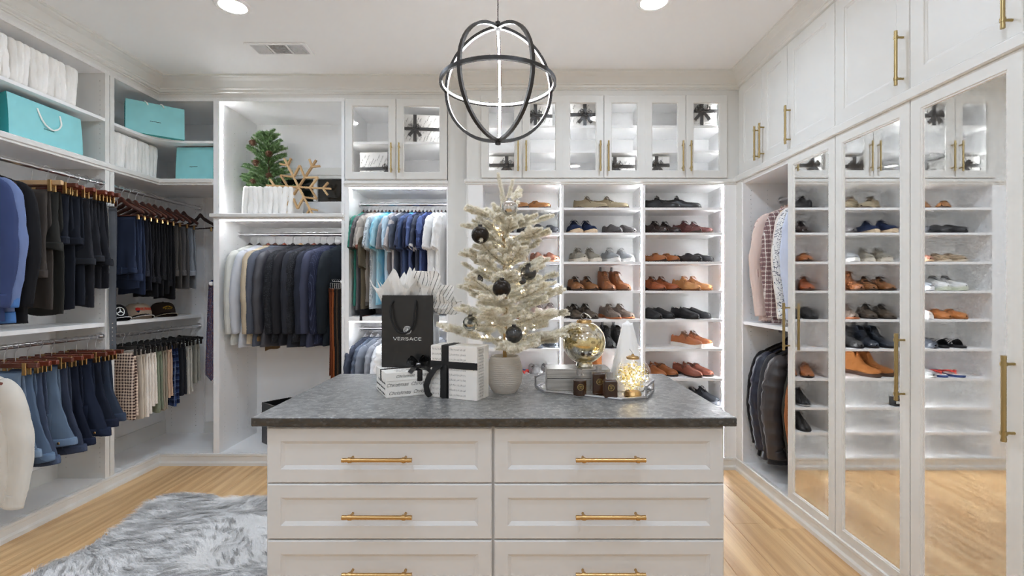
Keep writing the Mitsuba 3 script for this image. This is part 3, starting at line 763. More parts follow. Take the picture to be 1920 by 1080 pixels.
M('knit_dyed', {'type': 'twosided', 'b': {'type': 'bumpmap', 'scale': 0.0012, 't': mikit.proc(knit), 'b': {'type': 'principled', 'base_color': DYE, 'roughness': 0.9, 'sheen': 0.4, 'specular': 0.1}}})

# hangers ------------------------------------------------------------------------
def hook_mesh(z0):
    """wire hook: from the hanger's neck at z0 up around the rod at the origin."""
    r = 0.0185
    pts = [(0, 0, z0), (0, 0, z0 + 0.02), (0, 0.003, -r - 0.012), (0, 0.013, -r * 0.8)] + [(0, r * math.cos(t), r * math.sin(t)) for t in np.linspace(-0.35, PI * 1.08, 14)]
    return tube(pts, 0.0019, 6)
def shoulder_mesh(z0, half, thick, drop, fat):
    R = []
    for u in np.linspace(-1, 1, 33):
        x = half * u; z = z0 - drop * abs(u) ** 1.25 + 0.026 * math.exp(-(u / 0.16) ** 2)
        w = thick * (0.75 + 0.25 * abs(u)) * (0.35 if abs(u) > 0.97 else 1); h = fat * (1.1 - 0.45 * abs(u)) * (0.5 if abs(u) > 0.97 else 1)
        y = -0.018 * u * u
        a = np.arange(10) / 10 * 2 * PI
        R.append(np.stack([np.full(10, x), y + w * spow(np.cos(a), 0.8), z + h * spow(np.sin(a), 0.8)], -1))
    return loft(R)
_h = {}
def hanger(style, col, label, pos, ang, group=None):
    t = thing('hanger', label, 'hanger', group)
    Mx = T().translate(list(pos)).rotate([0, 0, 1], ang)
    key = (style, col)
    if key not in _h:
        z0 = {'suit': -0.10, 'shirt': -0.075, 'clip': -0.085, 'plastic': -0.075, 'trouser': -0.09}[style]
        d = {'hook': mikit.ply(hook_mesh(z0), 'chrome', 60)}
        if style in ('suit', 'trouser'):
            d['shoulder'] = colored(shoulder_mesh(z0 - 0.012, 0.205, 0.011 if style == 'trouser' else 0.016, 0.075 if style == 'trouser' else 0.055, 0.017), col, 'lacquer', True)
        elif style == 'shirt':
            d['shoulder'] = colored(shoulder_mesh(z0 - 0.008, 0.19, 0.006, 0.055, 0.012), col, 'lacquer', True)
        if style == 'trouser':
            d['bar'] = colored(cyl((-0.185, -0.012, -0.192), (0.185, -0.012, -0.192), 0.0055, 10), col, 'lacquer', True)
            d['clip'] = mikit.ply(cat([cbox(s * 0.16 - 0.008, s * 0.16 + 0.008, -0.026, -0.014, -0.222, -0.188, 0.002) for s in (-1,)]), 'brass')
            d['clip2'] = mikit.ply(cat([cbox(s * 0.16 - 0.008, s * 0.16 + 0.008, -0.026, -0.014, -0.222, -0.188, 0.002) for s in (1,)]), 'brass')
        if style in ('clip', 'plastic'):
            w = 0.175 if style == 'clip' else 0.16
            d['bar'] = colored(rbox(2 * w, 0.02 if style == 'clip' else 0.012, 0.026 if style == 'clip' else 0.02, 0.004, 3), col, 'lacquer', 40)
            d['bar'] = placed(d['bar'], T().translate([0, 0, z0 - 0.01]))
            for i, s in enumerate((-1, 1)):
                m = cat(cbox(s * 0.115 - 0.011, s * 0.115 + 0.011, -0.018, -0.011, z0 - 0.062, z0 + 0.006, 0.002), cbox(s * 0.115 - 0.011, s * 0.115 + 0.011, 0.011, 0.018, z0 - 0.062, z0 - 0.012, 0.002),
                        cyl((s * 0.115, -0.02, z0 - 0.03), (s * 0.115, 0.02, z0 - 0.03), 0.004, 8))
                d['clip' if i == 0 else 'clip2'] = mikit.ply(m, 'brass' if style == 'clip' else 'black_metal')
        _h[key] = d
    for n, s in _h[key].items():
        part(t, n.rstrip('2'), placed(s, Mx @ s['to_world'] if 'to_world' in s else Mx))
    return t

# upper-body garments ---------------------------------------------------------------
def top_garment(name, label, category, group, pos, ang, col, style='suit', seed=0, bsdf='fabric', length=0.80, thick=1.0, sleeve_col=None, collar_col=None, hem_col=None, cuff_col=None, swing=0.0):
    t = thing(name, label, category, group)
    Mx = T().translate(list(pos)).rotate([0, 0, 1], ang)
    rng = np.random.default_rng(seed + 77); k = thick
    top = {'suit': -0.088, 'polo': -0.066, 'shirt': -0.066, 'sweater': -0.085, 'puffer': -0.085}[style]
    z = top; L = top - length
    loose = {'suit': 0.9, 'polo': 0.7, 'shirt': 0.9, 'sweater': 1.0, 'puffer': 1.5}[style]
    h = lambda v: v * k * loose
    # (z, cx, cy, hx, hy, e)
    body = cloth([(z - 0.012, 0, 0, 0.055, h(0.030), 1), (z - 0.032, 0, 0, 0.115, h(0.034), 0.9), (z - 0.062, 0, 0, 0.185, h(0.036), 0.9), (z - 0.095, 0, 0, 0.213, h(0.040), 0.9),
                  (z - 0.17, 0, 0, 0.217, h(0.048), 0.9), (z - 0.34, 0, 0, 0.208, h(0.050), 0.85), (z - 0.5 * length - 0.1, 0.004, 0, 0.203, h(0.046), 0.8), (L, 0.0, 0, 0.232 if style != 'polo' else 0.222, h(0.042), 0.75)],
                 44, 34, 0.0045 * k, seed, 4.5 + rng.uniform(-1, 1))
    if style == 'puffer':
        v = body.vertices; w = np.abs(np.sin((v[:, 2]) / 0.085 * PI)) ** 0.6
        v[:, 1] *= 0.78 + 0.34 * w; body.vertices = v
    part(t, 'torso', cl(body, col, bsdf, seed, Mx=Mx))
    for zz, c in (hem_col or []):
        hb = cloth([(L + zz, 0, 0, 0.229, h(0.0455), 0.75), (L + zz / 2, 0, 0, 0.231, h(0.0455), 0.75), (L - 0.003, 0, 0, 0.2335, h(0.0455), 0.75)], 44, 8, 0.0045 * k, seed, 4.5, 0.0)
        part(t, 'hem', cl(hb, c, bsdf, seed, Mx=Mx))
    for s in (-1, 1):
        j = rng.uniform(-0.012, 0.012)
        if style == 'polo':
            pts = [(s * 0.160, 0, z - 0.076), (s * 0.210, 0, z - 0.122), (s * 0.234, j, z - 0.20), (s * (0.248 + swing), j * 2, z - 0.315)]
            ra, rb = [0.03, 0.06, 0.078, 0.086], [h(0.034), h(0.042), h(0.040), h(0.036)]
        else:
            e = {'suit': 0.70, 'shirt': 0.76, 'sweater': 0.70, 'puffer': 0.72}[style]
            pts = [(s * 0.160, 0, z - 0.078), (s * 0.207, 0, z - 0.128), (s * 0.230, j, z - 0.26), (s * 0.248, j * 1.6, z - 0.42), (s * (0.240 + swing * 0.5), j * 1.5 - 0.006, z - 0.57), (s * (0.226 + swing), j - 0.014, z - e)]
            f = 1.15 if style == 'puffer' else 1.0
            ra, rb = [0.026 * f, 0.052 * f, 0.062 * f, 0.056 * f, 0.049 * f, 0.045 * f], [h(0.030), h(0.042), h(0.047), h(0.044), h(0.039), h(0.034)]
        slv = limb(pts, ra, rb, 22, 30, 0.005 * k, seed * 2 + s)
        if style == 'puffer':
            v = slv.vertices; w = np.abs(np.sin(v[:, 2] / 0.075 * PI)) ** 0.6
            cx = s * 0.236; v[:, 0] = cx + (v[:, 0] - cx) * (0.86 + 0.26 * w); v[:, 1] *= 0.82 + 0.3 * w; slv.vertices = v
        sk = part(t, 'sleeve', cl(slv, sleeve_col or col, bsdf, seed + s, Mx=Mx))
        if style in ('shirt', 'sweater', 'puffer') or (style == 'polo'):
            b = np.array(pts[-1]); a_ = np.array(pts[-2]); d = (b - a_) / np.linalg.norm(b - a_); w = {'shirt': 0.06, 'sweater': 0.065, 'polo': 0.02, 'puffer': 0.05}[style]
            cf = limb([b - d * w, b - d * w / 2, b + d * 0.004], np.array([ra[-1]] * 3) * (1.03 if style != 'puffer' else 0.8), np.array([rb[-1]] * 3) * 1.06, 18, 6, 0.001, seed)
            part(t, 'cuff', cl(cf, cuff_col or sleeve_col or col, bsdf, seed, Mx=Mx))
        if style == 'suit':
            b = np.array(pts[-1]); a_ = np.array(pts[-2]); d = (a_ - b) / np.linalg.norm(a_ - b)
            for i in range(4):
                c = b + d * (0.03 + i * 0.017) + np.array([s * 0.012, 0, 0])
                part(sk, 'button', placed(BUTTON, Mx @ T().translate([float(c[0]), float(c[1] - rb[-1] * 1.0), float(c[2])])), 'dark cuff button' if i == 0 else None)
    if style in ('suit', 'polo', 'shirt', 'puffer'):
        # collar: a folded band round the neck
        a = np.linspace(0, 2 * PI, 29)
        rx, ry = 0.062, h(0.036)
        hgt = {'suit': 0.03, 'polo': 0.028, 'shirt': 0.036, 'puffer': 0.05}[style]
        o = [np.stack([rx * np.cos(a), ry * np.sin(a), np.full(29, z - 0.028) - 0.028 * (np.sin(a) < -0.1) * np.abs(np.sin(a))], -1),
             np.stack([rx * 1.12 * np.cos(a), ry * 1.22 * np.sin(a), np.full(29, z - 0.022) - 0.036 * np.clip(-np.sin(a), 0, 1)], -1),
             np.stack([rx * 0.86 * np.cos(a), ry * 0.98 * np.sin(a), np.full(29, z - 0.028 + hgt) - 0.03 * np.clip(-np.sin(a), 0, 1)], -1),
             np.stack([rx * 0.78 * np.cos(a), ry * 0.86 * np.sin(a), np.full(29, z - 0.030) - 0.03 * np.clip(-np.sin(a), 0, 1)], -1)]
        part(t, 'collar', cl(grid(np.array(o)), collar_col or col, bsdf, seed, Mx=Mx))
    if style == 'suit':
        for s in (-1, 1):
            yq = -h(0.052)
            q = np.array([[s * 0.050, yq * 0.75, z - 0.05], [s * 0.105, yq * 0.92, z - 0.12], [s * 0.085, yq * 1.12, z - 0.165], [s * 0.11, yq * 1.16, z - 0.175], [s * 0.012, yq * 1.2, z - 0.42], [s * 0.006, yq * 1.1, z - 0.2]])
            V = np.vstack([q, q + [0, 0.006, 0]]); F = []
            for i in range(1, 5): F += [[0, i, i + 1], [6, 6 + i + 1, 6 + i]]
            for i in range(6): F += [[i, (i + 1) % 6, 6 + (i + 1) % 6], [i, 6 + (i + 1) % 6, 6 + i]]
            part(t, 'lapel', cl(trimesh.Trimesh(V, F, process=False), col, bsdf, seed, Mx=Mx))
        for i in range(2):
            part(t, 'button', placed(BUTTON, Mx @ T().translate([0.0, -h(0.058), z - 0.43 - 0.1 * i])))
    if style in ('polo', 'shirt'):
        n = 3 if style == 'polo' else 6
        for i in range(n):
            part(t, 'button', placed(BUTTON_W, Mx @ T().translate([0.0, -h(0.050), z - 0.09 - (0.05 if style == 'polo' else 0.1) * i])))
    if style == 'puffer':
        part(t, 'zip', mikit.ply(bx(-0.004, 0.004, -h(0.056), -h(0.05), L + 0.03, z - 0.06), 'steel', to_world=Mx))
    return t
BUTTON = colored(rot(lathe([(0.0001, 0.002), (0.0055, 0.002), (0.0065, 0.0), (0.0001, 0.0)], 10), 90, (1, 0, 0)), (24, 20, 18), 'rubber', 40)
BUTTON_W = colored(rot(lathe([(0.0001, 0.0015), (0.0045, 0.0015), (0.0052, 0.0), (0.0001, 0.0)], 10), 90, (1, 0, 0)), (210, 208, 200), 'rubber', 40)

# trousers and shorts ------------------------------------------------------------------
def trousers(name, label, category, group, pos, ang, col, seed=0, bsdf='fabric', top=-0.135, front=0.42, back=0.55, w0=0.10, w1=0.135, shift=0.03, denim=False, thick=1.0, tilt=0.0, off=0.0, hem_gather=False):
    """trousers folded over a hanger: the waist half hangs in front, the legs behind."""
    t = thing(name, label, category, group)
    Mx = T().translate(list(pos)).rotate([0, 0, 1], ang)
    rng = np.random.default_rng(seed + 5); k = thick
    def fade(v, C):
        if denim:
            w = np.exp(-((v[:, 0] - 0.02) / 0.06) ** 2) * np.clip((top - v[:, 2]) / front, 0, 1)
            C = C * (1 + 1.3 * w[:, None] * (0.6 + 0.8 * meshkit.fbm(v * 30, 3, seed))[:, None]) + 0.02 * w[:, None]
        return C
    zf, zb = top - front, top - back
    fr_ = cloth([(top, off, -0.004 * k, w0 * 0.97, 0.007 * k, 0.7), (top - 0.02, off, -0.012 * k, w0, 0.013 * k, 0.8), (top - front * 0.4, off + shift * 0.25, -0.020 * k - tilt * 0.3, w0 * 1.05, 0.018 * k, 0.85), (top - front * 0.75, off + shift * 0.7, -0.028 * k - tilt * 0.7, (w0 + w1) / 2, 0.024 * k, 0.85),
                 (zf, off + shift, -0.03 * k - tilt, w1, 0.028 * k, 0.8)], 44, 30, 0.0075 if denim else 0.0055, seed, 3.0 + rng.uniform(0, 2), 0.05)
    part(t, 'waist_half', cl(fr_, col, bsdf, seed, 0.12, fade if denim else None, Mx))
    bk = cloth([(top, off, 0.006 * k, w0 * 0.97, 0.008 * k, 0.7), (top - back * 0.5, off, 0.020 * k, w0 * 1.0, 0.014 * k, 0.8), (zb, off - 0.005, 0.022 * k, w0 * 1.02, 0.013 * k, 0.75)], 36, 18, 0.003, seed + 9, 4.0, 0.05)
    part(t, 'legs', cl(bk, col, bsdf, seed + 3, 0.12, None, Mx))
    wb = cloth([(zf + 0.042, off + shift * 0.95, -0.03 * k - tilt * 0.95, w1 * 1.005, 0.030 * k, 0.8), (zf + 0.02, off + shift, -0.03 * k - tilt, w1 * 1.01, 0.0305 * k, 0.8), (zf - 0.002, off + shift, -0.03 * k - tilt, w1 * 1.01, 0.0305 * k, 0.8)], 40, 5, 0.0015, seed, 4, 0.0)
    part(t, 'waistband', cl(wb, tuple(np.clip(np.array(col) * (1.25 if denim else 1.12), 0, 255)), bsdf, seed + 1, Mx=Mx))
    # back pocket and belt loops
    pz = zf + 0.075; py = -0.030 * k - tilt * 0.8 - 0.030 * k
    pk = extrude(Polygon([(-0.05, 0.11), (0.05, 0.11), (0.045, 0.02), (0.0, 0.0), (-0.045, 0.02)]), 0, 0.004)
    pk = move(rot(pk, 90, (1, 0, 0)), off + shift * 0.8, py + 0.006, pz)
    if denim:
        part(t, 'pocket', cl(pk, tuple(np.clip(np.array(col) * 1.18 + 4, 0, 255)), bsdf, seed + 2, Mx=Mx))
        if seed % 3 == 1: part(t, 'button', placed(COPPER, Mx @ T().translate([off + shift + w1 * 0.5, -0.03 * k - tilt - 0.029 * k, zf + 0.02])))
    for i, u in enumerate((-0.55, 0.25)):
        part(t, 'belt_loop', cl(bx(off + shift + u * w1 - 0.005, off + shift + u * w1 + 0.005, -0.03 * k - tilt - 0.033 * k, -0.03 * k - tilt - 0.026 * k, zf, zf + 0.045), tuple(np.clip(np.array(col) * 1.2, 0, 255)), bsdf, Mx=Mx))
    return t
COPPER = mikit.ply(rot(lathe([(0.0001, 0.004), (0.006, 0.003), (0.008, 0.0), (0.0001, 0.0)], 12), 90, (1, 0, 0)), 'brass', 40)

def shorts(name, label, category, group, pos, ang, col, seed=0, bsdf='fabric', top=-0.125, length=0.43, w0=0.095, w1=0.12, thick=1.0):
    t = thing(name, label, category, group)
    Mx = T().translate(list(pos)).rotate([0, 0, 1], ang)
    k = thick
    for i, (dx, dy, dl) in enumerate(((0.006, -0.017, 0.0), (-0.006, 0.015, 0.012))):
        lg = cloth([(top, 0, dy * 0.6 * k, w0 * 0.97, 0.009 * k, 0.75), (top - length * 0.3, dx, dy * k, w0 * 1.06, 0.015 * k, 0.85), (top - length * 0.7, dx, dy * k, w1 * 0.96, 0.017 * k, 0.85), (top - length + dl, dx, dy * k, w1, 0.017 * k, 0.8)], 36, 22, 0.004, seed + i, 3.5, 0.05)
        part(t, 'leg', cl(lg, col, bsdf, seed + i, 0.08, None, Mx))
    wb = cloth([(top + 0.004, 0, 0, w0 * 1.0, 0.022 * k, 0.75), (top - 0.015, 0, 0, w0 * 1.02, 0.024 * k, 0.75), (top - 0.036, 0, 0, w0 * 1.02, 0.024 * k, 0.75)], 36, 5, 0.001, seed, 4, 0.0)
    part(t, 'waistband', cl(wb, col, bsdf, seed + 4, Mx=Mx))
    pk = move(rot(extrude(Polygon([(-0.045, 0.0), (0.045, 0.0), (0.045, 0.01), (-0.045, 0.01)]), 0, 0.003), 90, (1, 0, 0)), 0.01, -0.031 * k, top - 0.13)
    part(t, 'pocket', cl(pk, tuple(np.clip(np.array(col) * 0.9, 0, 255)), bsdf, seed + 2, Mx=Mx))
    return t
# ---------------------------------------------------------------- what hangs on the rods
ordinal = ['first', 'second', 'third', 'fourth', 'fifth', 'sixth', 'seventh', 'eighth', 'ninth', 'tenth', 'eleventh', 'twelfth', 'thirteenth', 'fourteenth', 'fifteenth', 'sixteenth', 'seventeenth', 'eighteenth',
           'nineteenth', 'twentieth', 'twenty-first', 'twenty-second', 'twenty-third', 'twenty-fourth']
BK, DW, RW, LW, MW = (26, 22, 22), (66, 34, 24), (104, 46, 30), (206, 170, 128), (84, 40, 26)
# suits
suits = [(-2.19, (198, 197, 190), 'pale stone grey', 'fabric', BK), (-2.117, (186, 190, 198), 'pale blue-grey', 'fabric', BK), (-2.042, (186, 168, 140), 'beige linen', 'fabric', RW), (-1.985, (74, 80, 92), 'slate grey', 'fabric', DW),
         (-1.91, (58, 59, 66), 'charcoal', 'satin', RW), (-1.84, (46, 47, 52), 'speckled dark grey', 'dark_speck', BK), (-1.774, (36, 37, 42), 'dark charcoal', 'fabric', LW), (-1.713, (42, 45, 54), 'dark graphite', 'fabric', BK),
         (-1.664, (32, 33, 38), 'black flecked', 'dark_speck', RW), (-1.616, (36, 40, 54), 'blue-black', 'fabric', BK), (-1.561, (56, 60, 82), 'navy blue', 'fabric', BK), (-1.50, (40, 48, 84), 'navy pinstripe', 'pinstripe', BK), (-1.44, (30, 36, 42), 'dark green-black velvet', 'plush', BK)]
for i, (x, col, nm, bs, hc) in enumerate(suits):
    a = -108 + [12, 9, 5, 1, -3, 2, -2, 0, -3, 2, -1, 1, 3][i]
    top_garment('suit_jacket', f'{nm} suit jacket, {ordinal[i]} from the left on the suit rod', 'jacket', 'suit jackets', (x, 4.04, 1.80), a, col, 'suit', 100 + i, bs, 0.80 + 0.02 * math.sin(i * 2.1), 0.92)
    hanger('suit', hc, f'wooden hanger of the {nm} suit jacket', (x, 4.04, 1.80), a, 'suit hangers')
trousers('trousers', 'brown trousers hanging under the beige linen suit jacket', 'trousers', None, (-2.01, 4.02, 1.8), -90, (120, 92, 58), 141, front=0.70, back=0.78, top=-0.16, w0=0.12, w1=0.15, thick=0.6)

# polo shirts
polos = [((44, 122, 104), 'green'), ((96, 94, 96), 'dark grey'), ((158, 150, 142), 'taupe'), ((196, 186, 176), 'beige'), ((208, 212, 214), 'pale grey speckled'), ((204, 214, 220), 'pale grey'), ((150, 202, 222), 'sky blue'),
         ((120, 196, 222), 'aqua blue'), ((176, 206, 226), 'pale blue'), ((150, 146, 152), 'grey marl'), ((190, 186, 188), 'silver grey'), ((82, 90, 108), 'slate blue'), ((60, 70, 100), 'dusk blue'), ((64, 84, 132), 'denim blue'),
         ((76, 96, 150), 'mid blue'), ((40, 46, 70), 'dark navy'), ((62, 70, 92), 'steel navy'), ((74, 96, 156), 'cobalt blue'), ((46, 60, 108), 'royal navy'), ((238, 238, 238), 'white'), ((234, 235, 236), 'white'), ((240, 240, 240), 'white'), ((236, 236, 236), 'white')]
for i, (col, nm) in enumerate(polos):
    x = -1.25 + i * 0.0305
    a = -97 + [5, 2, 4, -4, 5, -3, 3, -6, 4, -5, 3, -4, 4, -1, 5, -6, 2, 3, -5, 3, -2, 4, 0][i]
    lab = f'{nm} polo shirt, {ordinal[i]} from the left on the upper shirt rod'
    top_garment('polo_shirt', lab, 'shirt', 'polo shirts on the upper rod', (x, 4.02, 2.045), a, col, 'polo', 200 + i, 'grey_speck' if 'speckled' in nm else 'fabric', 0.76 + 0.03 * math.sin(i * 1.7), 0.72,
                collar_col={7: (80, 196, 222), 13: (90, 200, 226)}.get(i), cuff_col={7: (70, 170, 200), 16: (226, 226, 230), 3: (150, 90, 70)}.get(i), swing=0.015 * math.sin(i * 3.3))
    hanger('shirt', BK if i % 3 else DW, f'dark hanger of the {nm} polo shirt, {ordinal[i]} from the left', (x, 4.02, 2.045), a, 'polo shirt hangers')
top_garment('rugby_shirt', 'olive-brown rugby shirt with a black and orange hem below the grey polo shirts', 'shirt', None, (-1.205, 3.99, 1.90), -87, (92, 82, 62), 'polo', 231, 'fabric', 0.72, 0.7, hem_col=[(0.085, (30, 28, 30)), (0.03, (206, 96, 62))])
hanger('shirt', BK, 'dark hanger of the olive-brown rugby shirt', (-1.205, 3.99, 1.90), -87)
# lower shirts
lows = [((60, 66, 84), 'dark navy'), ((74, 84, 104), 'dark blue'), ((108, 116, 130), 'blue-grey'), ((132, 136, 146), 'mid grey'), ((214, 218, 224), 'pale grey'), ((236, 236, 236), 'white'), ((240, 240, 240), 'white'), ((232, 234, 238), 'white'),
        ((238, 230, 218), 'cream'), ((190, 200, 216), 'pale blue'), ((226, 226, 230), 'white'), ((158, 172, 200), 'light blue'), ((200, 206, 216), 'silver')]
for i, (col, nm) in enumerate(lows):
    x = -1.235 + i * 0.05
    top_garment('dress_shirt', f'{nm} folded-sleeve shirt, {ordinal[i]} from the left on the lower shirt rod', 'shirt', 'shirts on the lower rod', (x, 4.02, 1.03), -104 + 4 * math.sin(i * 2.2), col, 'polo', 260 + i, 'fabric', 0.72, 0.85)
    hanger('shirt', (190, 190, 192), f'pale hanger of the {nm} shirt, {ordinal[i]} from the left on the lower shirt rod', (x, 4.02, 1.03), -104 + 4 * math.sin(i * 2.2), 'lower shirt hangers')

# left wall, upper rod: jumpers, jacket, trousers
RZ, RZ2 = 2.06, 1.043
top_garment('sweater', 'dark navy sweater at the left edge of the upper left rod', 'sweater', None, (RX - 0.005, 2.42, RZ), 2, (48, 62, 108), 'sweater', 300, 'knit', 0.78, 1.0)
hanger('suit', LW, 'light wood hanger of the dark navy sweater', (RX - 0.005, 2.42, RZ), 2)
top_garment('sweater', 'blue textured sweater with a bright blue hem on the upper left rod', 'sweater', None, (RX - 0.005, 2.49, RZ), -3, (98, 118, 168), 'sweater', 301, 'knit', 0.78, 1.0, hem_col=[(0.05, (62, 112, 182))], cuff_col=(62, 112, 182))
hanger('suit', DW, 'dark wood hanger of the blue textured sweater', (RX - 0.005, 2.49, RZ), -3)
top_garment('jacket', 'black long jacket beside the blue sweater', 'jacket', None, (RX - 0.005, 2.55, RZ), 0, (22, 22, 26), 'sweater', 302, 'fabric', 0.80, 0.9)
hanger('suit', DW, 'dark wood hanger of the black long jacket', (RX - 0.005, 2.55, RZ), 0)
ups = [(2.80, (66, 60, 56), 'brown jogger', 0.50, 0.62, 0.0), (2.865, (44, 44, 42), 'dark olive', 0.34, 0.66, 0.02), (2.94, (30, 33, 44), 'dark navy', 0.30, 0.63, 0.0), (3.01, (28, 32, 42), 'navy black', 0.30, 0.60, 0.02), (3.075, (38, 40, 46), 'charcoal', 0.42, 0.62, 0.03),
       (3.13, (34, 36, 42), 'dark grey', 0.40, 0.5, 0.045), (3.19, (30, 32, 38), 'black', 0.42, 0.5, 0.06)]
for i, (y, col, nm, fl, bl, sh_) in enumerate(ups):
    trousers('trousers', f'{nm} trousers, {ordinal[i]} after the black jacket on the upper left rod', 'trousers', 'trousers on the upper left rod', (RX, y, RZ), 3 * math.sin(i * 1.9), col, 310 + i, front=fl, back=bl + 0.06, w0=0.10, w1=0.125, shift=sh_, tilt=0.01, thick=1.1)
    hanger('clip', [LW, MW, RW, RW, RW, RW, MW][i], f'wooden clip hanger of the {nm} trousers on the upper left rod', (RX + (0.0, 0.02, 0.0, 0.01, 0.015, 0.02, 0.02)[i], y, RZ), 3 * math.sin(i * 1.9), 'clip hangers on the upper left rod')
# lower rod: jeans and the cream sweater
top_garment('sweater', 'cream ribbed sweater at the lower left edge', 'sweater', None, (RX - 0.005, 2.50, RZ2), -4, (214, 207, 196), 'sweater', 330, 'knit', 0.70, 0.95, swing=0.0)
hanger('suit', RW, 'reddish wooden hanger of the cream ribbed sweater', (RX - 0.005, 2.50, RZ2), -4)
jeans = [(2.63, (98, 118, 142), 'faded blue', 0.46), (2.69, (76, 96, 122), 'mid blue', 0.50), (2.755, (58, 70, 94), 'indigo', 0.53), (2.83, (84, 104, 128), 'washed blue', 0.46), (2.90, (46, 54, 74), 'dark indigo', 0.52), (2.98, (22, 28, 46), 'black-blue', 0.50), (3.06, (26, 34, 54), 'dark navy', 0.47), (3.14, (24, 30, 46), 'dark', 0.43), (3.20, (40, 50, 68), 'deep blue', 0.41)]
for i, (y, col, nm, fl) in enumerate(jeans):
    trousers('jeans', f'{nm} denim jeans, {ordinal[i]} after the cream sweater', 'jeans', 'jeans on the lower left rod', (RX + 0.02, y, RZ2), 4 * math.sin(i * 2.3) + 4, col, 340 + i, denim=True, front=fl - 0.02, back=fl - 0.06, w0=0.095, w1=0.145, shift=0.085, tilt=0.02, thick=1.1)
    hanger('clip', [MW, RW, RW, MW, RW, RW, MW, RW, MW][i], f'wooden clip hanger of the {nm} jeans', (RX + 0.02, y, RZ2), 4 * math.sin(i * 2.3) + 3, 'clip hangers on the lower left rod')
# corner, upper rod: dress trousers
dress = [(3.41, (32, 42, 66), 'navy pinstripe', 0.40), (3.47, (34, 44, 70), 'navy', 0.44), (3.535, (30, 32, 40), 'blue-black', 0.42), (3.60, (24, 24, 28), 'black', 0.46), (3.66, (26, 26, 30), 'jet black', 0.46), (3.72, (28, 28, 30), 'black wool', 0.44), (3.79, (24, 24, 27), 'matte black', 0.48),
         (3.87, (74, 70, 66), 'brown-grey', 0.40), (3.96, (84, 82, 82), 'mid grey', 0.40), (4.05, (128, 134, 142), 'pale grey striped', 0.40)]
for i, (y, col, nm, fl) in enumerate(dress):
    a = -10 - i * 1.5
    trousers('dress_trousers', f'{nm} dress trousers, {ordinal[i]} from the front in the corner', 'trousers', 'dress trousers in the corner', (RX + 0.03, y, 2.055), a, col, 370 + i, front=fl, back=fl + 0.1, w0=0.115, w1=0.12 if i < 9 else 0.15, shift=0.02, top=-0.195, thick=0.9)
    hanger('trouser', (58, 28, 20) if i % 2 else (76, 36, 24), f'dark wooden suit hanger of the {nm} dress trousers', (RX + 0.02, y, 2.055), a, 'suit hangers in the corner')
hanger('trouser', (40, 22, 18), 'empty dark wooden hanger at the end of the corner rod', (RX + 0.08, 4.17, 2.055), -22)
# corner, lower rod: shorts
srt = [(3.42, (200, 184, 168), 'brown gingham', 'gingham', 0.45), (3.50, (196, 180, 160), 'sand', 'fabric', 0.47), (3.555, (226, 216, 204), 'ivory', 'fabric', 0.46), (3.615, (232, 220, 206), 'cream', 'fabric', 0.40), (3.675, (128, 136, 112), 'sage green', 'fabric', 0.46), (3.73, (158, 144, 124), 'khaki', 'fabric', 0.47), (3.79, (208, 172, 142), 'peach', 'fabric', 0.38),
       (3.86, (34, 44, 78), 'blue plaid', 'blue_plaid', 0.46), (3.95, (42, 44, 50), 'black', 'fabric', 0.40), (4.03, (206, 200, 186), 'off-white', 'fabric', 0.40), (4.13, (172, 168, 152), 'pale olive', 'fabric', 0.33)]
for i, (y, col, nm, bs, ln) in enumerate(srt):
    a = -8 - 1.5 * i
    shorts('shorts', f'{nm} shorts, {ordinal[i]} from the front on the lower corner rod', 'shorts', 'shorts in the corner', (RX + 0.02, y, 1.032), a, col, 400 + i, bs, length=ln, w0=0.10, w1=0.115, thick=1.0)
    hanger('plastic', (24, 24, 25), f'black plastic clip hanger of the {nm} shorts', (RX + 0.02, y, 1.032), a, 'black clip hangers in the corner')
tg = thing('price_tag', 'black retail tag on the pale olive shorts', 'tag')
part(tg, 'card', mikit.ply(cbox(-2.735, -2.675, 4.045, 4.048, 0.80, 0.89, 0.001), 'black_satin'))
part(tg, 'label', colored(bx(-2.725, -2.69, 4.0435, 4.0448, 0.815, 0.845), (230, 230, 226), 'paper'))

# open wardrobe: shirts above, jackets below
wx = 1.925
for i, (y, col, nm, bs, cuff) in enumerate([(3.52, (50, 52, 58), 'dark speckled', 'dark_speck', None), (3.47, (238, 218, 208), 'pink striped', 'pink_stripe', None), (3.42, (240, 212, 200), 'pale pink', 'fabric', None), (3.29, (134, 108, 108), 'brown windowpane check', 'windowpane', None),
                                            (3.175, (226, 214, 204), 'cream', 'fabric', None), (3.115, (230, 230, 230), 'white speckled', 'white_speck', None), (3.05, (196, 206, 232), 'pale blue', 'fabric', None)]):
    top_garment('long_sleeved_shirt', f'{nm} long-sleeved shirt in the open wardrobe', 'shirt', 'shirts in the open wardrobe', (wx + (0.06 if i == 0 else 0.0), y, 2.0), 7 + 3 * math.sin(i * 2.0), col, 'shirt', 430 + i, bs, 0.80, 0.95, swing=0.0)
    hanger('shirt', LW if i % 2 else BK, f'hanger of the {nm} long-sleeved shirt', (wx + (0.06 if i == 0 else 0.0), y, 2.0), 7, 'shirt hangers in the open wardrobe')
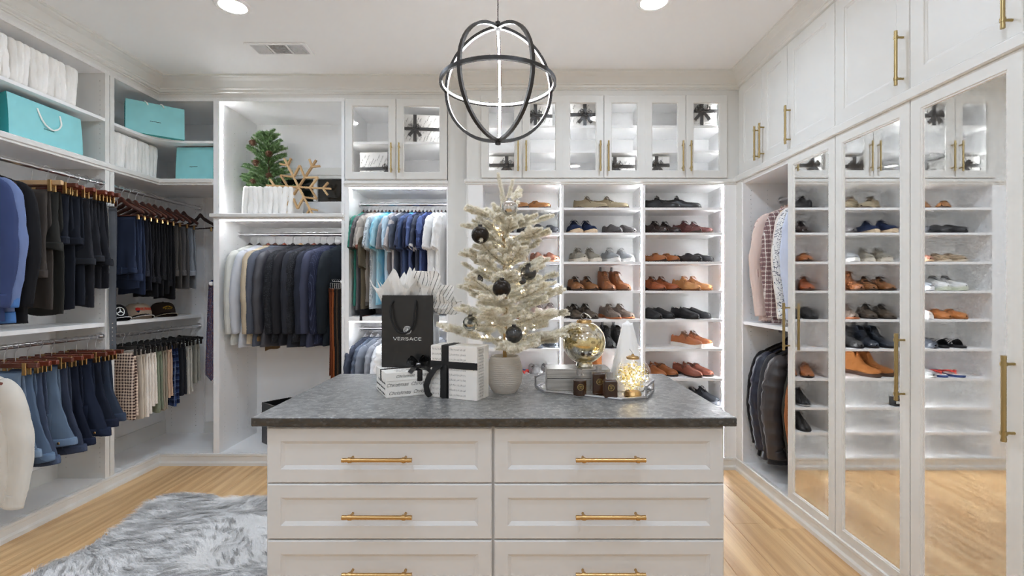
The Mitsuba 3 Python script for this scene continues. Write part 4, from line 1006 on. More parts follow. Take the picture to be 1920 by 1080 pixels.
for i, (y, col, nm, st, bs) in enumerate([(3.51, (20, 20, 22), 'black', 'sweater', 'fabric'), (3.465, (64, 66, 42), 'olive green', 'sweater', 'fabric'), (3.42, (30, 36, 58), 'quilted navy', 'puffer', 'satin'), (3.35, (62, 62, 66), 'charcoal', 'sweater', 'fabric'), (3.235, (58, 52, 54), 'brown-black quilted down', 'puffer', 'satin'),
                                          (3.11, (50, 50, 44), 'dark olive', 'sweater', 'fabric'), (3.05, (158, 90, 44), 'rust suede', 'sweater', 'fabric')]):
    top_garment('jacket', f'{nm} jacket hanging low in the open wardrobe', 'jacket', 'jackets in the open wardrobe', (wx + [0.02, 0.02, 0.01, 0.0, 0.0, 0.05, 0.04][i], y, 1.06), 6 + 3 * math.sin(i * 2.7), col, st, 460 + i, bs, 0.80 if i != 4 else 0.74, 0.9)
    hanger('shirt', BK, f'black hanger of the {nm} jacket', (wx + [0.02, 0.02, 0.01, 0.0, 0.0, 0.05, 0.04][i], y, 1.06), 6 + 3 * math.sin(i * 2.7), 'jacket hangers in the open wardrobe')
# ---------------------------------------------------------------- shoes
def shoe_stations(style):
    s = np.array([0, .025, .07, .13, .2, .28, .34, .42, .5, .6, .7, .8, .88, .94, .98, 1.0])
    w = np.array([.006, .020, .0285, .0325, .0335, .0325, .0320, .0335, .0365, .0415, .0450, .0445, .039, .029, .017, .005])
    h = {'oxford': [.040, .062, .067, .064, .060, .066, .078, .076, .066, .054, .046, .042, .037, .031, .022, .012],
         'sneaker': [.038, .058, .064, .060, .056, .064, .080, .078, .068, .056, .048, .044, .040, .035, .026, .014],
         'slipon': [.036, .056, .060, .056, .052, .052, .056, .068, .066, .055, .047, .042, .037, .031, .022, .012],
         'loafer': [.034, .052, .056, .050, .046, .044, .046, .056, .062, .052, .045, .041, .036, .030, .022, .012],
         'clog': [.004, .006, .010, .014, .022, .034, .052, .066, .070, .060, .051, .045, .040, .034, .025, .012],
         'boot': [.120, .132, .136, .136, .135, .135, .130, .104, .080, .060, .050, .045, .040, .034, .024, .012],
         'fleece': [.150, .165, .170, .170, .170, .168, .160, .120, .084, .064, .054, .048, .043, .036, .026, .012]}[style]
    return s, w, np.array(h)
def lift(style, s):
    """height of the sole's top at each station."""
    if style in ('sneaker', 'fleece'): return 0.026 - 0.006 * np.clip((s - 0.2) / 0.5, 0, 1) + 0.008 * np.clip((s - 0.85) / 0.15, 0, 1) ** 2
    if style in ('loafer', 'clog'): return 0.018 - 0.006 * np.clip((s - 0.2) / 0.3, 0, 1) + 0.006 * np.clip((s - 0.85) / 0.15, 0, 1) ** 2
    return 0.030 - 0.019 * np.clip((s - 0.22) / 0.26, 0, 1) ** 1.2 + 0.006 * np.clip((s - 0.82) / 0.18, 0, 1) ** 2
_sm = {}
def shoe_meshes(style, side, L=0.29):
    key = (style, side)
    if key in _sm: return _sm[key]
    s0, w0, h0 = shoe_stations(style)
    q = np.concatenate([np.linspace(0, 0.06, 6)[:-1], np.linspace(0.06, 0.9, 34)[:-1], np.linspace(0.9, 1.0, 9)])
    w, h = PchipInterpolator(s0, w0)(q), PchipInterpolator(s0, h0)(q)
    zb = lift(style, q)
    cx = side * (0.010 * np.clip((q - 0.35) / 0.65, 0, 1) ** 1.3 - 0.004 * np.exp(-((q - 0.42) / 0.12) ** 2))
    y = L * (0.5 - q)
    s_end = {'oxford': .33, 'sneaker': .33, 'slipon': .40, 'loafer': .46, 'clog': .36, 'boot': .37, 'fleece': .36}[style]
    o = np.clip((q - 0.035) / 0.02, 0, 1) * np.clip((s_end - q) / 0.03, 0, 1)
    shaft = np.clip((s_end - q) / 0.08, 0, 1) if style in ('boot', 'fleece') else np.zeros_like(q)
    n = 33
    th = np.linspace(PI, 0, n)
    R = []; inner = []
    for i in range(len(q)):
        p = 0.75; qv = 0.72 - 0.5 * shaft[i] - 0.25 * o[i]
        x = spow(np.cos(th), p); z = np.sin(th) ** max(qv, 0.18)
        tuck = 1 - (0.30 - 0.12 * shaft[i]) * z ** 2 * (0.5 + 0.5 * o[i]) * (1 if style != 'clog' else 0.6)
        xx = w[i] * x * tuck; zz = h[i] * z
        ins = (np.abs(np.linspace(-1, 1, n)) < 0.56)
        zi = 0.012 + 0.3 * (h[i] - 0.012) * np.abs(np.linspace(-1, 1, n)) / 0.56 * (np.abs(np.linspace(-1, 1, n)) > 0.4)
        zz = np.where(ins, zz * (1 - o[i]) + np.minimum(zz, zi) * o[i], zz)
        xx = np.where(ins & (o[i] > 0.5), np.linspace(-1, 1, n) / 0.56 * w[i] * 0.56 * (1 - 0.1), xx)
        R.append(np.stack([cx[i] + xx, np.full(n, y[i]), zb[i] + zz], -1)); inner.append(ins & (o[i] > 0.5))
    R = np.array(R); inner = np.array(inner)
    g = grid(R); fi = inner.ravel()[g.faces].all(1)
    up = trimesh.Trimesh(g.vertices, g.faces[~fi], process=False); up.remove_unreferenced_vertices()
    lin_ = trimesh.Trimesh(g.vertices, g.faces[fi], process=False); lin_.remove_unreferenced_vertices()
    # sole
    rim = 0.0035 if style in ('oxford', 'boot', 'sneaker', 'fleece') else 0.0015
    S = []
    for i in range(len(q)):
        b = 0.0
        if style in ('oxford', 'slipon', 'boot'):
            b = 0.0 if q[i] < 0.27 else (zb[i] - 0.009 if q[i] < 0.5 else max(0.0, zb[i] - 0.0105))
            if q[i] > 0.85: b = zb[i] - 0.0105 if zb[i] > 0.0105 else 0
        elif q[i] > 0.85: b = 0.9 * (zb[i] - zb[np.searchsorted(q, 0.85)])
        b = max(b, 0); tz = zb[i] + (0.006 if style in ('sneaker', 'fleece') else 0.001)
        W = w[i] + rim
        yy = y[i] + (rim if i == 0 else (-rim if i == len(q) - 1 else 0))
        S.append([[cx[i] - W, yy, b + 0.002], [cx[i] - W + 0.002, yy, b], [cx[i] + W - 0.002, yy, b], [cx[i] + W, yy, b + 0.002], [cx[i] + W, yy, tz - 0.0015], [cx[i] + W - 0.002, yy, tz], [cx[i] - W + 0.002, yy, tz], [cx[i] - W, yy, tz - 0.0015]])
    sole = loft(S)
    # points on the vamp for laces and straps
    def on(s, u, lift_=0.002):
        i = int(np.searchsorted(q, s)); ww = np.interp(s, q, w); hh = np.interp(s, q, h); zz = np.interp(s, q, zb); c = np.interp(s, q, cx)
        j = (u + 1) / 2 * (n - 1); k = int(np.clip(j, 0, n - 2)); f = j - k
        pt = R[min(i, len(q) - 1)][k] * (1 - f) + R[min(i, len(q) - 1)][k + 1] * f
        return np.array([pt[0], L * (0.5 - s), pt[2] + lift_])
    extra = {}
    if style in ('oxford', 'sneaker', 'boot'):
        a, b = (0.38, 0.56) if style != 'boot' else (0.39, 0.58)
        ms = []
        for k in range(5):
            s = a + (b - a) * k / 4
            ms.append(tube([on(s, u, 0.003) for u in np.linspace(-0.34, 0.34, 7)], 0.0017, 5))
            if k: ms.append(tube([on(s - (b - a) / 4 * t, -0.3 + 0.6 * t, 0.004) for t in np.linspace(0, 1, 5)], 0.0016, 5))
        top = on(a - 0.01, 0, 0.006)
        for sg in (-1, 1):
            ms.append(tube([top + [sg * 0.026 * math.sin(t) * (1 - 0.2 * math.cos(t)), -0.010 * math.sin(t) - 0.012 * t / PI, 0.004 * math.sin(t) - 0.012 * math.sin(t) ** 2 + 0.003] for t in np.linspace(0, PI, 12)], 0.0016, 5))
            ms.append(tube([top + [sg * 0.036 * t, -0.02 * t, 0.006 - 0.030 * t * t + 0.01 * math.sin(t * 3)] for t in np.linspace(0, 1, 8)], 0.0014, 5))
        extra['laces'] = cat(ms)
        tp = [[on(s, u, 0.0035) for u in np.linspace(-0.22, 0.22, 7)] for s in np.linspace(a - 0.045, b, 9)]
        for r_ in range(2):
            for p_ in tp[r_]: p_[2] += 0.007 - 0.004 * r_
        extra['tongue'] = grid(np.array(tp))
        # facing seams: the eyelet tabs stand proud of the vamp
        fc = []
        for sg in (-1, 1):
            fc.append(tube([on(s, sg * (0.30 + 0.25 * ((s - a) / (b - a)) ** 3), 0.0008) for s in np.linspace(a - 0.03, b + 0.01, 10)], 0.0022, 5))
        extra['facing'] = cat(fc)
    if style == 'loafer':
        extra['strap'] = grid(np.array([[on(s, u, 0.0028) for u in np.linspace(-0.72, 0.72, 17)] for s in (0.54, 0.56, 0.585, 0.605)]))
    if style == 'slipon':
        extra['strap'] = grid(np.array([[on(s, u, 0.0022) for u in np.linspace(-0.8, -0.42, 9)] for s in (0.36, 0.39, 0.42, 0.45)]))
    if style in ('boot', 'fleece'):
        i = int(np.searchsorted(q, 0.05))
        extra['pull_tab'] = cbox(-0.009, 0.009, y[i] + 0.001, y[i] + 0.006, zb[i] + h[i] - 0.02, zb[i] + h[i] + (0.022 if style == 'boot' else 0.0), 0.001)
    if style in ('oxford', 'boot'):
        extra['toe_cap'] = tube([on(0.80, u, 0.0005) for u in np.linspace(-0.98, 0.98, 21)], 0.0013, 5)
    _sm[key] = (up, lin_, sole, extra)
    return _sm[key]

def shoe(style, desc, col, pos, yaw, side, where, sole_col=(40, 30, 26), lace=(24, 22, 22), lining=(60, 46, 38), bsdf='leather', noun='shoe', group=None, strap=None, buckle=False):
    base = {'monk': 'slipon', 'bit': 'loafer', 'derby': 'oxford'}.get(style, style)
    nm = {'sneaker': 'sneaker', 'boot': 'boot', 'fleece': 'boot', 'loafer': 'loafer', 'bit': 'loafer', 'clog': 'clog', 'derby': 'dress_shoe', 'oxford': 'dress_shoe', 'monk': 'dress_shoe', 'slipon': 'slip_on_shoe'}[style]
    t = thing(nm, f'{desc}, {"right" if side > 0 else "left"} of its pair, {where}', nm.replace('_', ' '), group)
    up, ln, so, ex = shoe_meshes(base, side)
    Mx = T().translate(list(pos)).rotate([0, 0, 1], yaw)
    part(t, 'upper', placed(colored(up, col, bsdf, True), Mx))
    part(t, 'lining', placed(colored(ln, lining, 'fabric', True), Mx))
    part(t, 'sole', placed(colored(so, sole_col, 'rubber', 35), Mx))
    dark = tuple(np.array(col) * 0.72)
    for k, m in ex.items():
        if k == 'toe_cap' and style == 'derby': continue
        if k == 'strap' and style == 'monk':
            m = grid(np.array(m.vertices).reshape(4, 9, 3)); L2 = shoe_meshes('slipon', side)
        c = {'laces': lace, 'tongue': dark, 'facing': dark, 'strap': strap or dark, 'pull_tab': (30, 28, 28), 'toe_cap': dark}[k]
        part(t, k, placed(colored(m, c, 'fabric' if k == 'laces' else bsdf, True), Mx))
    if style == 'monk':
        g = shoe_meshes('oxford', side)[3]['tongue']; v = g.vertices.reshape(9, 7, 3)
        sp = ribbon([v[5][0] + [-0.014, 0, -0.016], v[5][0] + [-0.004, 0, -0.003], v[5][3] + [0, 0, 0.002], v[5][6] + [0.004, 0, -0.003], v[5][6] + [0.014, 0, -0.016]], (0, 1, 0), 0.018, 0.003)
        part(t, 'strap', placed(colored(sp, dark, bsdf, 40), Mx))
        bk = v[5][6] + [0.002, -0.0, 0.002]
        part(t, 'buckle', mikit.ply(tube([bk + np.array(d) for d in ([-.007, -.011, .003], [.007, -.011, -.003], [.007, .011, -.003], [-.007, .011, .003])], 0.0015, 6, closed=True), 'steel', 40, to_world=Mx))
    if style == 'bit':
        v = np.array(ex['strap'].vertices).reshape(4, 17, 3)
        part(t, 'bit', mikit.ply(tube([v[1][k] + [0, 0, 0.003] for k in range(4, 13)], 0.0022, 6), 'brass', 40, to_world=Mx), 'brass horsebit')
    return t

ROWN = ['top', 'second', 'third', 'fourth', 'fifth', 'sixth', 'seventh', 'eighth', 'ninth']
COLN = ['left', 'middle', 'right']
def pair(u, r, x, style, desc, col, yaw=12, gap=0.104, toe=0.012, **kw):
    z = SHELF[r]; L = 0.29; c, s = math.cos(math.radians(yaw)), math.sin(math.radians(yaw))
    rr = random.Random(u * 100 + r * 10 + int(x * 1000))
    # the toe end is the nearest part: keep it just inside the shelf's front edge
    reach = max(L / 2 * abs(c) + 0.05 * abs(s), 0.06)
    cy = D + toe + reach
    for sd in (-1, 1):
        dx, dy = sd * gap / 2 * (c if abs(yaw) < 40 else 0.75), (sd * gap / 2 * s if abs(yaw) < 40 else 0.0)
        if abs(yaw) >= 40: dx, dy = sd * 0.078, -sd * 0.01 * 0
        yw = yaw + rr.uniform(-3, 3)
        # local toe points to -y; +x local is the viewer's right
        shoe(style, desc, col, (x + dx, cy + dy + 0.004 * (sd > 0), z), yw, sd, f'{ROWN[r]} shelf, {COLN[u]} column', group=None, **kw)
W_ = (226, 224, 220)
pair(2, 0, 1.20, 'derby', 'black leather lace-up shoe turned sideways', (30, 29, 30), 62, sole_col=(34, 32, 32))
pair(2, 1, 1.14, 'oxford', 'black shoe with a brown burnished toe', (44, 28, 24), 22, sole_col=(30, 24, 22), bsdf='patent')
pair(2, 1, 1.375, 'oxford', 'burgundy and brown wingtip shoe', (98, 56, 52), 26, sole_col=(60, 48, 38), lace=(70, 40, 44))
pair(2, 2, 1.13, 'bit', 'caramel brown loafer with a bit', (150, 86, 40), 20, sole_col=(50, 32, 22))
pair(2, 2, 1.38, 'loafer', 'black leather loafer with a strap', (32, 31, 33), 28, sole_col=(24, 22, 22))
pair(2, 3, 1.115, 'oxford', 'cognac brown lace-up shoe', (146, 74, 36), 24, sole_col=(60, 34, 22), lace=(80, 42, 26))
pair(2, 3, 1.37, 'derby', 'light tan lace-up shoe', (196, 140, 88), 28, sole_col=(112, 72, 42), lace=(170, 116, 72))
pair(2, 4, 1.09, 'slipon', 'plain black slip-on nearer the middle column', (26, 26, 28), 22, sole_col=(20, 20, 20), noun='slip-on')
pair(2, 4, 1.36, 'slipon', 'plain black slip-on beside the light strip', (28, 28, 31), 28, sole_col=(20, 20, 20))
pair(2, 5, 1.37, 'sneaker', 'tan leather sneaker with a thick white sole', (172, 104, 62), 30, sole_col=(236, 232, 226), lace=(70, 48, 36))
pair(2, 6, 1.11, 'monk', 'brown strapped shoe', (150, 88, 44), 26, sole_col=(44, 30, 24))
pair(2, 6, 1.38, 'monk', 'red-brown double-strap shoe', (134, 76, 58), 26, sole_col=(52, 34, 28))
pair(2, 7, 1.15, 'derby', 'black lace-up shoe with a grey sole', (28, 28, 30), 15, sole_col=(150, 150, 150))
pair(2, 7, 1.43, 'sneaker', 'black and grey running sneaker', (52, 54, 58), 20, sole_col=(90, 92, 96), bsdf='fabric')
pair(2, 8, 1.15, 'derby', 'black lace-up shoe with loose laces', (26, 26, 28), 15, sole_col=(24, 24, 24))
pair(1, 0, 0.655, 'derby', 'taupe suede lace-up shoe turned sideways', (150, 136, 112), 55, sole_col=(66, 54, 42), lace=(80, 66, 52), bsdf='fabric')
pair(1, 1, 0.505, 'sneaker', 'navy sneaker with a white and gum sole', (34, 44, 70), 12, sole_col=(214, 190, 160), lace=(26, 32, 52), bsdf='fabric')
pair(1, 1, 0.80, 'slipon', 'dark grey-brown slip-on shoe', (78, 74, 74), 16, sole_col=(50, 46, 44))
pair(1, 2, 0.535, 'sneaker', 'khaki suede sneaker', (142, 136, 124), 14, sole_col=(214, 204, 188), lace=(120, 114, 104), bsdf='fabric')
pair(1, 2, 0.785, 'sneaker', 'grey sneaker with white laces', (142, 144, 146), 14, sole_col=W_, lace=(190, 190, 190), bsdf='fabric')
pair(1, 3, 0.515, 'derby', 'mid-brown lace-up shoe with dark laces', (130, 84, 46), 14, sole_col=(54, 38, 28), lace=(30, 24, 22))
pair(1, 3, 0.755, 'boot', 'brown and tan leather ankle boot', (136, 84, 50), 12, sole_col=(80, 52, 34), lace=(90, 56, 34))
pair(1, 4, 0.505, 'derby', 'dark olive-brown lace-up shoe', (74, 62, 50), 18, sole_col=(40, 32, 26))
pair(1, 4, 0.78, 'oxford', 'brown-grey lace-up shoe with an orange sole', (100, 86, 76), 20, sole_col=(150, 86, 50), lace=(84, 70, 60))
pair(1, 5, 0.535, 'boot', 'blue-black leather ankle boot', (44, 50, 60), 0, sole_col=(26, 24, 24), bsdf='patent')
pair(1, 5, 0.765, 'boot', 'black leather ankle boot with pull tabs', (52, 52, 52), 10, sole_col=(28, 26, 26))
pair(1, 6, 0.56, 'fleece', 'rust suede boot with dark fleece lining', (168, 108, 62), -18, gap=0.12, sole_col=(70, 50, 38), lining=(34, 36, 42), bsdf='fabric')
pair(0, 0, 0.065, 'bit', 'tan brown moccasin turned sideways', (146, 98, 54), 50, sole_col=(50, 40, 34))
pair(0, 1, -0.01, 'clog', 'black slip-in sandal', (36, 36, 38), 0, sole_col=(26, 26, 26))
pair(0, 1, 0.215, 'clog', 'black rubber clog', (44, 44, 48), 18, gap=0.10, sole_col=(30, 30, 32), bsdf='rubber')
pair(0, 2, -0.005, 'loafer', 'taupe suede slip-on', (146, 128, 106), 0, sole_col=(206, 192, 172), bsdf='fabric')
pair(0, 2, 0.22, 'slipon', 'red-brown slip-on with a tan sole', (150, 98, 78), 14, gap=0.10, sole_col=(206, 172, 136))
pair(0, 3, -0.005, 'sneaker', 'white running sneaker with black laces', (230, 230, 230), 0, sole_col=(206, 210, 190), lace=(16, 16, 16), bsdf='fabric')
pair(0, 3, 0.22, 'sneaker', 'grey knit running sneaker', (128, 132, 138), 16, gap=0.10, sole_col=(226, 226, 228), lace=(90, 94, 100), bsdf='fabric')
pair(0, 4, -0.01, 'bit', 'tan leather loafer with a metal bit', (176, 108, 52), 0, sole_col=(140, 86, 44))
pair(0, 4, 0.225, 'sneaker', 'white and blush sneaker', (226, 214, 208), 14, gap=0.10, sole_col=(236, 232, 230), lace=(90, 80, 80), bsdf='fabric')
pair(0, 5, 0.20, 'clog', 'dark grey rubber clog', (56, 60, 68), 12, gap=0.108, sole_col=(74, 78, 84))
pair(0, 6, 0.205, 'loafer', 'pale grey slip-on', (160, 160, 160), 12, gap=0.105, sole_col=(206, 204, 200), bsdf='fabric')

def slide(x, r, yaw, sd, kind):
    z = SHELF[r]; Mx = T().translate([x, D + 0.165, z]).rotate([0, 0, 1], yaw)
    lab = ('black slide sandal with white stripes' if kind == 'slide' else 'white flip-flop with red straps and a blue sole')
    t = thing('slide_sandal' if kind == 'slide' else 'flip_flop', f'{lab}, {"right" if sd > 0 else "left"} of its pair, left shoe column', 'sandal')
    so = shoe_meshes('clog', sd)[2]
    part(t, 'sole', placed(colored(so, (24, 24, 25) if kind == 'slide' else (46, 66, 120), 'rubber', 35), Mx))
    ft = move(so, 0, 0, 0.0); v = ft.vertices.copy(); v[:, 2] = v[:, 2] * 0.12 + 0.0155; v[:, 0] *= 0.9; v[:, 1] *= 0.95
    part(t, 'footbed', placed(colored(trimesh.Trimesh(v, ft.faces, process=False), (44, 44, 46) if kind == 'slide' else (232, 232, 232), 'rubber', 35), Mx))
    if kind == 'slide':
        def arc(y0, y1, o):
            return grid(np.array([[[math.cos(a) * 0.047, yy, 0.012 + math.sin(a) * (0.052 + o)] for a in np.linspace(PI, 0, 17)] for yy in (y0, y1)]))
        part(t, 'strap', placed(colored(cat(arc(0.01, -0.085, 0), arc(0.01, -0.085, -0.004)), (26, 26, 28), 'leather', True), Mx))
        for i in range(3):
            st = grid(np.array([[[math.cos(a) * 0.0475, yy - 0.03 * math.sin(a), 0.012 + math.sin(a) * 0.0533] for a in np.linspace(PI, 0, 17)] for yy in (0.003 - i * 0.024, -0.009 - i * 0.024)]))
            part(t, 'stripe', placed(colored(st, (236, 236, 236), 'leather', True), Mx))
    else:
        ms = [tube([(sg * 0.04, 0.02, 0.014), (sg * 0.034, -0.02, 0.036), (sg * 0.018, -0.06, 0.042), (0, -0.082, 0.030), (0, -0.088, 0.014)], [0.008, 0.0085, 0.008, 0.006, 0.004], 8) for sg in (-1, 1)]
        part(t, 'strap', placed(colored(cat(ms), (214, 70, 62), 'rubber', True), Mx))
for sd in (-1, 1):
    slide(-0.005 + sd * 0.056, 5, 2, sd, 'slide')
    slide(0.0 + sd * 0.056, 6, 4, sd, 'flip')
bxk = thing('shoe_care_box', 'small black and white box on the eighth shelf of the middle shoe column', 'box')
part(bxk, 'box', mikit.ply(cbox(0.375, 0.455, D + 0.03, D + 0.09, SHELF[7], SHELF[7] + 0.065, 0.002), 'black_satin'))
part(bxk, 'label', colored(bx(0.385, 0.445, D + 0.0292, D + 0.0305, SHELF[7] + 0.02, SHELF[7] + 0.04), (214, 214, 212), 'paper'))
# ---------------------------------------------------------------- on the island
CT = 0.915
M('needle_dyed', {'type': 'principledthin', 'base_color': DYE, 'roughness': 0.6, 'diff_trans': 0.7, 'spec_trans': 0.0})
def many(blocks):
    """blocks of (vertices, faces, colour) -> one mesh and its packed colours."""
    V, F, U, k = [], [], [], 0
    for v, f, c in blocks:
        V.append(v); F.append(np.asarray(f) + k); U.append(np.tile(packed(c), (len(v), 1))); k += len(v)
    return trimesh.Trimesh(np.vstack(V), np.vstack(F), process=False), np.vstack(U)

def needles(path, n, length, cols, rng, flat=0.35, width=0.0011, lean=0.6, z_up=0.0):
    """fir needles round a twig: thin leaf-shaped blades; returns vertices, faces and packed colours."""
    p = np.asarray(path, float)
    s = np.concatenate([[0], np.cumsum(np.linalg.norm(np.diff(p, axis=0), axis=1))]); q = rng.uniform(0, s[-1], n)
    c = np.stack([np.interp(q, s, p[:, k]) for k in range(3)], 1)
    t = np.stack([np.interp(q, s, np.gradient(p[:, k])) for k in range(3)], 1); t /= np.linalg.norm(t, axis=1, keepdims=True)
    up = np.tile([0, 0, 1.0], (n, 1)); a = np.cross(t, up); a /= np.linalg.norm(a, axis=1, keepdims=True) + 1e-9; b = np.cross(t, a)
    ph = rng.uniform(0, 2 * PI, n)
    rad = np.cos(ph)[:, None] * a + np.sin(ph)[:, None] * b
    d = t * lean + rad + [0, 0, z_up]; d /= np.linalg.norm(d, axis=1, keepdims=True)
    L = length * rng.uniform(0.6, 1.15, n)[:, None] * (1 - 0.4 * (q / s[-1]) ** 3)[:, None]
    side = np.cross(d, rng.normal(size=(n, 3))); side /= np.linalg.norm(side, axis=1, keepdims=True)
    w = side * width
    V = np.stack([c - w * 0.5, c + w * 0.5, c + d * L * 0.55 + w, c + d * L * 0.55 - w, c + d * L], 1).reshape(-1, 3)
    k = np.arange(n)[:, None] * 5
    F = np.concatenate([k + [0, 1, 2], k + [0, 2, 3], k + [3, 2, 4]])
    U = np.repeat(np.array([packed(x) for x in cols])[rng.integers(0, len(cols), n)], 5, axis=0)
    return V, F, U

FROST = [(255, 253, 248), (253, 250, 242), (250, 245, 232), (240, 233, 214), (212, 204, 176), (255, 254, 250), (254, 252, 244)]
TX, TY = -0.05, 2.13
def frosted_tree():
    t = thing('frosted_tree', 'small frosted artificial fir tree in a woven-texture pot on the island', 'christmas tree')
    base_z, top_z = 1.075, 1.80
    part(t, 'trunk', colored(tube([(TX, TY, 1.04), (TX + 0.004, TY, 1.3), (TX - 0.006, TY, 1.55), (TX - 0.004, TY, 1.76)], [0.009, 0.008, 0.006, 0.004], 8), (150, 118, 70), 'rubber', True))
    rng = np.random.default_rng(42)
    specs = []
    N = 56
    for i in range(N):
        f = (i + 0.5) / N
        z = base_z + (1.70 - base_z) * f ** 0.92
        L = (0.235 * (1 - f) ** 0.85 + 0.055) * rng.uniform(0.82, 1.12)
        specs.append((z, i * 2.39996 + rng.uniform(-0.3, 0.3), L, 0.22 + 0.45 * f + rng.uniform(-0.2, 0.25)))
    # the long sparse sprays that show against the shelves, and the leader with its side shoots
    specs += [(1.66, PI + 0.1, 0.17, 0.32), (1.62, PI - 0.25, 0.19, 0.12), (1.63, 0.15, 0.20, 0.25), (1.58, -0.1, 0.2, 0.12), (1.50, PI + 0.3, 0.2, 0.05), (1.70, 0.9, 0.1, 1.2)]
    for z, az, L, rise in specs:
        d = np.array([math.cos(az), math.sin(az), 0])
        q = np.linspace(0, 1, 9)[:, None]
        p = np.array([TX, TY, z]) + d * L * q + np.array([0, 0, 1.0]) * (rise * L * q - 0.05 * L * np.sin(q * PI))
        Vs, Fs, Us, k = [], [], [], 0
        def add(V, F, U):
            nonlocal k
            Vs.append(V); Fs.append(F + k); Us.append(U); k += len(V)
        def twig(pp, r0, n, ln):
            m = tube(pp, np.linspace(r0, r0 * 0.5, len(pp)), 5)
            add(m.vertices, m.faces, np.tile(packed((150, 130, 98)), (len(m.vertices), 1)))
            add(*needles(pp, n, ln, FROST, rng, lean=0.75))
        twig(p, 0.0022, int(1500 * L / 0.2), 0.018)
        for j in range(int(4 + L * 26)):
            u = rng.uniform(0.3, 0.95); sg = 1 if j % 2 else -1
            c = p[0] + (p[-1] - p[0]) * u
            sd = d * 0.75 + sg * np.array([-d[1], d[0], 0]) * 0.75 + [0, 0, rng.uniform(0.0, 0.4)]
            l2 = L * (0.42 * (1 - u) + 0.16)
            pp = c + sd * l2 * np.linspace(0, 1, 5)[:, None]
            twig(pp, 0.0014, int(640 * l2 / 0.08), 0.016)
        part(t, 'branch', mikit.ply(trimesh.Trimesh(np.vstack(Vs), np.vstack(Fs), process=False), 'needle_dyed', False, uv=np.vstack(Us)))
    for (pts, n) in (([(TX - 0.004, TY, 1.70), (TX - 0.012, TY, 1.78), (TX - 0.026, TY, 1.84), (TX - 0.027, TY, 1.862)], 2600), ([(TX, TY, 1.72), (TX + 0.018, TY - 0.01, 1.76), (TX + 0.03, TY - 0.01, 1.81), (TX + 0.034, TY - 0.01, 1.832)], 1700)):
        V, F, U = needles(pts, n, 0.017, FROST, rng, lean=0.9)
        m = tube(pts, 0.003, 5)
        part(t, 'branch', mikit.ply(trimesh.Trimesh(np.vstack([V, m.vertices]), np.vstack([F, m.faces + len(V)]), process=False), 'needle_dyed', False, uv=np.vstack([U, np.tile(packed((150, 130, 98)), (len(m.vertices), 1))])))
    bl = []
    for i in range(46):
        f = rng.uniform(0, 1); z = base_z + 0.03 + 0.56 * f; a = i * 2.4; r = (0.17 * (1 - f) + 0.03) * rng.uniform(0.5, 1.0)
        bl.append(move(trimesh.creation.icosphere(1, 0.0033), TX + r * math.cos(a), TY + r * math.sin(a), z + 0.1 * r))
    part(t, 'fairy_lights', mikit.ply(cat(bl), 'lens', True, emitter=emit(22, (1.0, 0.86, 0.6), 0.3)), 'tiny warm fairy lights', kind='stuff')
frosted_tree()
# pot
def pot():
    prof = PchipInterpolator([0, 0.012, 0.05, 0.09, 0.13, 0.152, 0.157], [0.050, 0.056, 0.073, 0.0755, 0.068, 0.0605, 0.0595])
    zz = np.linspace(0, 0.157, 96); seg = 168
    a = np.arange(seg) / seg * 2 * PI
    rings = []
    for i, z in enumerate(zz):
        r = float(prof(z)); row = z / 0.0085; b = 0.0
        k = int(row); w = 0.0028 * (0 if z < 0.006 or z > 0.15 else 1)
        bump = w * np.abs(np.sin(a * 30 + (k % 2) * PI / 2)) * math.sin((row - k) * PI) ** 0.7
        rings.append(np.stack([(r + bump) * np.cos(a), (r + bump) * np.sin(a), np.full(seg, z)], -1))
    rings.append(np.stack([0.052 * np.cos(a), 0.052 * np.sin(a), np.full(seg, 0.157)], -1)); rings.append(np.stack([0.05 * np.cos(a), 0.05 * np.sin(a), np.full(seg, 0.135)], -1))
    return loft(rings)
pt = thing('plant_pot', 'round stone-grey pot with a woven texture, holding the frosted tree', 'pot')
part(pt, 'body', colored(move(pot(), TX, TY, CT), (186, 178, 168), 'rubber', True))
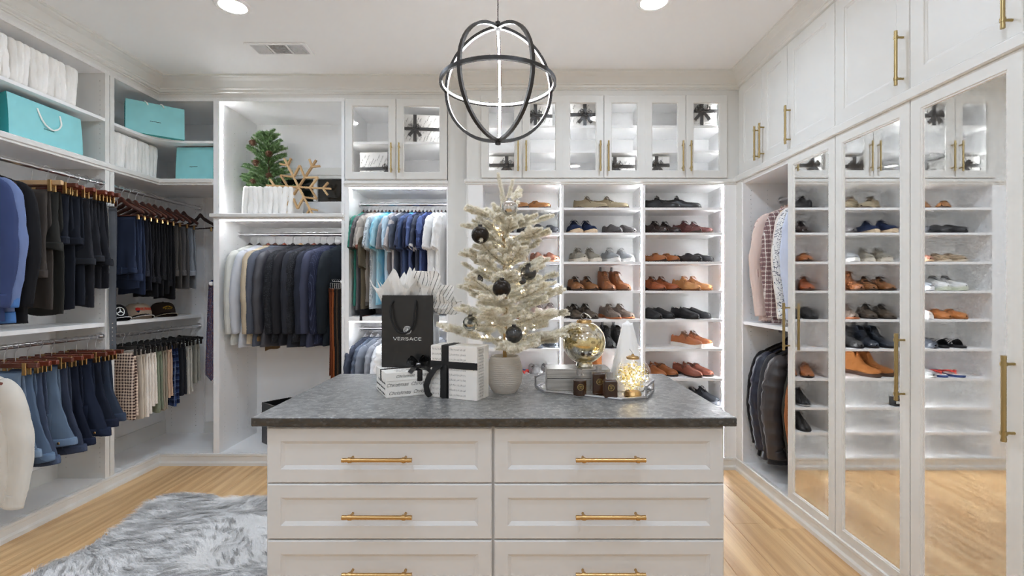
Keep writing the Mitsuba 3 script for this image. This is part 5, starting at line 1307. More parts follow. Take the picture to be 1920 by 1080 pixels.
# baubles
M('bauble_matte', P((34, 27, 21), 0.3, metallic=0.6)); M('bauble_black', P((12, 12, 13), 0.08, specular=0.7, clearcoat=1.0)); M('bauble_silver', P((206, 204, 200), 0.08, metallic=1.0))
def smoky(p, n, uv): return mix(LC((70, 72, 68)), LC((206, 206, 196)), smoothstep(0.35, 0.65, fbm(p.x * 60, p.y * 60, p.z * 60)))
M('bauble_smoky', {'type': 'twosided', 'b': {'type': 'principled', 'base_color': mikit.proc(smoky), 'metallic': 1.0, 'roughness': 0.1}})
for (x, y, z, r, mt, lab) in ((-0.147, 2.00, 1.582, 0.036, 'bauble_matte', 'matte dark brown bauble high on the left of the frosted tree'), (-0.057, 1.925, 1.364, 0.036, 'bauble_matte', 'matte dark brown bauble at the front centre of the frosted tree'),
                              (-0.029, 2.05, 1.700, 0.034, 'bauble_silver', 'mirror silver bauble near the top of the frosted tree'), (0.052, 2.10, 1.432, 0.034, 'bauble_black', 'glossy black bauble on the right of the frosted tree'),
                              (-0.009, 1.94, 1.182, 0.034, 'bauble_black', 'glossy black bauble low on the right of the frosted tree'), (-0.186, 1.99, 1.222, 0.031, 'bauble_smoky', 'smoky silver glass bauble low on the left of the frosted tree'),
                              (-0.157, 2.08, 1.402, 0.017, 'bauble_black', 'tiny black bauble on the left of the frosted tree'), (0.025, 2.02, 1.395, 0.015, 'bauble_black', 'tiny black bauble beside the glossy one on the right')):
    b = thing('bauble', lab, 'ornament')
    part(b, 'ball', mikit.ply(move(trimesh.creation.icosphere(4, r), x, y, z), mt, True))
    part(b, 'cap', mikit.ply(cat(cyl((x, y, z + r * 0.93), (x, y, z + r * 1.16), r * 0.26, 14)), 'black_metal' if mt != 'bauble_silver' else 'steel', 40))
    part(b, 'loop', mikit.ply(tube([(x + r * 0.16 * math.cos(a), y, z + r * 1.3 + r * 0.16 * math.sin(a)) for a in np.linspace(0, 2 * PI, 12, endpoint=False)], 0.0008, 5, closed=True), 'steel', True))

# gifts --------------------------------------------------------------------------
_words = {}
def word(s, h):
    if (s, h) not in _words: _words[(s, h)] = text(s, h, 0.0004)
    return _words[(s, h)]
def shear(m, k):
    v = m.vertices.copy(); v[:, 0] += k * v[:, 1]; return trimesh.Trimesh(v, m.faces, process=False)
def stand_text(m):
    """text in xy -> upright in xz, facing -y."""
    v = m.vertices; return trimesh.Trimesh(np.stack([v[:, 0], -v[:, 2], v[:, 1]], 1), m.faces, process=False)
M('ink', P((52, 50, 48), 0.7)); M('ink_grey', P((120, 118, 116), 0.7)); M('ribbon', P((12, 12, 13), 0.75, sheen=0.6))
def script_rows(w, h, size, ang=0, phrase='Merry Christmas', rows=3, seed=0):
    """rows of slanted handwriting filling w x h, built flat in xy, clipped by whole words."""
    rng = random.Random(seed); ms = []
    for r in range(rows):
        x = rng.uniform(-0.25, 0.0) * w
        while x < w:
            m = shear(word(phrase.split()[(r + len(ms)) % 2] if False else rng.choice(phrase.split()), size), 0.35)
            e = m.extents[0]
            if x > 0.004 and x + e < w - 0.004:
                ms.append(move(m, x - m.bounds[0][0], h * (r + 0.5) / rows - size * 0.4, 0))
            x += e + size * 0.8
    return ms
def bow(size, w, tails=True, loops=2, droop=0.6):
    """ribbon bow in the xz plane facing -y, centred on the origin: loops, knot and tails."""
    ms = []
    for sg in (-1, 1):
        for k in range(loops):
            up = 0.35 + 0.5 * k
            t = np.linspace(0, 1, 14)
            pts = np.stack([sg * size * np.sin(t * PI) * (1 - 0.3 * k), -0.012 - 0.02 * np.sin(t * PI) * np.abs(np.cos(t * PI * 0.9)), size * (up * np.sin(t * PI) * 0.6 + 0.30 * np.sin(2 * t * PI))], 1)
            ms.append(ribbon(pts, (0.15 * sg, 1, 0.2), w, 0.0012))
        if tails:
            t = np.linspace(0, 1, 9)
            pts = np.stack([sg * size * 1.0 * t, -0.008 - 0.006 * np.sin(t * PI), -droop * size * 1.6 * t - 0.004], 1)
            ms.append(ribbon(pts, (1, 0, sg * 0.6), w, 0.0012))
    knot = rbox(w * 1.1, 0.016, w * 1.1, 0.005, 3)
    return ms, move(knot, 0, -0.012, 0)

# square gift with FA LA LA print
fl = thing('gift_box', 'upright white gift box printed FA LA LA with black velvet ribbon by the tree pot', 'gift box')
FW, FD, FH = 0.217, 0.10, 0.214
FM = T().translate([-0.355, 2.035, CT]).rotate([0, 0, 1], math.degrees(math.atan2(1.951 - 2.035, -0.155 + 0.355)))
part(fl, 'box', colored(cbox(0, FW - 0.002, 0, FD - 0.002, 0, FH, 0.0015), (224, 220, 214), 'paper', to_world=FM))
part(fl, 'lid', colored(cat(cbox(FW * 0.0 - 0.001, FW + 0.001, FD * 0.62, FD + 0.001, 0, FH + 0.001, 0.001)), (222, 218, 211), 'paper', to_world=FM))
ms = []
ph = ['LA LA FA LA LA', 'FA LA LA LA LA', 'LA FA LA LA LA', 'LA LA LA FA LA']
for r in range(10):
    m = word(ph[r % 4], 0.0075)
    x = 0.006 - (r % 3) * 0.0
    while x + m.extents[0] < FW - 0.002:
        ms.append(move(stand_text(m), x, -0.0002, 0.012 + r * 0.0205)); x += m.extents[0] + 0.009
pm = cat(ms); part(fl, 'lettering', mikit.ply(pm, 'ink_grey', to_world=FM), kind='stuff')
ms = []
for r in range(16):
    m = word('LA LA FA LA', 0.006)
    ms.append(move(rot(stand_text(m), 90), FW + 0.0008, 0.010, 0.012 + r * 0.0125))
part(fl, 'lettering', mikit.ply(cat(ms), 'ink_grey', to_world=FM), kind='stuff')
part(fl, 'ribbon', mikit.ply(cat(bx(0.052, 0.086, -0.0016, 0.0, 0, FH), bx(0.052, 0.086, -0.0016, FD + 0.001, FH, FH + 0.0026)), 'ribbon', to_world=FM))
part(fl, 'ribbon', mikit.ply(bx(0.0, FW + 0.0015, -0.0030, -0.0016, 0.123, 0.151), 'ribbon', to_world=FM))
tl = ribbon([(0.06, -0.004, 0.135), (0.03, -0.014, 0.12), (0.005, -0.02, 0.085), (-0.008, -0.022, 0.05), (-0.004, -0.018, 0.02), (0.006, -0.012, 0.004)], (1, 0, 0.35), 0.028, 0.0014)
part(fl, 'ribbon_tail', mikit.ply(tl, 'ribbon', True, to_world=FM))
part(fl, 'ribbon_tail', mikit.ply(ribbon([(0.065, -0.005, 0.135), (0.068, -0.012, 0.10), (0.070, -0.014, 0.05), (0.066, -0.010, 0.003)], (1, 0, 0), 0.03, 0.0014), 'ribbon', True, to_world=FM))

# low gift with script
lg = thing('gift_box', 'low white gift box printed with Merry Christmas script, under the black gift bag', 'gift box')
GA = math.degrees(math.atan2(0.083, 0.168))
GM = T().translate([-0.532, 2.0, CT]).rotate([0, 0, 1], GA)
GW, GD, GH = 0.27, 0.215, 0.103
part(lg, 'box', colored(cbox(0.002, GW - 0.002, 0.002, GD - 0.002, 0, GH - 0.03, 0.0015), (222, 219, 213), 'paper', to_world=GM))
part(lg, 'lid', colored(cbox(0, GW, 0, GD, GH - 0.036, GH, 0.0015), (226, 223, 217), 'paper', to_world=GM))
front = [move(stand_text(rot(m, 12)), 0, 0, 0) for m in script_rows(GW, GH - 0.036, 0.013, rows=2, seed=4)]
part(lg, 'lettering', mikit.ply(cat([move(stand_text(m), 0, 0.0016, 0) for m in script_rows(GW, GH - 0.036, 0.014, rows=2, seed=4)] + [move(stand_text(m), 0, -0.0004, GH - 0.036) for m in script_rows(GW, 0.036, 0.012, rows=1, seed=6)]), 'ink', to_world=GM), 'black handwritten Merry Christmas', kind='stuff')
part(lg, 'lettering', mikit.ply(cat([move(rot(stand_text(m), -90), 0.0014, GD, 0) for m in script_rows(GD, GH - 0.036, 0.008, rows=3, seed=9)] + [move(m, 0, 0, GH + 0.0001) for m in script_rows(GW, 0.07, 0.011, rows=2, seed=12)]), 'ink', to_world=GM), kind='stuff')
part(lg, 'ribbon', mikit.ply(cat(bx(0.130, 0.152, -0.0014, 0, 0.06, GH), bx(0.130, 0.152, -0.0014, GD, GH, GH + 0.0014), bx(-0.0014, 0, 0.09, 0.11, 0.06, GH + 0.0014), bx(0, GW, 0.09, 0.11, GH, GH + 0.0012)), 'black_satin', to_world=GM))
bm, kn = bow(0.045, 0.02, True)
R_ = T().translate([-0.532, 2.0, CT]).rotate([0, 0, 1], GA) @ T().translate([0.141, 0.035, GH + 0.016]).rotate([1, 0, 0], -55)
for m in bm: part(lg, 'bow_loop', mikit.ply(m, 'black_satin', True, to_world=R_))
part(lg, 'bow_knot', mikit.ply(kn, 'steel', 40, to_world=R_))

# gift bag ---------------------------------------------------------------------------
bg = thing('gift_bag', 'black paper gift bag lettered VERSACE with tissue paper, standing behind the low gift box', 'gift bag')
BW, BD, BH = 0.232, 0.095, 0.315
BM = T().translate([-0.590, 2.15, CT + GH + 0.001]).rotate([0, 0, 1], -7)
bagm = cat(bx(0, BW, 0, 0.001, 0, BH), bx(0, BW, BD - 0.001, BD, 0, BH), bx(0, BW, 0, BD, 0, 0.001))
part(bg, 'body', mikit.ply(bagm, 'bag_black', to_world=BM))
M('gusset', P((64, 66, 72), 0.2, specular=0.9, clearcoat=0.6))  # lighter grey base paints the light reflected off the black bag side
gus = []
for x0, sg in ((BW, -1), (0, 1)):
    P_ = []
    for z in np.linspace(0, BH, 12):
        f = 0.02 * (z / BH) ** 1.2
        P_.append([[x0, 0, z], [x0 + sg * f, BD * 0.5, z], [x0, BD, z]])
    gus.append(grid(np.array(P_)))
part(bg, 'gusset', mikit.ply(gus[0], 'gusset', 20, to_world=BM)); part(bg, 'gusset', mikit.ply(gus[1], 'gusset', 20, to_world=BM))
part(bg, 'crease', mikit.ply(bx(0.001, BW - 0.001, -0.0005, 0, 0.0645, 0.0655), 'black_metal', to_world=BM))
hp = [(0.056, -0.002, BH - 0.024), (0.046, -0.014, BH - 0.05), (0.05, -0.02, BH - 0.09), (0.064, -0.02, BH - 0.135), (0.086, -0.018, BH - 0.160), (0.110, -0.016, BH - 0.164), (0.135, -0.018, BH - 0.150), (0.150, -0.02, BH - 0.12), (0.156, -0.018, BH - 0.07), (0.157, -0.012, BH - 0.04), (0.156, -0.002, BH - 0.024)]
cc = np.array(hp); kk = np.linspace(0, 1, len(hp)); qq = np.linspace(0, 1, 60)
hp = np.stack([PchipInterpolator(kk, cc[:, j])(qq) for j in range(3)], 1)
part(bg, 'rope_handle', mikit.ply(tube(hp, 0.0042, 10), 'ribbon', True, to_world=BM))
part(bg, 'rope_handle', mikit.ply(tube(np.stack([hp[:, 0], BD - hp[:, 1], 2 * (BH - 0.01) - hp[:, 2] - 0.05], 1), 0.0042, 8), 'ribbon', True, to_world=BM))
M('silver_print', P((206, 206, 204), 0.45))
tm = stand_text(text('VERSACE', 0.0145, 0.0004)); e = tm.extents[0]; v = tm.vertices.copy(); v[:, 0] = (v[:, 0] - tm.bounds[0][0]) * (0.128 / e); tm = trimesh.Trimesh(v, tm.faces, process=False)
part(bg, 'lettering', mikit.ply(move(tm, 0.052, -0.0002, 0.118), 'silver_print', to_world=BM), 'white letters VERSACE')
# round emblem: a disc with a key border and a face among curling locks
em = []
ec = np.array([0.117, -0.0003, 0.163])
a = np.linspace(0, 2 * PI, 41)
def ringm(r0, r1, y=0.0): return grid(np.array([[[r0 * math.cos(t), y, r0 * math.sin(t)] for t in a], [[r1 * math.cos(t), y, r1 * math.sin(t)] for t in a]]))
em.append(ringm(0.0175, 0.0185))
em.append(ringm(0.0135, 0.0142))
for i in range(22):
    t = i / 22 * 2 * PI; c = np.array([0.0158 * math.cos(t), 0, 0.0158 * math.sin(t)])
    em.append(move(rot(bx(-0.0014, 0.0014, -0.0002, 0, -0.0011, 0.0011), -math.degrees(t), (0, 1, 0)), *c))
for i in range(15):
    t = math.radians(-60 + i * 300 / 14 + 0) ; c = np.array([0.0092 * math.cos(t + 0.0), 0, 0.0092 * math.sin(t) + 0.0004])
    em.append(move(tube([(0.0026 * (1 - u) * math.cos(u * 7 + t), -0.0001, 0.0026 * (1 - u) * math.sin(u * 7 + t)) for u in np.linspace(0, 0.9, 10)], 0.0006, 4), *c))
face = Polygon([(0.0046 * math.cos(t), 0.0064 * math.sin(t) * (1.0 if math.sin(t) > 0 else 1.1)) for t in np.linspace(0, 2 * PI, 24)])
for hx in (-0.0019, 0.0019): face = face.difference(sbox(hx - 0.0011, 0.0008, hx + 0.0011, 0.0018))
face = face.difference(sbox(-0.0016, -0.0042, 0.0016, -0.0034)).difference(sbox(-0.0004, -0.0022, 0.0004, 0.0004))
em.append(stand_text(extrude(face, 0, 0.0003)))
part(bg, 'emblem', mikit.ply(move(cat(em), *ec), 'silver_print', to_world=BM), 'round silver emblem of a face in a patterned ring', kind='stuff')
# tissue
def crumple(w, h, seed, points=2, tilt=0.0, spread=0.5):
    rng = np.random.default_rng(seed)
    nu, nv = 26, 20
    u, v = np.meshgrid(np.linspace(-0.5, 0.5, nu), np.linspace(0, 1, nv))
    o = rng.uniform(0, 50, 3)
    ridge = np.abs(((u * 3.2 + 0.6 * v + o[0]) % 1.0) - 0.5) * 2 - 0.5
    ridge2 = np.abs(((u * 1.7 - 0.9 * v + o[1]) % 1.0) - 0.5) * 2 - 0.5
    top = 0.5 + 0.5 * np.abs(((u * points * 1.15 + 0.5 * o[2]) % 1.0) * 2 - 1) ** 1.3 + 0.06 * ridge
    x = u * w * (0.55 + spread * v)
    y = 0.035 * ridge * (0.4 + 0.6 * v) + 0.02 * ridge2 + tilt * v * v * h
    z = v * h * top + 0.006 * ridge2
    return grid(np.stack([x, y, z], -1))
def tis_stripe(p, n, uv): return mix(LC((238, 236, 232)), LC((44, 42, 42)), band_(uv.x, 0.016, 0.13))
M('tissue_striped', {'type': 'principledthin', 'base_color': mikit.proc(tis_stripe), 'roughness': 0.5, 'diff_trans': 0.7})
ti = thing('tissue_paper', 'crumpled pale grey tissue paper rising from the black gift bag', 'tissue paper')
TZ = BH - 0.06
for i, (x, y, w, h, sd, tl_, rz) in enumerate(((0.055, 0.030, 0.20, 0.175, 3, -0.25, 8), (0.11, 0.05, 0.22, 0.165, 5, 0.10, -5), (0.145, 0.035, 0.18, 0.18, 8, -0.15, -12), (0.08, 0.06, 0.2, 0.16, 11, 0.2, 14), (0.17, 0.06, 0.16, 0.19, 14, 0.1, 20), (0.04, 0.06, 0.15, 0.15, 17, 0.15, 35))):
    m = move(rot(crumple(w, h, sd, 1.5, tl_, 0.55), rz), x, y, TZ)
    part(ti, 'sheet', mikit.ply(m, 'tissue', 25, to_world=BM))
m = crumple(0.20, 0.15, 23, 1.0, -0.2, 0.7); uvs = np.stack([m.vertices[:, 0] + 0.3 * m.vertices[:, 2], m.vertices[:, 2]], 1)
m = move(rot(rot(m, 38, (0, 1, 0)), -6), 0.195, 0.035, TZ + 0.02)
st = thing('tissue_paper', 'white tissue paper with black stripes at the right of the black gift bag', 'tissue paper')
part(st, 'sheet', mikit.ply(m, 'tissue_striped', True, uv=uvs, to_world=BM))
m2 = crumple(0.18, 0.14, 29, 1.0, 0.1, 0.7); uv2 = np.stack([m2.vertices[:, 0] + 0.3 * m2.vertices[:, 2], m2.vertices[:, 2]], 1)
part(st, 'sheet', mikit.ply(move(rot(rot(m2, 48, (0, 1, 0)), 10), 0.20, 0.06, TZ + 0.01), 'tissue_striped', True, uv=uv2, to_world=BM))

# tray ---------------------------------------------------------------------------------
tr = thing('tray', 'octagonal mirrored silver tray with end handles on the island', 'tray')
TM = T().translate([0.338, 2.154, CT]).rotate([0, 0, 1], -27)
hl, hd, cf = 0.245, 0.15, 0.078
oc = [(-hl + cf, -hd), (hl - cf, -hd), (hl, -hd + cf), (hl, hd - cf), (hl - cf, hd), (-hl + cf, hd), (-hl, hd - cf), (-hl, -hd + cf)]
part(tr, 'base', mikit.ply(extrude(Polygon(oc), 0.0, 0.006), 'steel', to_world=TM))
part(tr, 'mirror', mikit.ply(extrude(Polygon(oc).buffer(-0.006), 0.006, 0.0075), 'mirror', to_world=TM), 'mirror base')
part(tr, 'rim', mikit.ply(tube([(x, y, 0.010) for x, y in oc], 0.0055, 8, closed=True), 'steel', 40, to_world=TM))
for s in (-1, 1):
    part(tr, 'handle', mikit.ply(cat(ribbon([(s * hl, -hd + cf, 0.008), (s * hl, -hd + cf, 0.052)], (0, 1, 0), 0.010, 0.005), ribbon([(s * hl, hd - cf, 0.008), (s * hl, hd - cf, 0.052)], (0, 1, 0), 0.010, 0.005), bx(s * hl - 0.003, s * hl + 0.003, -hd + cf - 0.005, hd - cf + 0.005, 0.048, 0.056)), 'steel', to_world=TM))
TZ0 = CT + 0.0075
def hairline(p, n, uv): return mix(LC((150, 148, 144)), LC((196, 194, 190)), fbm(p.x * 8, p.y * 260, p.z * 260, octaves=2))
M('brushed', {'type': 'twosided', 'b': {'type': 'principled', 'base_color': mikit.proc(hairline), 'metallic': 0.85, 'roughness': 0.38}})
jb = thing('jewellery_box', 'brushed silver lidded box on the mirrored tray', 'box')
part(jb, 'body', mikit.ply(cbox(0.132, 0.405, 2.113, 2.238, TZ0, TZ0 + 0.052, 0.002), 'brushed'))
part(jb, 'lid', mikit.ply(cbox(0.131, 0.406, 2.112, 2.239, TZ0 + 0.0535, TZ0 + 0.094, 0.002), 'brushed'))
def mercury(p, n, uv):
    f = fbm(p.x * 24, p.y * 24, p.z * 24, octaves=3); g = fbm(p.x * 90 + 7, p.y * 90, p.z * 90, octaves=2)
    c = mix(LC((226, 222, 210)), LC((214, 196, 146)), smoothstep(0.42, 0.6, f))
    return mix(c, LC((116, 98, 66)), 0.6 * smoothstep(0.6, 0.72, g))
M('mercury', {'type': 'twosided', 'b': {'type': 'principled', 'base_color': mikit.proc(mercury), 'metallic': 1.0, 'roughness': 0.1}})
mb = thing('mercury_ornament', 'large silver-gold mercury glass globe ornament on the brushed silver box', 'ornament')
oz = TZ0 + 0.094; ox, oy, orad = 0.301, 2.178, 0.094
part(mb, 'globe', mikit.ply(move(trimesh.creation.icosphere(5, orad), ox, oy, oz + 0.014 + orad), 'mercury', True))
part(mb, 'foot', mikit.ply(lathe([(0.0001, 0), (0.036, 0), (0.038, 0.004), (0.034, 0.02), (0.0001, 0.02)], 32, (ox, oy, oz)), 'mercury', 40))
zt = oz + 0.014 + 2 * orad
part(mb, 'cap', mikit.ply(lathe([(0.034, -0.008), (0.033, 0.001), (0.030, 0.005), (0.02, 0.007), (0.0001, 0.008)], 32, (ox, oy, zt)), 'brass', 40))
part(mb, 'loop', mikit.ply(tube([(ox + 0.014 * math.cos(t), oy, zt + 0.022 + 0.014 * math.sin(t)) for t in np.linspace(0, 2 * PI, 24, endpoint=False)], 0.0014, 6, closed=True), 'steel', True))
part(mb, 'ribbon', colored(ribbon([(ox + 0.004, oy, zt + 0.034), (ox + 0.016, oy - 0.01, zt + 0.028), (ox + 0.028, oy - 0.02, zt + 0.014)], (0, 0.4, 1), 0.006, 0.0008), (226, 220, 208), 'paper'))
lb = thing('lit_ornament', 'clear glass globe filled with gold tinsel and fairy lights on the tray', 'ornament')
lx, ly, lr = 0.482, 2.03, 0.073; lz = TZ0 + 0.012 + lr
part(lb, 'globe', mikit.ply(move(trimesh.creation.icosphere(5, lr), lx, ly, lz), 'pane', True))
rng = np.random.default_rng(9)
blk = []; pal = [(226, 212, 150), (206, 186, 110), (236, 228, 190), (170, 150, 84), (240, 238, 226)]
for i in range(700):
    d = rng.normal(size=3); d /= np.linalg.norm(d); r = lr * rng.uniform(0.55, 0.94); c = d * r
    if c[2] > 0.045: continue
    u = rng.normal(size=3); u /= np.linalg.norm(u); w_ = np.cross(u, d); s_ = rng.uniform(0.003, 0.007)
    blk.append((np.array([c - u * s_, c + w_ * s_ * 0.7, c + u * s_, c - w_ * s_ * 0.7]) + [lx, ly, lz], [[0, 1, 2], [0, 2, 3]], pal[rng.integers(0, 5)]))
m, uv_ = many(blk)
part(lb, 'tinsel', mikit.ply(m, 'needle_dyed', False, uv=uv_), 'gold tinsel', kind='stuff')
bl = [move(trimesh.creation.icosphere(1, 0.0026), *(np.array([lx, ly, lz]) + (lambda d: d / np.linalg.norm(d) * lr * rng.uniform(0.4, 0.85))(rng.normal(size=3) * [1, 1, 0.8] - [0, 0, 0.3]))) for i in range(22)]
part(lb, 'fairy_lights', mikit.ply(cat(bl), 'lens', True, emitter=emit(26, (1.0, 0.85, 0.55), 0.3)), 'tiny warm fairy lights', kind='stuff')
part(lb, 'foot', mikit.ply(lathe([(0.0001, 0), (0.034, 0), (0.036, 0.005), (0.030, 0.018), (0.0001, 0.018)], 32, (lx, ly, TZ0)), 'brass', 40))
part(lb, 'cap', mikit.ply(lathe([(0.026, -0.006), (0.026, 0.002), (0.018, 0.006), (0.006, 0.008), (0.005, 0.014), (0.0001, 0.014)], 28, (lx, ly, lz + lr - 0.002)), 'brass', 40))
part(lb, 'hook', mikit.ply(tube([(lx, ly, lz + lr + 0.01), (lx - 0.004, ly, lz + lr + 0.022), (lx - 0.014, ly, lz + lr + 0.032)], 0.001, 5), 'steel', True))
cn = thing('cone_tree', 'tall white frosted cone tree behind the lit globe ornament', 'ornament')
M('frosted_white', {'type': 'principled', 'base_color': rgb((236, 236, 236)), 'roughness': 0.7, 'specular': 0.2, 'sheen': 0.6})
cp = []
for z in np.linspace(0, 1, 40):
    rr_ = 0.062 * (1 - z) ** 0.8 + 0.012 * (z < 0.97) + 0.004
    aa = np.arange(40) / 40 * 2 * PI
    wob = 1 + 0.07 * np.sin(aa * 5 + 3 * z) + 0.10 * (meshkit.fbm(np.stack([np.cos(aa) * 2, np.sin(aa) * 2, np.full(40, z * 9)], -1), 3, 2) - 0.5)
    cp.append(np.stack([rr_ * wob * np.cos(aa) + 0.43 + 0.06, rr_ * wob * np.sin(aa) + 2.165, np.full(40, TZ0 + 0.30 * z)], -1))
part(cn, 'cone', mikit.ply(loft(cp), 'frosted_white', True))
M('amber_glass', P((52, 30, 15), 0.12, specular=0.3)); M('gold_print', P((196, 170, 110), 0.3, metallic=1.0))
def emblem_ring(cx, cy, cz, r, y):
    ms = [grid(np.array([[[cx + q * math.cos(t), y, cz + q * math.sin(t)] for t in np.linspace(0, 2 * PI, 25)] for q in (r * 0.86, r)]))]
    for s in (-1, 1):
        ms.append(tube([(cx + s * r * 0.22 + r * 0.36 * math.cos(t), y, cz + r * 0.36 * math.sin(t)) for t in np.linspace(0.5 if s > 0 else PI - 0.5, (2 * PI - 0.2) if s > 0 else -PI + 0.2, 14)], 0.0008, 4))
    return cat(ms)
M('clear_shell', {'type': 'thindielectric', 'int_ior': 1.25})
for (x, y, w, hb, hs, lab, rnd) in ((0.2625, 2.030, 0.058, 0.062, 0.084, 'round amber perfume bottle, leftmost of the three on the tray', True), (0.345, 2.052, 0.058, 0.088, 0.094, 'tall square amber perfume bottle, middle of the three on the tray', False), (0.380, 1.985, 0.056, 0.070, 0.078, 'square amber perfume bottle in front beside the lit globe', False)):
    pb = thing('perfume_bottle', lab, 'perfume bottle')
    if rnd:
        part(pb, 'liquid', mikit.ply(lathe([(0.0001, 0.002), (w / 2 - 0.003, 0.002), (w / 2 - 0.002, 0.006), (w / 2 - 0.002, hb), (0.0001, hb)], 32, (x, y, TZ0)), 'amber_glass', 40), 'dark amber scent')
        part(pb, 'bottle', mikit.ply(lathe([(w / 2 - 0.001, 0), (w / 2, 0.003), (w / 2, hs - 0.004), (w / 2 - 0.004, hs), (0.010, hs)], 32, (x, y, TZ0)), 'clear_shell', 40), 'clear glass')
    else:
        part(pb, 'liquid', mikit.ply(move(rbox(w - 0.003, w * 0.7, hb, 0.006, 4), x, y, TZ0 + hb / 2 + 0.001), 'amber_glass', 40), 'dark amber scent')
        part(pb, 'bottle', mikit.ply(move(rbox(w, w * 0.75, hs, 0.008, 4), x, y, TZ0 + hs / 2), 'clear_shell', 40), 'clear glass')
    part(pb, 'cap', mikit.ply(cat([cyl((x, y, TZ0 + hs), (x, y, TZ0 + hs + 0.024), 0.0118, 24)] + [cyl((x + 0.0118 * math.cos(t), y + 0.0118 * math.sin(t), TZ0 + hs + 0.002), (x + 0.0118 * math.cos(t), y + 0.0118 * math.sin(t), TZ0 + hs + 0.022), 0.001, 5) for t in np.linspace(0, 2 * PI, 20, endpoint=False)]), 'steel', 40), 'ribbed silver cap')
    part(pb, 'emblem', mikit.ply(emblem_ring(x, y, TZ0 + hb * 0.62, 0.013, y - (w / 2 + 0.0008 if rnd else w * 0.375 + 0.0006)), 'gold_print'), 'gold interlocked ring emblem', kind='stuff')
# ---------------------------------------------------------------- towels, bags, hats, ties, belts
def towel_mesh(w, d, h, seed):
    """a folded towel standing on edge: soft rounded slab w thick, d deep, h tall."""
    m = man(m3.Manifold.batch_hull([m3.Manifold.sphere(w * 0.48, 12).translate([sx * 0.001, sy * (d / 2 - w * 0.48), sz * (h / 2 - w * 0.48)]) for sx in (-1, 1) for sy in (-1, 1) for sz in (-1, 1)]).refine_to_length(0.014))
    v = m.vertices; n = meshkit.fbm(v * [10, 22, 22] + seed * 5.3, 3, seed) - 0.5; n2 = meshkit.noise(v * 130 + seed, seed) - 0.5
    d_ = v.copy(); d_[:, 0] *= 4; d_ /= np.linalg.norm(d_, axis=1, keepdims=True) + 1e-9
    v = v + d_ * (n * 0.012 + n2 * 0.0035)[:, None] * [1.0, 1.0, 0.6]
    v[:, 0] += 0.006 * np.sin(v[:, 2] * 16 + seed)
    return trimesh.Trimesh(v, m.faces, process=False)
TW = [(238, 236, 232), (232, 230, 226), (242, 240, 237)]
_tw = [towel_mesh(0.041, 0.25, 0.242, s) for s in range(4)]
tws = [[colored(m, c, 'plush', True) for c in TW] for m in _tw]
def towels(n, start, step, z, rotz, where, group, sc=(1, 1, 1)):
    for i in range(n):
        t = num_thing('towel', f'fluffy white towel on edge, {ordinal[i]} {where}', 'towel', group)
        p = np.array(start) + np.array(step) * i
        scene[t] = placed(tws[i % 4][i % 3], T().translate([float(p[0]), float(p[1]), z + 0.120 * sc[2]]).rotate([0, 0, 1], rotz + 2 * math.sin(i * 2.1)).scale(list(sc)))
def num_thing(name, label, category, group=None):
    return thing(name, label, category, group)
towels(14, (-2.868, 3.055), (0, -0.0372), 2.494, 90, 'from the right on the top left shelf', 'towels on the top left shelf')
towels(11, (-2.905, 3.79), (0, -0.0385), 2.197, 90, 'from the back on the corner shelf', 'towels on the corner shelf', (1, 1, 1.08))
towels(10, (-2.105, 3.90), (0.038, 0.002), 1.93, 0, 'from the left in the lit niche', 'towels in the niche', (1, 0.85, 0.93))

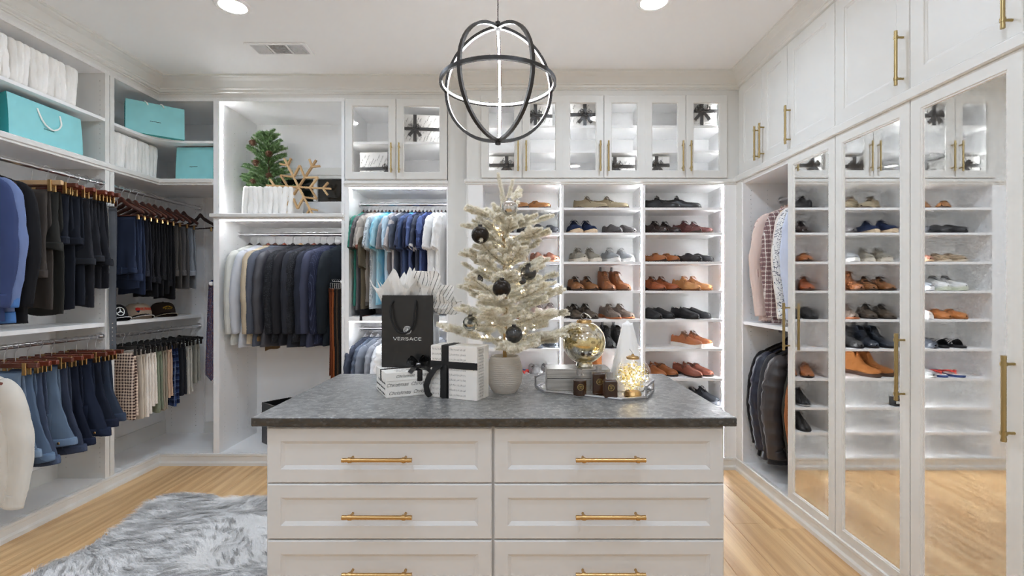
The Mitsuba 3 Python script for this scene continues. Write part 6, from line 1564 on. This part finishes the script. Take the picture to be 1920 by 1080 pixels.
TEAL, TEAL2 = (142, 208, 212), (70, 164, 166)
def teal_bag(label, pos, rotz, w, d, h, handle, flap=0.0, mark=True):
    t = thing('shopping_bag', label, 'bag')
    Mx = T().translate(list(pos)).rotate([0, 0, 1], rotz)
    lean = 0.006
    fr_ = grid(np.array([[[-w / 2 + 0.002 * k, -d / 2 * (1 - 0.25 * k * k) - 0.004 * math.sin(PI * (u)) * k, h * k] if u == 0 else [-w / 2 + w * u, -d / 2 * (1 - 0.25 * k * k) - 0.006 * math.sin(PI * u) * math.sin(PI * k), h * k] for u in np.linspace(0, 1, 9)] for k in np.linspace(0, 1, 9)]))
    bk = fr_.copy(); v = bk.vertices.copy(); v[:, 1] = -v[:, 1]; bk.vertices = v
    part(t, 'front_panel', colored(fr_, TEAL, 'paper', True, to_world=Mx)); part(t, 'back_panel', colored(bk, TEAL, 'paper', True, to_world=Mx))
    for s in (-1, 1):
        P_ = [[[s * w / 2, -d / 2 * (1 - 0.25 * k * k), h * k], [s * (w / 2 - 0.022 * k), 0, h * k], [s * w / 2, d / 2 * (1 - 0.25 * k * k), h * k]] for k in np.linspace(0, 1, 7)]
        part(t, 'gusset', colored(grid(np.array(P_)), TEAL2, 'paper', 20, to_world=Mx))
    part(t, 'base', colored(bx(-w / 2, w / 2, -d / 2, d / 2, 0, 0.002), TEAL2, 'paper', to_world=Mx))
    yf = -d / 2 * 0.75 - 0.004
    if handle == 'hang':
        hp = [(-w * 0.14, yf - 0.006, h - 0.035), (-w * 0.12, yf - 0.016, h - 0.08), (-w * 0.06, yf - 0.024, h - 0.125), (0.01, yf - 0.026, h - 0.140), (w * 0.10, yf - 0.024, h - 0.125), (w * 0.165, yf - 0.016, h - 0.08), (w * 0.165, yf - 0.006, h - 0.035)]
        c = np.array(hp); q = np.linspace(0, 1, 40); k = np.linspace(0, 1, len(hp))
        part(t, 'rope_handle', colored(tube(np.stack([PchipInterpolator(k, c[:, j])(q) for j in range(3)], 1), 0.0045, 8), (240, 238, 234), 'fabric', True, to_world=Mx))
    elif handle == 'top':
        for s in (-0.13, 0.14):
            part(t, 'rope_handle', colored(tube([(s * w, yf, h - 0.02), (s * w - 0.008, yf - 0.012, h - 0.008), (s * w - 0.018, yf - 0.004, h + 0.004), (s * w - 0.03, 0.0, h - 0.012)], 0.0045, 8), (240, 238, 234), 'fabric', True, to_world=Mx))
    if mark:
        for i, (a, b) in enumerate(((-0.035, 0.03),)):
            part(t, 'print', colored(bx(a, b, -d / 2 * 0.94 - 0.0075, -d / 2 * 0.94 - 0.0072, h * 0.40, h * 0.40 + 0.005), (70, 110, 112), 'paper', to_world=Mx), 'small dark printed name')
    return t
teal_bag('wide robin-egg blue paper bag with a white rope handle on the left shelf', (-2.842, 2.915, 2.199), 90, 0.46, 0.13, 0.245, 'hang')
teal_bag('darker robin-egg blue paper bag at the left edge of the left shelf', (-2.88, 2.46, 2.199), 90, 0.36, 0.12, 0.225, None, mark=False)
teal_bag('robin-egg blue paper bag standing at an angle on the upper corner shelf', (-2.70, 3.668, 2.491), math.degrees(math.atan2(3.733 - 3.498, -2.52 + 2.787)), 0.355, 0.11, 0.235, 'top')
teal_bag('square robin-egg blue paper bag on the lower corner shelf beside the towels', (-2.505, 3.875, 2.198), -2, 0.30, 0.11, 0.262, None)

def cap_hat(label, pos, rotz, col, brim, edge, logo):
    t = thing('baseball_cap', label, 'cap')
    Mx = T().translate(list(pos)).rotate([0, 0, 1], rotz)      # brim towards -y
    R = []; n = 48; a = np.arange(n) / n * 2 * PI
    for k in np.linspace(0, 1, 16):
        z = 0.112 * math.sin(k * PI / 2) ** 0.9; r = math.cos(k * PI / 2) ** 0.55 if k < 1 else 0.02
        fx = 0.088 * r; fy = 0.105 * r
        R.append(np.stack([fx * np.cos(a), fy * np.sin(a) * (1 - 0.06 * k) - 0.008 * k, np.full(n, z) + 0.012 * np.clip(-np.sin(a), 0, 1) * math.sin(k * PI)], -1))
    crown = loft(R, False, True)
    part(t, 'crown', colored(crown, col, 'fabric', True, to_world=Mx))
    for s in range(3):
        b = s * PI / 3 + PI / 6
        ln = [np.array([0.0895 * math.cos(k * PI / 2) ** 0.55 * math.cos(b) * sg, 0.1065 * math.cos(k * PI / 2) ** 0.55 * math.sin(b) * sg - 0.008 * k, 0.113 * math.sin(k * PI / 2) ** 0.9 + 0.012 * max(0, -math.sin(b) * sg) * math.sin(k * PI)]) for sg in (1,) for k in np.linspace(0.02, 0.97, 10)]
        part(t, 'seam', colored(tube(ln, 0.0012, 5), tuple(np.array(col) * 0.7), 'fabric', True, to_world=Mx))
    part(t, 'button', colored(move(trimesh.creation.icosphere(2, 0.007), 0, -0.008, 0.114), col, 'fabric', True, to_world=Mx))
    G = []
    for u in np.linspace(-1, 1, 21):
        b = -PI / 2 + u * 1.15
        row = []
        for k in np.linspace(0, 1, 7):
            rx, ry = 0.086 + 0.004 * k, 0.102 + 0.072 * k * math.cos(u * 1.1)
            row.append([rx * math.sin(u * 1.15), -abs(ry * math.cos(u * 1.15)) - 0.0, 0.016 + 0.022 * (1 - u * u) - 0.006 * k - 0.010 * u * u])
        G.append(row)
    g = grid(np.array(G)); lo = move(g, 0, 0, -0.004)
    part(t, 'brim', colored(cat(g, lo), brim, 'fabric', True, to_world=Mx))
    part(t, 'brim_edge', colored(tube([np.array(r[-1]) + [0, 0, -0.002] for r in G], 0.0028, 6), edge, 'fabric', True, to_world=Mx))
    def onto(mesh):
        """wrap flat xz artwork on the crown's front."""
        v = mesh.vertices.copy(); x, z = v[:, 0], v[:, 2] + 0.058
        k = np.arcsin(np.clip(z / 0.112, 0, 0.99) ** (1 / 0.9)) / (PI / 2); r = np.cos(k * PI / 2) ** 0.55
        s = np.clip(x / (0.09 * r), -0.9, 0.9)
        return trimesh.Trimesh(np.stack([x, -0.105 * r * (1 - 0.06 * k) * np.sqrt(1 - s * s) - 0.008 * k - 0.003 + v[:, 1], z + 0.012 * np.sin(k * PI) * np.sqrt(1 - s * s)], 1), mesh.faces, process=False)
    if logo == 'star':
        ms = [tube([(0.026 * math.cos(b), 0, 0.026 * math.sin(b)) for b in np.linspace(0, 2 * PI, 36, endpoint=False)], 0.0032, 6, closed=True)]
        for i in range(3):
            b = PI / 2 + i * 2 * PI / 3
            ms.append(tube([(0, 0, 0), (0.013 * math.cos(b), 0, 0.013 * math.sin(b)), (0.025 * math.cos(b), 0, 0.025 * math.sin(b))], [0.0055, 0.0032, 0.0012], 6))
        part(t, 'emblem', colored(onto(cat(ms)), (238, 238, 238), 'fabric', True, to_world=Mx), 'white three-pointed star in a ring')
    elif logo == 'text':
        tx = stand_text(text('RE/MAX', 0.017, 0.001, True)); c = tx.bounds.mean(0)
        part(t, 'lettering', colored(onto(move(tx, 0.016 - c[0], 0, -0.002)), (214, 66, 44), 'fabric', to_world=Mx), 'red embroidered letters')
        bb = lathe([(0.0001, 0.0), (0.012, 0.001), (0.0001, 0.002)], 20); bb = rot(bb, 90, (1, 0, 0))
        part(t, 'emblem', colored(onto(move(bb, -0.038, -0.001, 0.006)), (206, 58, 52), 'fabric', to_world=Mx)); part(t, 'emblem', colored(onto(move(extrude_xz([(-0.05, -0.004), (-0.026, -0.004), (-0.036, -0.018)]), 0, -0.003, 0.0)), (30, 40, 70), 'fabric', to_world=Mx))
    else:
        ms = [ribbon([(x, 0, 0.010 * math.sin(PI * (x + 0.034) / 0.068) + dz) for x in np.linspace(-0.034, 0.034, 14)], (0, 0, 1), 0.003, 0.0015) for dz in (0.0, 0.006)]
        ms += [bx(x, x + 0.005, -0.001, 0.001, -0.006, 0.0) for x in np.linspace(-0.022, 0.018, 5)]
        part(t, 'emblem', colored(onto(cat(ms)), (196, 160, 62), 'fabric', to_world=Mx), 'gold embroidered emblem')
    return t
def extrude_xz(pts): return stand_text(extrude(Polygon(pts), 0, 0.001))
cap_hat('black baseball cap with a white star-in-ring emblem and white brim edge', (-2.875, 3.49, 1.131), 66, (22, 22, 24), (20, 20, 22), (232, 232, 232), 'star')
cap_hat('beige baseball cap with red lettering and a white brim edge', (-2.885, 3.735, 1.131), 62, (190, 170, 150), (40, 38, 36), (236, 232, 226), 'text')
cap_hat('dark brown baseball cap with a gold emblem', (-2.885, 4.0, 1.131), 58, (56, 44, 38), (34, 28, 26), (190, 180, 160), 'gold')

# ties on the outside of the suit cabinet
rk = thing('tie_rack', 'small white and chrome tie rack on the side of the suit cabinet', 'rack')
part(rk, 'rail', mikit.ply(cbox(-2.352, -2.324, 3.80, 4.06, 1.385, 1.40, 0.002), 'chrome'))
part(rk, 'peg', mikit.ply(cat(cyl((-2.345, 3.82, 1.39), (-2.40, 3.82, 1.396), 0.004, 8)), 'chrome', 40))
part(rk, 'peg', mikit.ply(cat(cyl((-2.345, 3.90, 1.39), (-2.40, 3.90, 1.396), 0.004, 8)), 'chrome', 40))
part(rk, 'end_cap', colored(rbox(0.03, 0.03, 0.03, 0.008, 3), (236, 236, 236), 'rubber', 40, to_world=T().translate([-2.36, 3.80, 1.395])))
def tie(label, x, y, z0, z1, wtop, wbot, bsdf):
    t = thing('necktie', label, 'tie')
    zz = np.linspace(z0, z1, 14); P_ = []
    for z in zz:
        u = (z0 - z) / (z0 - z1); w = wtop + (wbot - wtop) * u ** 0.8
        P_.append([[x - w / 2, y, z], [x - w / 4, y - 0.004, z], [x, y - 0.005, z], [x + w / 4, y - 0.004, z], [x + w / 2, y, z], [x, y + 0.004, z]])
    e = [[x, y - 0.002, z1 - wbot * 0.55]] * 6
    m = loft(np.array(P_ + [e]), True, False); v = m.vertices
    part(t, 'blade', mikit.ply(m, bsdf, 30, ) if False else mikit.ply(trimesh.Trimesh(v, m.faces, process=False), bsdf, True, uv=v[:, [0, 2]]))
    lp = tube([(x, y, z0), (x, y + 0.012, z0 + 0.012), (x, y + 0.03, z0 + 0.004), (x, y + 0.032, z0 - 0.06)], [0.016, 0.014, 0.013, 0.015], 10)
    v = lp.vertices
    part(t, 'loop', mikit.ply(lp, bsdf, True, uv=v[:, [0, 2]]))
    return t
tie('blue necktie scattered with small orange flowers, on the tie rack', -2.374, 3.82, 1.40, 0.69, 0.042, 0.098, 'tie_dots')
tie('black and white checked necktie behind the blue one', -2.368, 3.90, 1.40, 0.60, 0.042, 0.085, 'tie_check')

# belts inside the suit cabinet and on the left post
def belt(label, x, y, z0, z1, col, rotz=0, w=0.032, buckle='steel', holes_=False):
    t = thing('belt', label, 'belt')
    Mx = T().translate([x, y, 0]).rotate([0, 0, 1], rotz)
    zz = np.linspace(z0, z1, 18)
    st = ribbon([(0.003 * math.sin(z * 9), 0.004 * math.sin(z * 7), z) for z in zz], (1, 0, 0), w, 0.0035)
    part(t, 'strap', colored(st, col, 'leather', to_world=Mx))
    part(t, 'strap_tail', colored(ribbon([(0.002 * math.sin(z * 8), 0.014 + 0.004 * math.sin(z * 5), z) for z in np.linspace(z0, z1 + 0.12, 16)], (1, 0, 0), w, 0.0035), tuple(np.array(col) * 0.9), 'leather', to_world=Mx))
    bkl = tube([(-w * 0.7, -0.003, z0 - 0.005), (w * 0.7, -0.003, z0 - 0.005), (w * 0.75, -0.005, z0 + 0.04), (-w * 0.75, -0.005, z0 + 0.04)], 0.0028, 8, closed=True)
    part(t, 'buckle', mikit.ply(bkl, buckle, 40, to_world=Mx)); part(t, 'prong', mikit.ply(tube([(0, -0.003, z0), (0, -0.006, z0 + 0.042)], 0.0018, 6), buckle, 40, to_world=Mx))
    part(t, 'keeper', colored(bx(-w * 0.56, w * 0.56, -0.004, 0.020, z0 - 0.03, z0 - 0.018), tuple(np.array(col) * 0.8), 'leather', to_world=Mx))
    if holes_:
        part(t, 'eyelets', mikit.ply(cat([move(rot(lathe([(0.0001, 0.0006), (0.0032, 0.0006), (0.0036, 0.0)], 10), 90, (1, 0, 0)), 0, -0.002, z1 + 0.05 + k * 0.028) for k in range(6)]), 'chrome', to_world=Mx), kind='stuff')
    return t
br = thing('belt_rack', 'chrome belt rack inside the suit cabinet', 'rack')
part(br, 'rail', mikit.ply(cbox(-1.36, -1.341, 3.79, 4.06, 1.40, 1.42, 0.002), 'chrome'))
bcol = [(104, 52, 30), (150, 84, 48), (28, 26, 26), (74, 60, 48), (24, 24, 26), (50, 44, 40)]
for i, c in enumerate(bcol):
    x = -1.432 + i * 0.0145
    part(br, 'hook', mikit.ply(tube([(-1.35, 3.83 + i * 0.006, 1.41), (x, 3.83 + i * 0.006, 1.412), (x - 0.006, 3.825, 1.43)], 0.0022, 6), 'chrome', True))
    belt(f'{["red-brown", "tan", "black", "dark brown", "glossy black", "charcoal"][i]} leather belt, {ordinal[i]} from the left on the belt rack', x, 3.815 + 0.004 * i, 1.36, 0.56 + 0.02 * (i % 3), c, 62 - i * 3, 0.03)
vr = thing('valet_rod', 'chrome pull-out rod on the left post holding a grey belt', 'rod')
part(vr, 'rail', mikit.ply(cat(cyl((-2.99, 3.255, 1.955), (-2.68, 3.255, 1.955), 0.006, 12)), 'chrome', 40))
part(vr, 'mount', mikit.ply(cbox(-2.775, -2.735, 3.244, 3.268, 1.935, 1.975, 0.003), 'chrome')); part(vr, 'end_knob', mikit.ply(cat(cyl((-2.69, 3.255, 1.955), (-2.67, 3.255, 1.955), 0.011, 14)), 'chrome', 40))
belt('grey leather belt with metal eyelets hanging on the left post', -2.703, 3.285, 1.91, 0.935, (92, 96, 102), 25, 0.036, 'steel', True)

# black box on the cabinet floor
tk = thing('storage_box', 'black open storage box on the floor of the suit cabinet', 'box')
KM = T().translate([-1.898, 4.031, 0.093]).rotate([0, 0, 1], 51.7)
bw, bd, bh = 0.12, 0.15, 0.33
part(tk, 'body', colored(cat(bx(-bw, bw, -bd, -bd + 0.01, 0, bh), bx(-bw, bw, bd - 0.01, bd, 0, bh), bx(-bw, -bw + 0.01, -bd + 0.01, bd - 0.01, 0, bh), bx(bw - 0.01, bw, -bd + 0.01, bd - 0.01, 0, bh), bx(-bw + 0.01, bw - 0.01, -bd + 0.01, bd - 0.01, 0, 0.01)), (22, 23, 25), 'lacquer', to_world=KM))

# niche: green fir and wooden snowflake
fp = thing('potted_fir', 'small green fir with brown pine cones behind the towels in the lit niche', 'plant')
rng = np.random.default_rng(77)
GX, GY = -2.075, 4.09
GREEN = [(104, 136, 84), (124, 158, 100), (84, 114, 74), (146, 174, 118), (70, 96, 64), (168, 190, 150)]
part(fp, 'stem', colored(tube([(GX, GY, 1.95), (GX + 0.01, GY, 2.3), (GX + 0.02, GY, 2.62)], [0.012, 0.008, 0.004], 8), (82, 58, 38), 'rubber', True))
part(fp, 'pot', colored(lathe([(0.0001, 0), (0.07, 0), (0.09, 0.15), (0.085, 0.15), (0.08, 0.12), (0.0001, 0.12)], 24, (GX, GY, 1.93)), (96, 74, 54), 'rubber', 40))
N = 62
for i in range(N):
    f = (i + 0.5) / N; z = 2.10 + 0.54 * f; a = i * 2.4 + rng.uniform(-.3, .3); L = (0.20 * (1 - f) ** 0.8 + 0.06) * rng.uniform(0.85, 1.1); rise = 0.25 + 0.9 * f * rng.uniform(0.6, 1.1)
    d = np.array([math.cos(a), 0.75 * math.sin(a), 0]); q = np.linspace(0, 1, 7)[:, None]
    p = np.array([GX + 0.01, GY, z]) + d * L * q + np.array([0, 0, 1.0]) * (rise * L * q - 0.03 * q * q)
    V, F, U = needles(p, int(300 * L / 0.15), 0.036, GREEN, rng, lean=1.5, width=0.0024)
    mt = tube(p, 0.002, 5)
    part(fp, 'branch', mikit.ply(trimesh.Trimesh(np.vstack([V, mt.vertices]), np.vstack([F, mt.faces + len(V)]), process=False), 'needle_dyed', False, uv=np.vstack([U, np.tile(packed((70, 62, 40)), (len(mt.vertices), 1))])))
def pine_cone(c, r, seed):
    ms = []; n = 46
    for i in range(n):
        t = i / n; ph = i * 2.39996; th = math.acos(1 - 2 * t); d = np.array([math.sin(th) * math.cos(ph), math.sin(th) * math.sin(ph), math.cos(th)])
        s = np.cross(d, [0, 0, 1.0]); s /= np.linalg.norm(s) + 1e-9; u = np.cross(s, d); L = r * 0.38
        b = d * r * 0.55; tip = d * r + u * L * 0.3
        ms.append(trimesh.Trimesh(np.array([b - s * L * .4, b + s * L * .4, tip + s * L * .7, tip - s * L * .7, tip * 0.93 + d * .001 - s * L * .7 - u * .002, tip * 0.93 + s * L * .7 - u * .002]), [[0, 1, 2], [0, 2, 3], [3, 2, 5], [3, 5, 4], [4, 5, 1], [4, 1, 0]], process=False))
    ms.append(trimesh.creation.icosphere(2, r * 0.62))
    m = cat(ms); v = m.vertices.copy(); v[:, 2] *= 0.85; return move(trimesh.Trimesh(v, m.faces, process=False), *c)
for (x, y, z, r) in ((-2.15, 4.0, 2.545, 0.030), (-2.01, 3.99, 2.452, 0.030), (-2.10, 3.96, 2.37, 0.032), (-2.0, 3.97, 2.27, 0.028), (-2.13, 3.97, 2.225, 0.024)):
    part(fp, 'pine_cone', colored(pine_cone((x, y, z), r, 1), (92, 64, 46), "rubber"), "brown pine cone")

def woodgrain(p, n, uv): return mix(LC((176, 140, 98)), LC((204, 172, 130)), fbm(uv.x * 4, uv.y * 60, p.y * 20, octaves=3))
sf = thing('wooden_snowflake', 'pale wooden snowflake standing in front of the towels in the niche', 'ornament')
def bar(a, b, w=0.0125, dp=0.022):
    a, b = np.array(a), np.array(b); d = (b - a) / np.linalg.norm(b - a); n_ = np.array([-d[1], d[0]])
    return stand_text(extrude(Polygon([a - n_ * w / 2, b - n_ * w / 2, b + n_ * w / 2, a + n_ * w / 2]), -dp / 2, dp / 2))
SC = np.array([-1.70, 3.835, 2.150])
WOODC = [(190, 156, 112), (176, 142, 100), (202, 170, 126)]
def pol(r, a): return np.array([r * math.cos(a), r * math.sin(a)])
for i in range(6):
    a = math.radians(-3 + 60 * i)
    part(sf, 'arm', colored(move(bar((0, 0), pol(0.252, a)), *SC), WOODC[i % 3], 'rubber'))
    e = pol(0.19, a)
    for s in (-1, 1):
        part(sf, 'prong', colored(move(bar(e, e + pol(0.062, a + s * math.radians(52))), *SC), WOODC[(i + s) % 3], 'rubber'))
        tip = pol(0.168, a + s * math.radians(30)); st_ = pol(0.088, a)
        part(sf, 'star_bar', colored(move(bar(st_, tip), *SC), WOODC[(i + 2 * s) % 3], 'rubber'))

# gift boxes behind the glass doors
def cupboard_gift(label, x0, x1, z, h, y, d, rows, seed, rx=0.5, rz=0.5, tilt=0.0, grey=False, bows=0.05, tails=True):
    t = thing('gift_box', label, 'gift box', None)
    w = x1 - x0
    Mx = T().translate([x0 + w / 2, y, z]).rotate([0, 0, 1], tilt)
    part(t, 'box', colored(cbox(-w / 2, w / 2, 0, d, 0, h, 0.002), (218, 216, 212), 'paper', to_world=Mx))
    rnd = random.Random(seed); ms = []
    if grey:
        for r in range(int(h / 0.016)):
            m = word('LA FA LA LA', 0.0065); x = -w / 2 + 0.004
            while x + m.extents[0] < w / 2: ms.append(move(stand_text(m), x, -0.0003, 0.008 + r * 0.016)); x += m.extents[0] + 0.006
    else:
        c = 0
        while c * 0.026 < w - 0.02:
            zz = 0.01 + rnd.uniform(0, 0.03)
            while True:
                m = rot(shear(word(rnd.choice(['Merry', 'Christmas']), 0.0095), 0.35), 68)
                m = move(m, -m.bounds[0][0], -m.bounds[0][1]); e = m.extents
                if zz + e[1] > h - 0.004 or -w / 2 + 0.006 + c * 0.026 + e[0] > w / 2 - 0.002: break
                ms.append(move(stand_text(m), -w / 2 + 0.006 + c * 0.026, -0.0003, zz)); zz += e[1] + 0.012
            c += 1
    part(t, 'lettering', mikit.ply(cat(ms), 'ink_grey' if grey else 'ink', to_world=Mx), kind='stuff')
    bxp, bzp, rw = (rx - 0.5) * w, rz * h, 0.013
    part(t, 'ribbon', mikit.ply(bx(bxp - rw, bxp + rw, -0.0016, 0, 0, h), 'black_satin', to_world=Mx)); part(t, 'ribbon', mikit.ply(bx(-w / 2, w / 2, -0.003, -0.0015, bzp - rw, bzp + rw), 'black_satin', to_world=Mx))
    bm, kn = bow(bows, 0.024, tails, droop=0.75)
    B_ = Mx @ T().translate([bxp, -0.003, bzp])
    for m in bm: part(t, 'bow_loop', mikit.ply(m, 'black_satin', True, to_world=B_))
    part(t, 'bow_knot', mikit.ply(kn, 'black_satin', 40, to_world=B_))
    return t
yc, ys = D2 + 0.10, D + 0.05
cupboard_gift('script-printed gift box with a black bow low in the cupboard above the polo shirts', -1.235, -0.95, 2.206, 0.225, yc, 0.2, 4, 1, 0.83, 0.42, -4, bows=0.045)
cupboard_gift('large script-printed gift box, upper shelf of the cupboard above the polo shirts', -0.90, -0.575, 2.489, 0.235, yc, 0.2, 4, 2, 0.32, 0.52, 7, bows=0.045)
cupboard_gift('gift box with a black bow low in the cupboard behind the frosted tree top', -0.205, 0.035, 2.198, 0.165, ys, 0.18, 4, 3, 0.55, 0.58, 0, bows=0.05)
cupboard_gift('gift box with a black bow high in the cupboard behind the round light', 0.075, 0.275, 2.587, 0.17, ys, 0.18, 4, 4, 0.35, 0.5, 8, bows=0.045)
cupboard_gift('pale gift box with a black bow on the upper shelf of the middle cupboard', 0.395, 0.625, 2.587, 0.175, ys, 0.18, 4, 5, 0.55, 0.52, 0, bows=0.05)
cupboard_gift('gift box with a black bow low in the middle cupboard', 0.665, 0.905, 2.198, 0.16, ys, 0.18, 4, 6, 0.35, 0.55, 4, bows=0.05)
cupboard_gift('small gift box with a black bow low in the cupboard beside the wardrobes', 1.0, 1.165, 2.198, 0.165, ys, 0.15, 4, 7, 0.4, 0.58, 0, True, 0.042)
cupboard_gift('pale gift box with a large black bow high in the cupboard beside the wardrobes', 1.315, 1.525, 2.587, 0.18, ys, 0.18, 4, 8, 0.45, 0.66, 0, True, 0.055)

# ---------------------------------------------------------------- fur rug
rg = thing('fur_rug', 'irregular white and grey faux fur rug on the oak floor beside the island', 'rug')
outline = np.array([(-2.36, 1.35), (-2.30, 2.0), (-2.27, 2.35), (-2.185, 2.56), (-2.21, 2.80), (-2.255, 3.02), (-2.24, 3.12), (-2.15, 3.19), (-2.0, 3.215), (-1.86, 3.14), (-1.74, 3.13), (-1.6, 3.16), (-1.40, 3.2), (-1.2, 3.08), (-1.08, 2.7), (-1.05, 2.1), (-1.1, 1.5), (-1.3, 1.1), (-1.8, 1.0), (-2.2, 1.1)])
rug_poly = Polygon(outline).buffer(0.03).buffer(-0.03)
part(rg, 'backing', colored(extrude(rug_poly.buffer(-0.03), 0.0, 0.012), (214, 212, 208), 'plush'))
def fur():
    rng = np.random.default_rng(3)
    import shapely
    def flow(P3): return 2.75 + 5.5 * (meshkit.fbm(P3 * 4.0, 3, 5) - 0.5)
    n = 130000
    p = np.stack([rng.uniform(-2.4, -0.95, n), rng.uniform(0.95, 3.3, n)], 1)
    dark = np.zeros(n); jit = 0.3
    # dark guard hairs lie together in thin wavy streaks that follow the pelt
    k = 2300; c = np.stack([rng.uniform(-2.4, -0.95, k), rng.uniform(0.95, 3.3, k)], 1)
    keep = meshkit.fbm(np.column_stack([c * 2.2, np.zeros(k)]), 2, 15) > 0.30; c = c[keep]; ln = rng.uniform(0.025, 0.11, len(c)); st = rng.uniform(0.3, 1.0, len(c))
    Q, Dk = [], []
    for step in range(26):
        on = ln > step * 0.006
        a = flow(np.column_stack([c, np.zeros(len(c))])); c = c + np.stack([np.cos(a), np.sin(a) * 0.8 - 0.25], 1) * 0.006
        for r in range(2):
            Q.append(c[on] + rng.normal(0, 0.0018, (on.sum(), 2))); Dk.append(st[on] * rng.uniform(0.6, 1.0, on.sum()))
    p = np.vstack([p] + Q); dark = np.concatenate([dark] + Dk)
    keep = shapely.contains_xy(rug_poly, p[:, 0], p[:, 1]); p, dark = p[keep], dark[keep]; n = len(p)
    z0 = np.zeros(n); P3 = np.stack([p[:, 0], p[:, 1], z0], 1)
    ang = flow(P3) + rng.normal(0, jit, n) * (1 - 0.7 * (dark > 0))
    d = np.stack([np.cos(ang), np.sin(ang) * 0.8 - 0.25], 1)
    L = 0.055 * rng.uniform(0.7, 1.25, n)
    up = 0.55 + 0.5 * meshkit.noise(P3 * 9, 8) + rng.uniform(-0.1, 0.1, n) + 0.22 * (dark > 0)
    clump = (meshkit.noise(P3 * 26 + 3, 9) - 0.5)
    b = np.column_stack([p, np.full(n, 0.008)]); dd = np.column_stack([d, np.zeros(n)]); up3 = np.array([0, 0, 1.0])
    m = b + dd * (L * 0.45)[:, None] + up3 * (L * up * 0.62)[:, None]
    t = b + dd * L[:, None] + up3 * (L * up * 0.62 + L * 0.10 * clump)[:, None]
    s = np.column_stack([-d[:, 1], d[:, 0], np.zeros(n)]); s /= np.linalg.norm(s, axis=1, keepdims=True); w = 0.0014
    V = np.stack([b - s * w, b + s * w, m + s * w, m - s * w, t], 1).reshape(-1, 3)
    k = np.arange(n)[:, None] * 5
    F = np.concatenate([k + [0, 1, 2], k + [0, 2, 3], k + [3, 2, 4]])
    white, grey = lin((250, 250, 250)), lin((76, 74, 75)); dk = dark[:, None]
    tip = white * (1 - dk) + grey * dk; mid = white * (1 - 0.8 * dk) + grey * 0.8 * dk; base = np.tile(lin((244, 243, 241)), (n, 1))
    return trimesh.Trimesh(V, F, process=False), np.stack([base, base, mid, mid, tip], 1).reshape(-1, 3)
m, C = fur()
M('fur', {'type': 'principledthin', 'base_color': VC, 'roughness': 0.8, 'diff_trans': 0.6, 'spec_trans': 0.0})
part(rg, 'fur', mikit.ply(m, 'fur', False, color=C), kind='stuff')
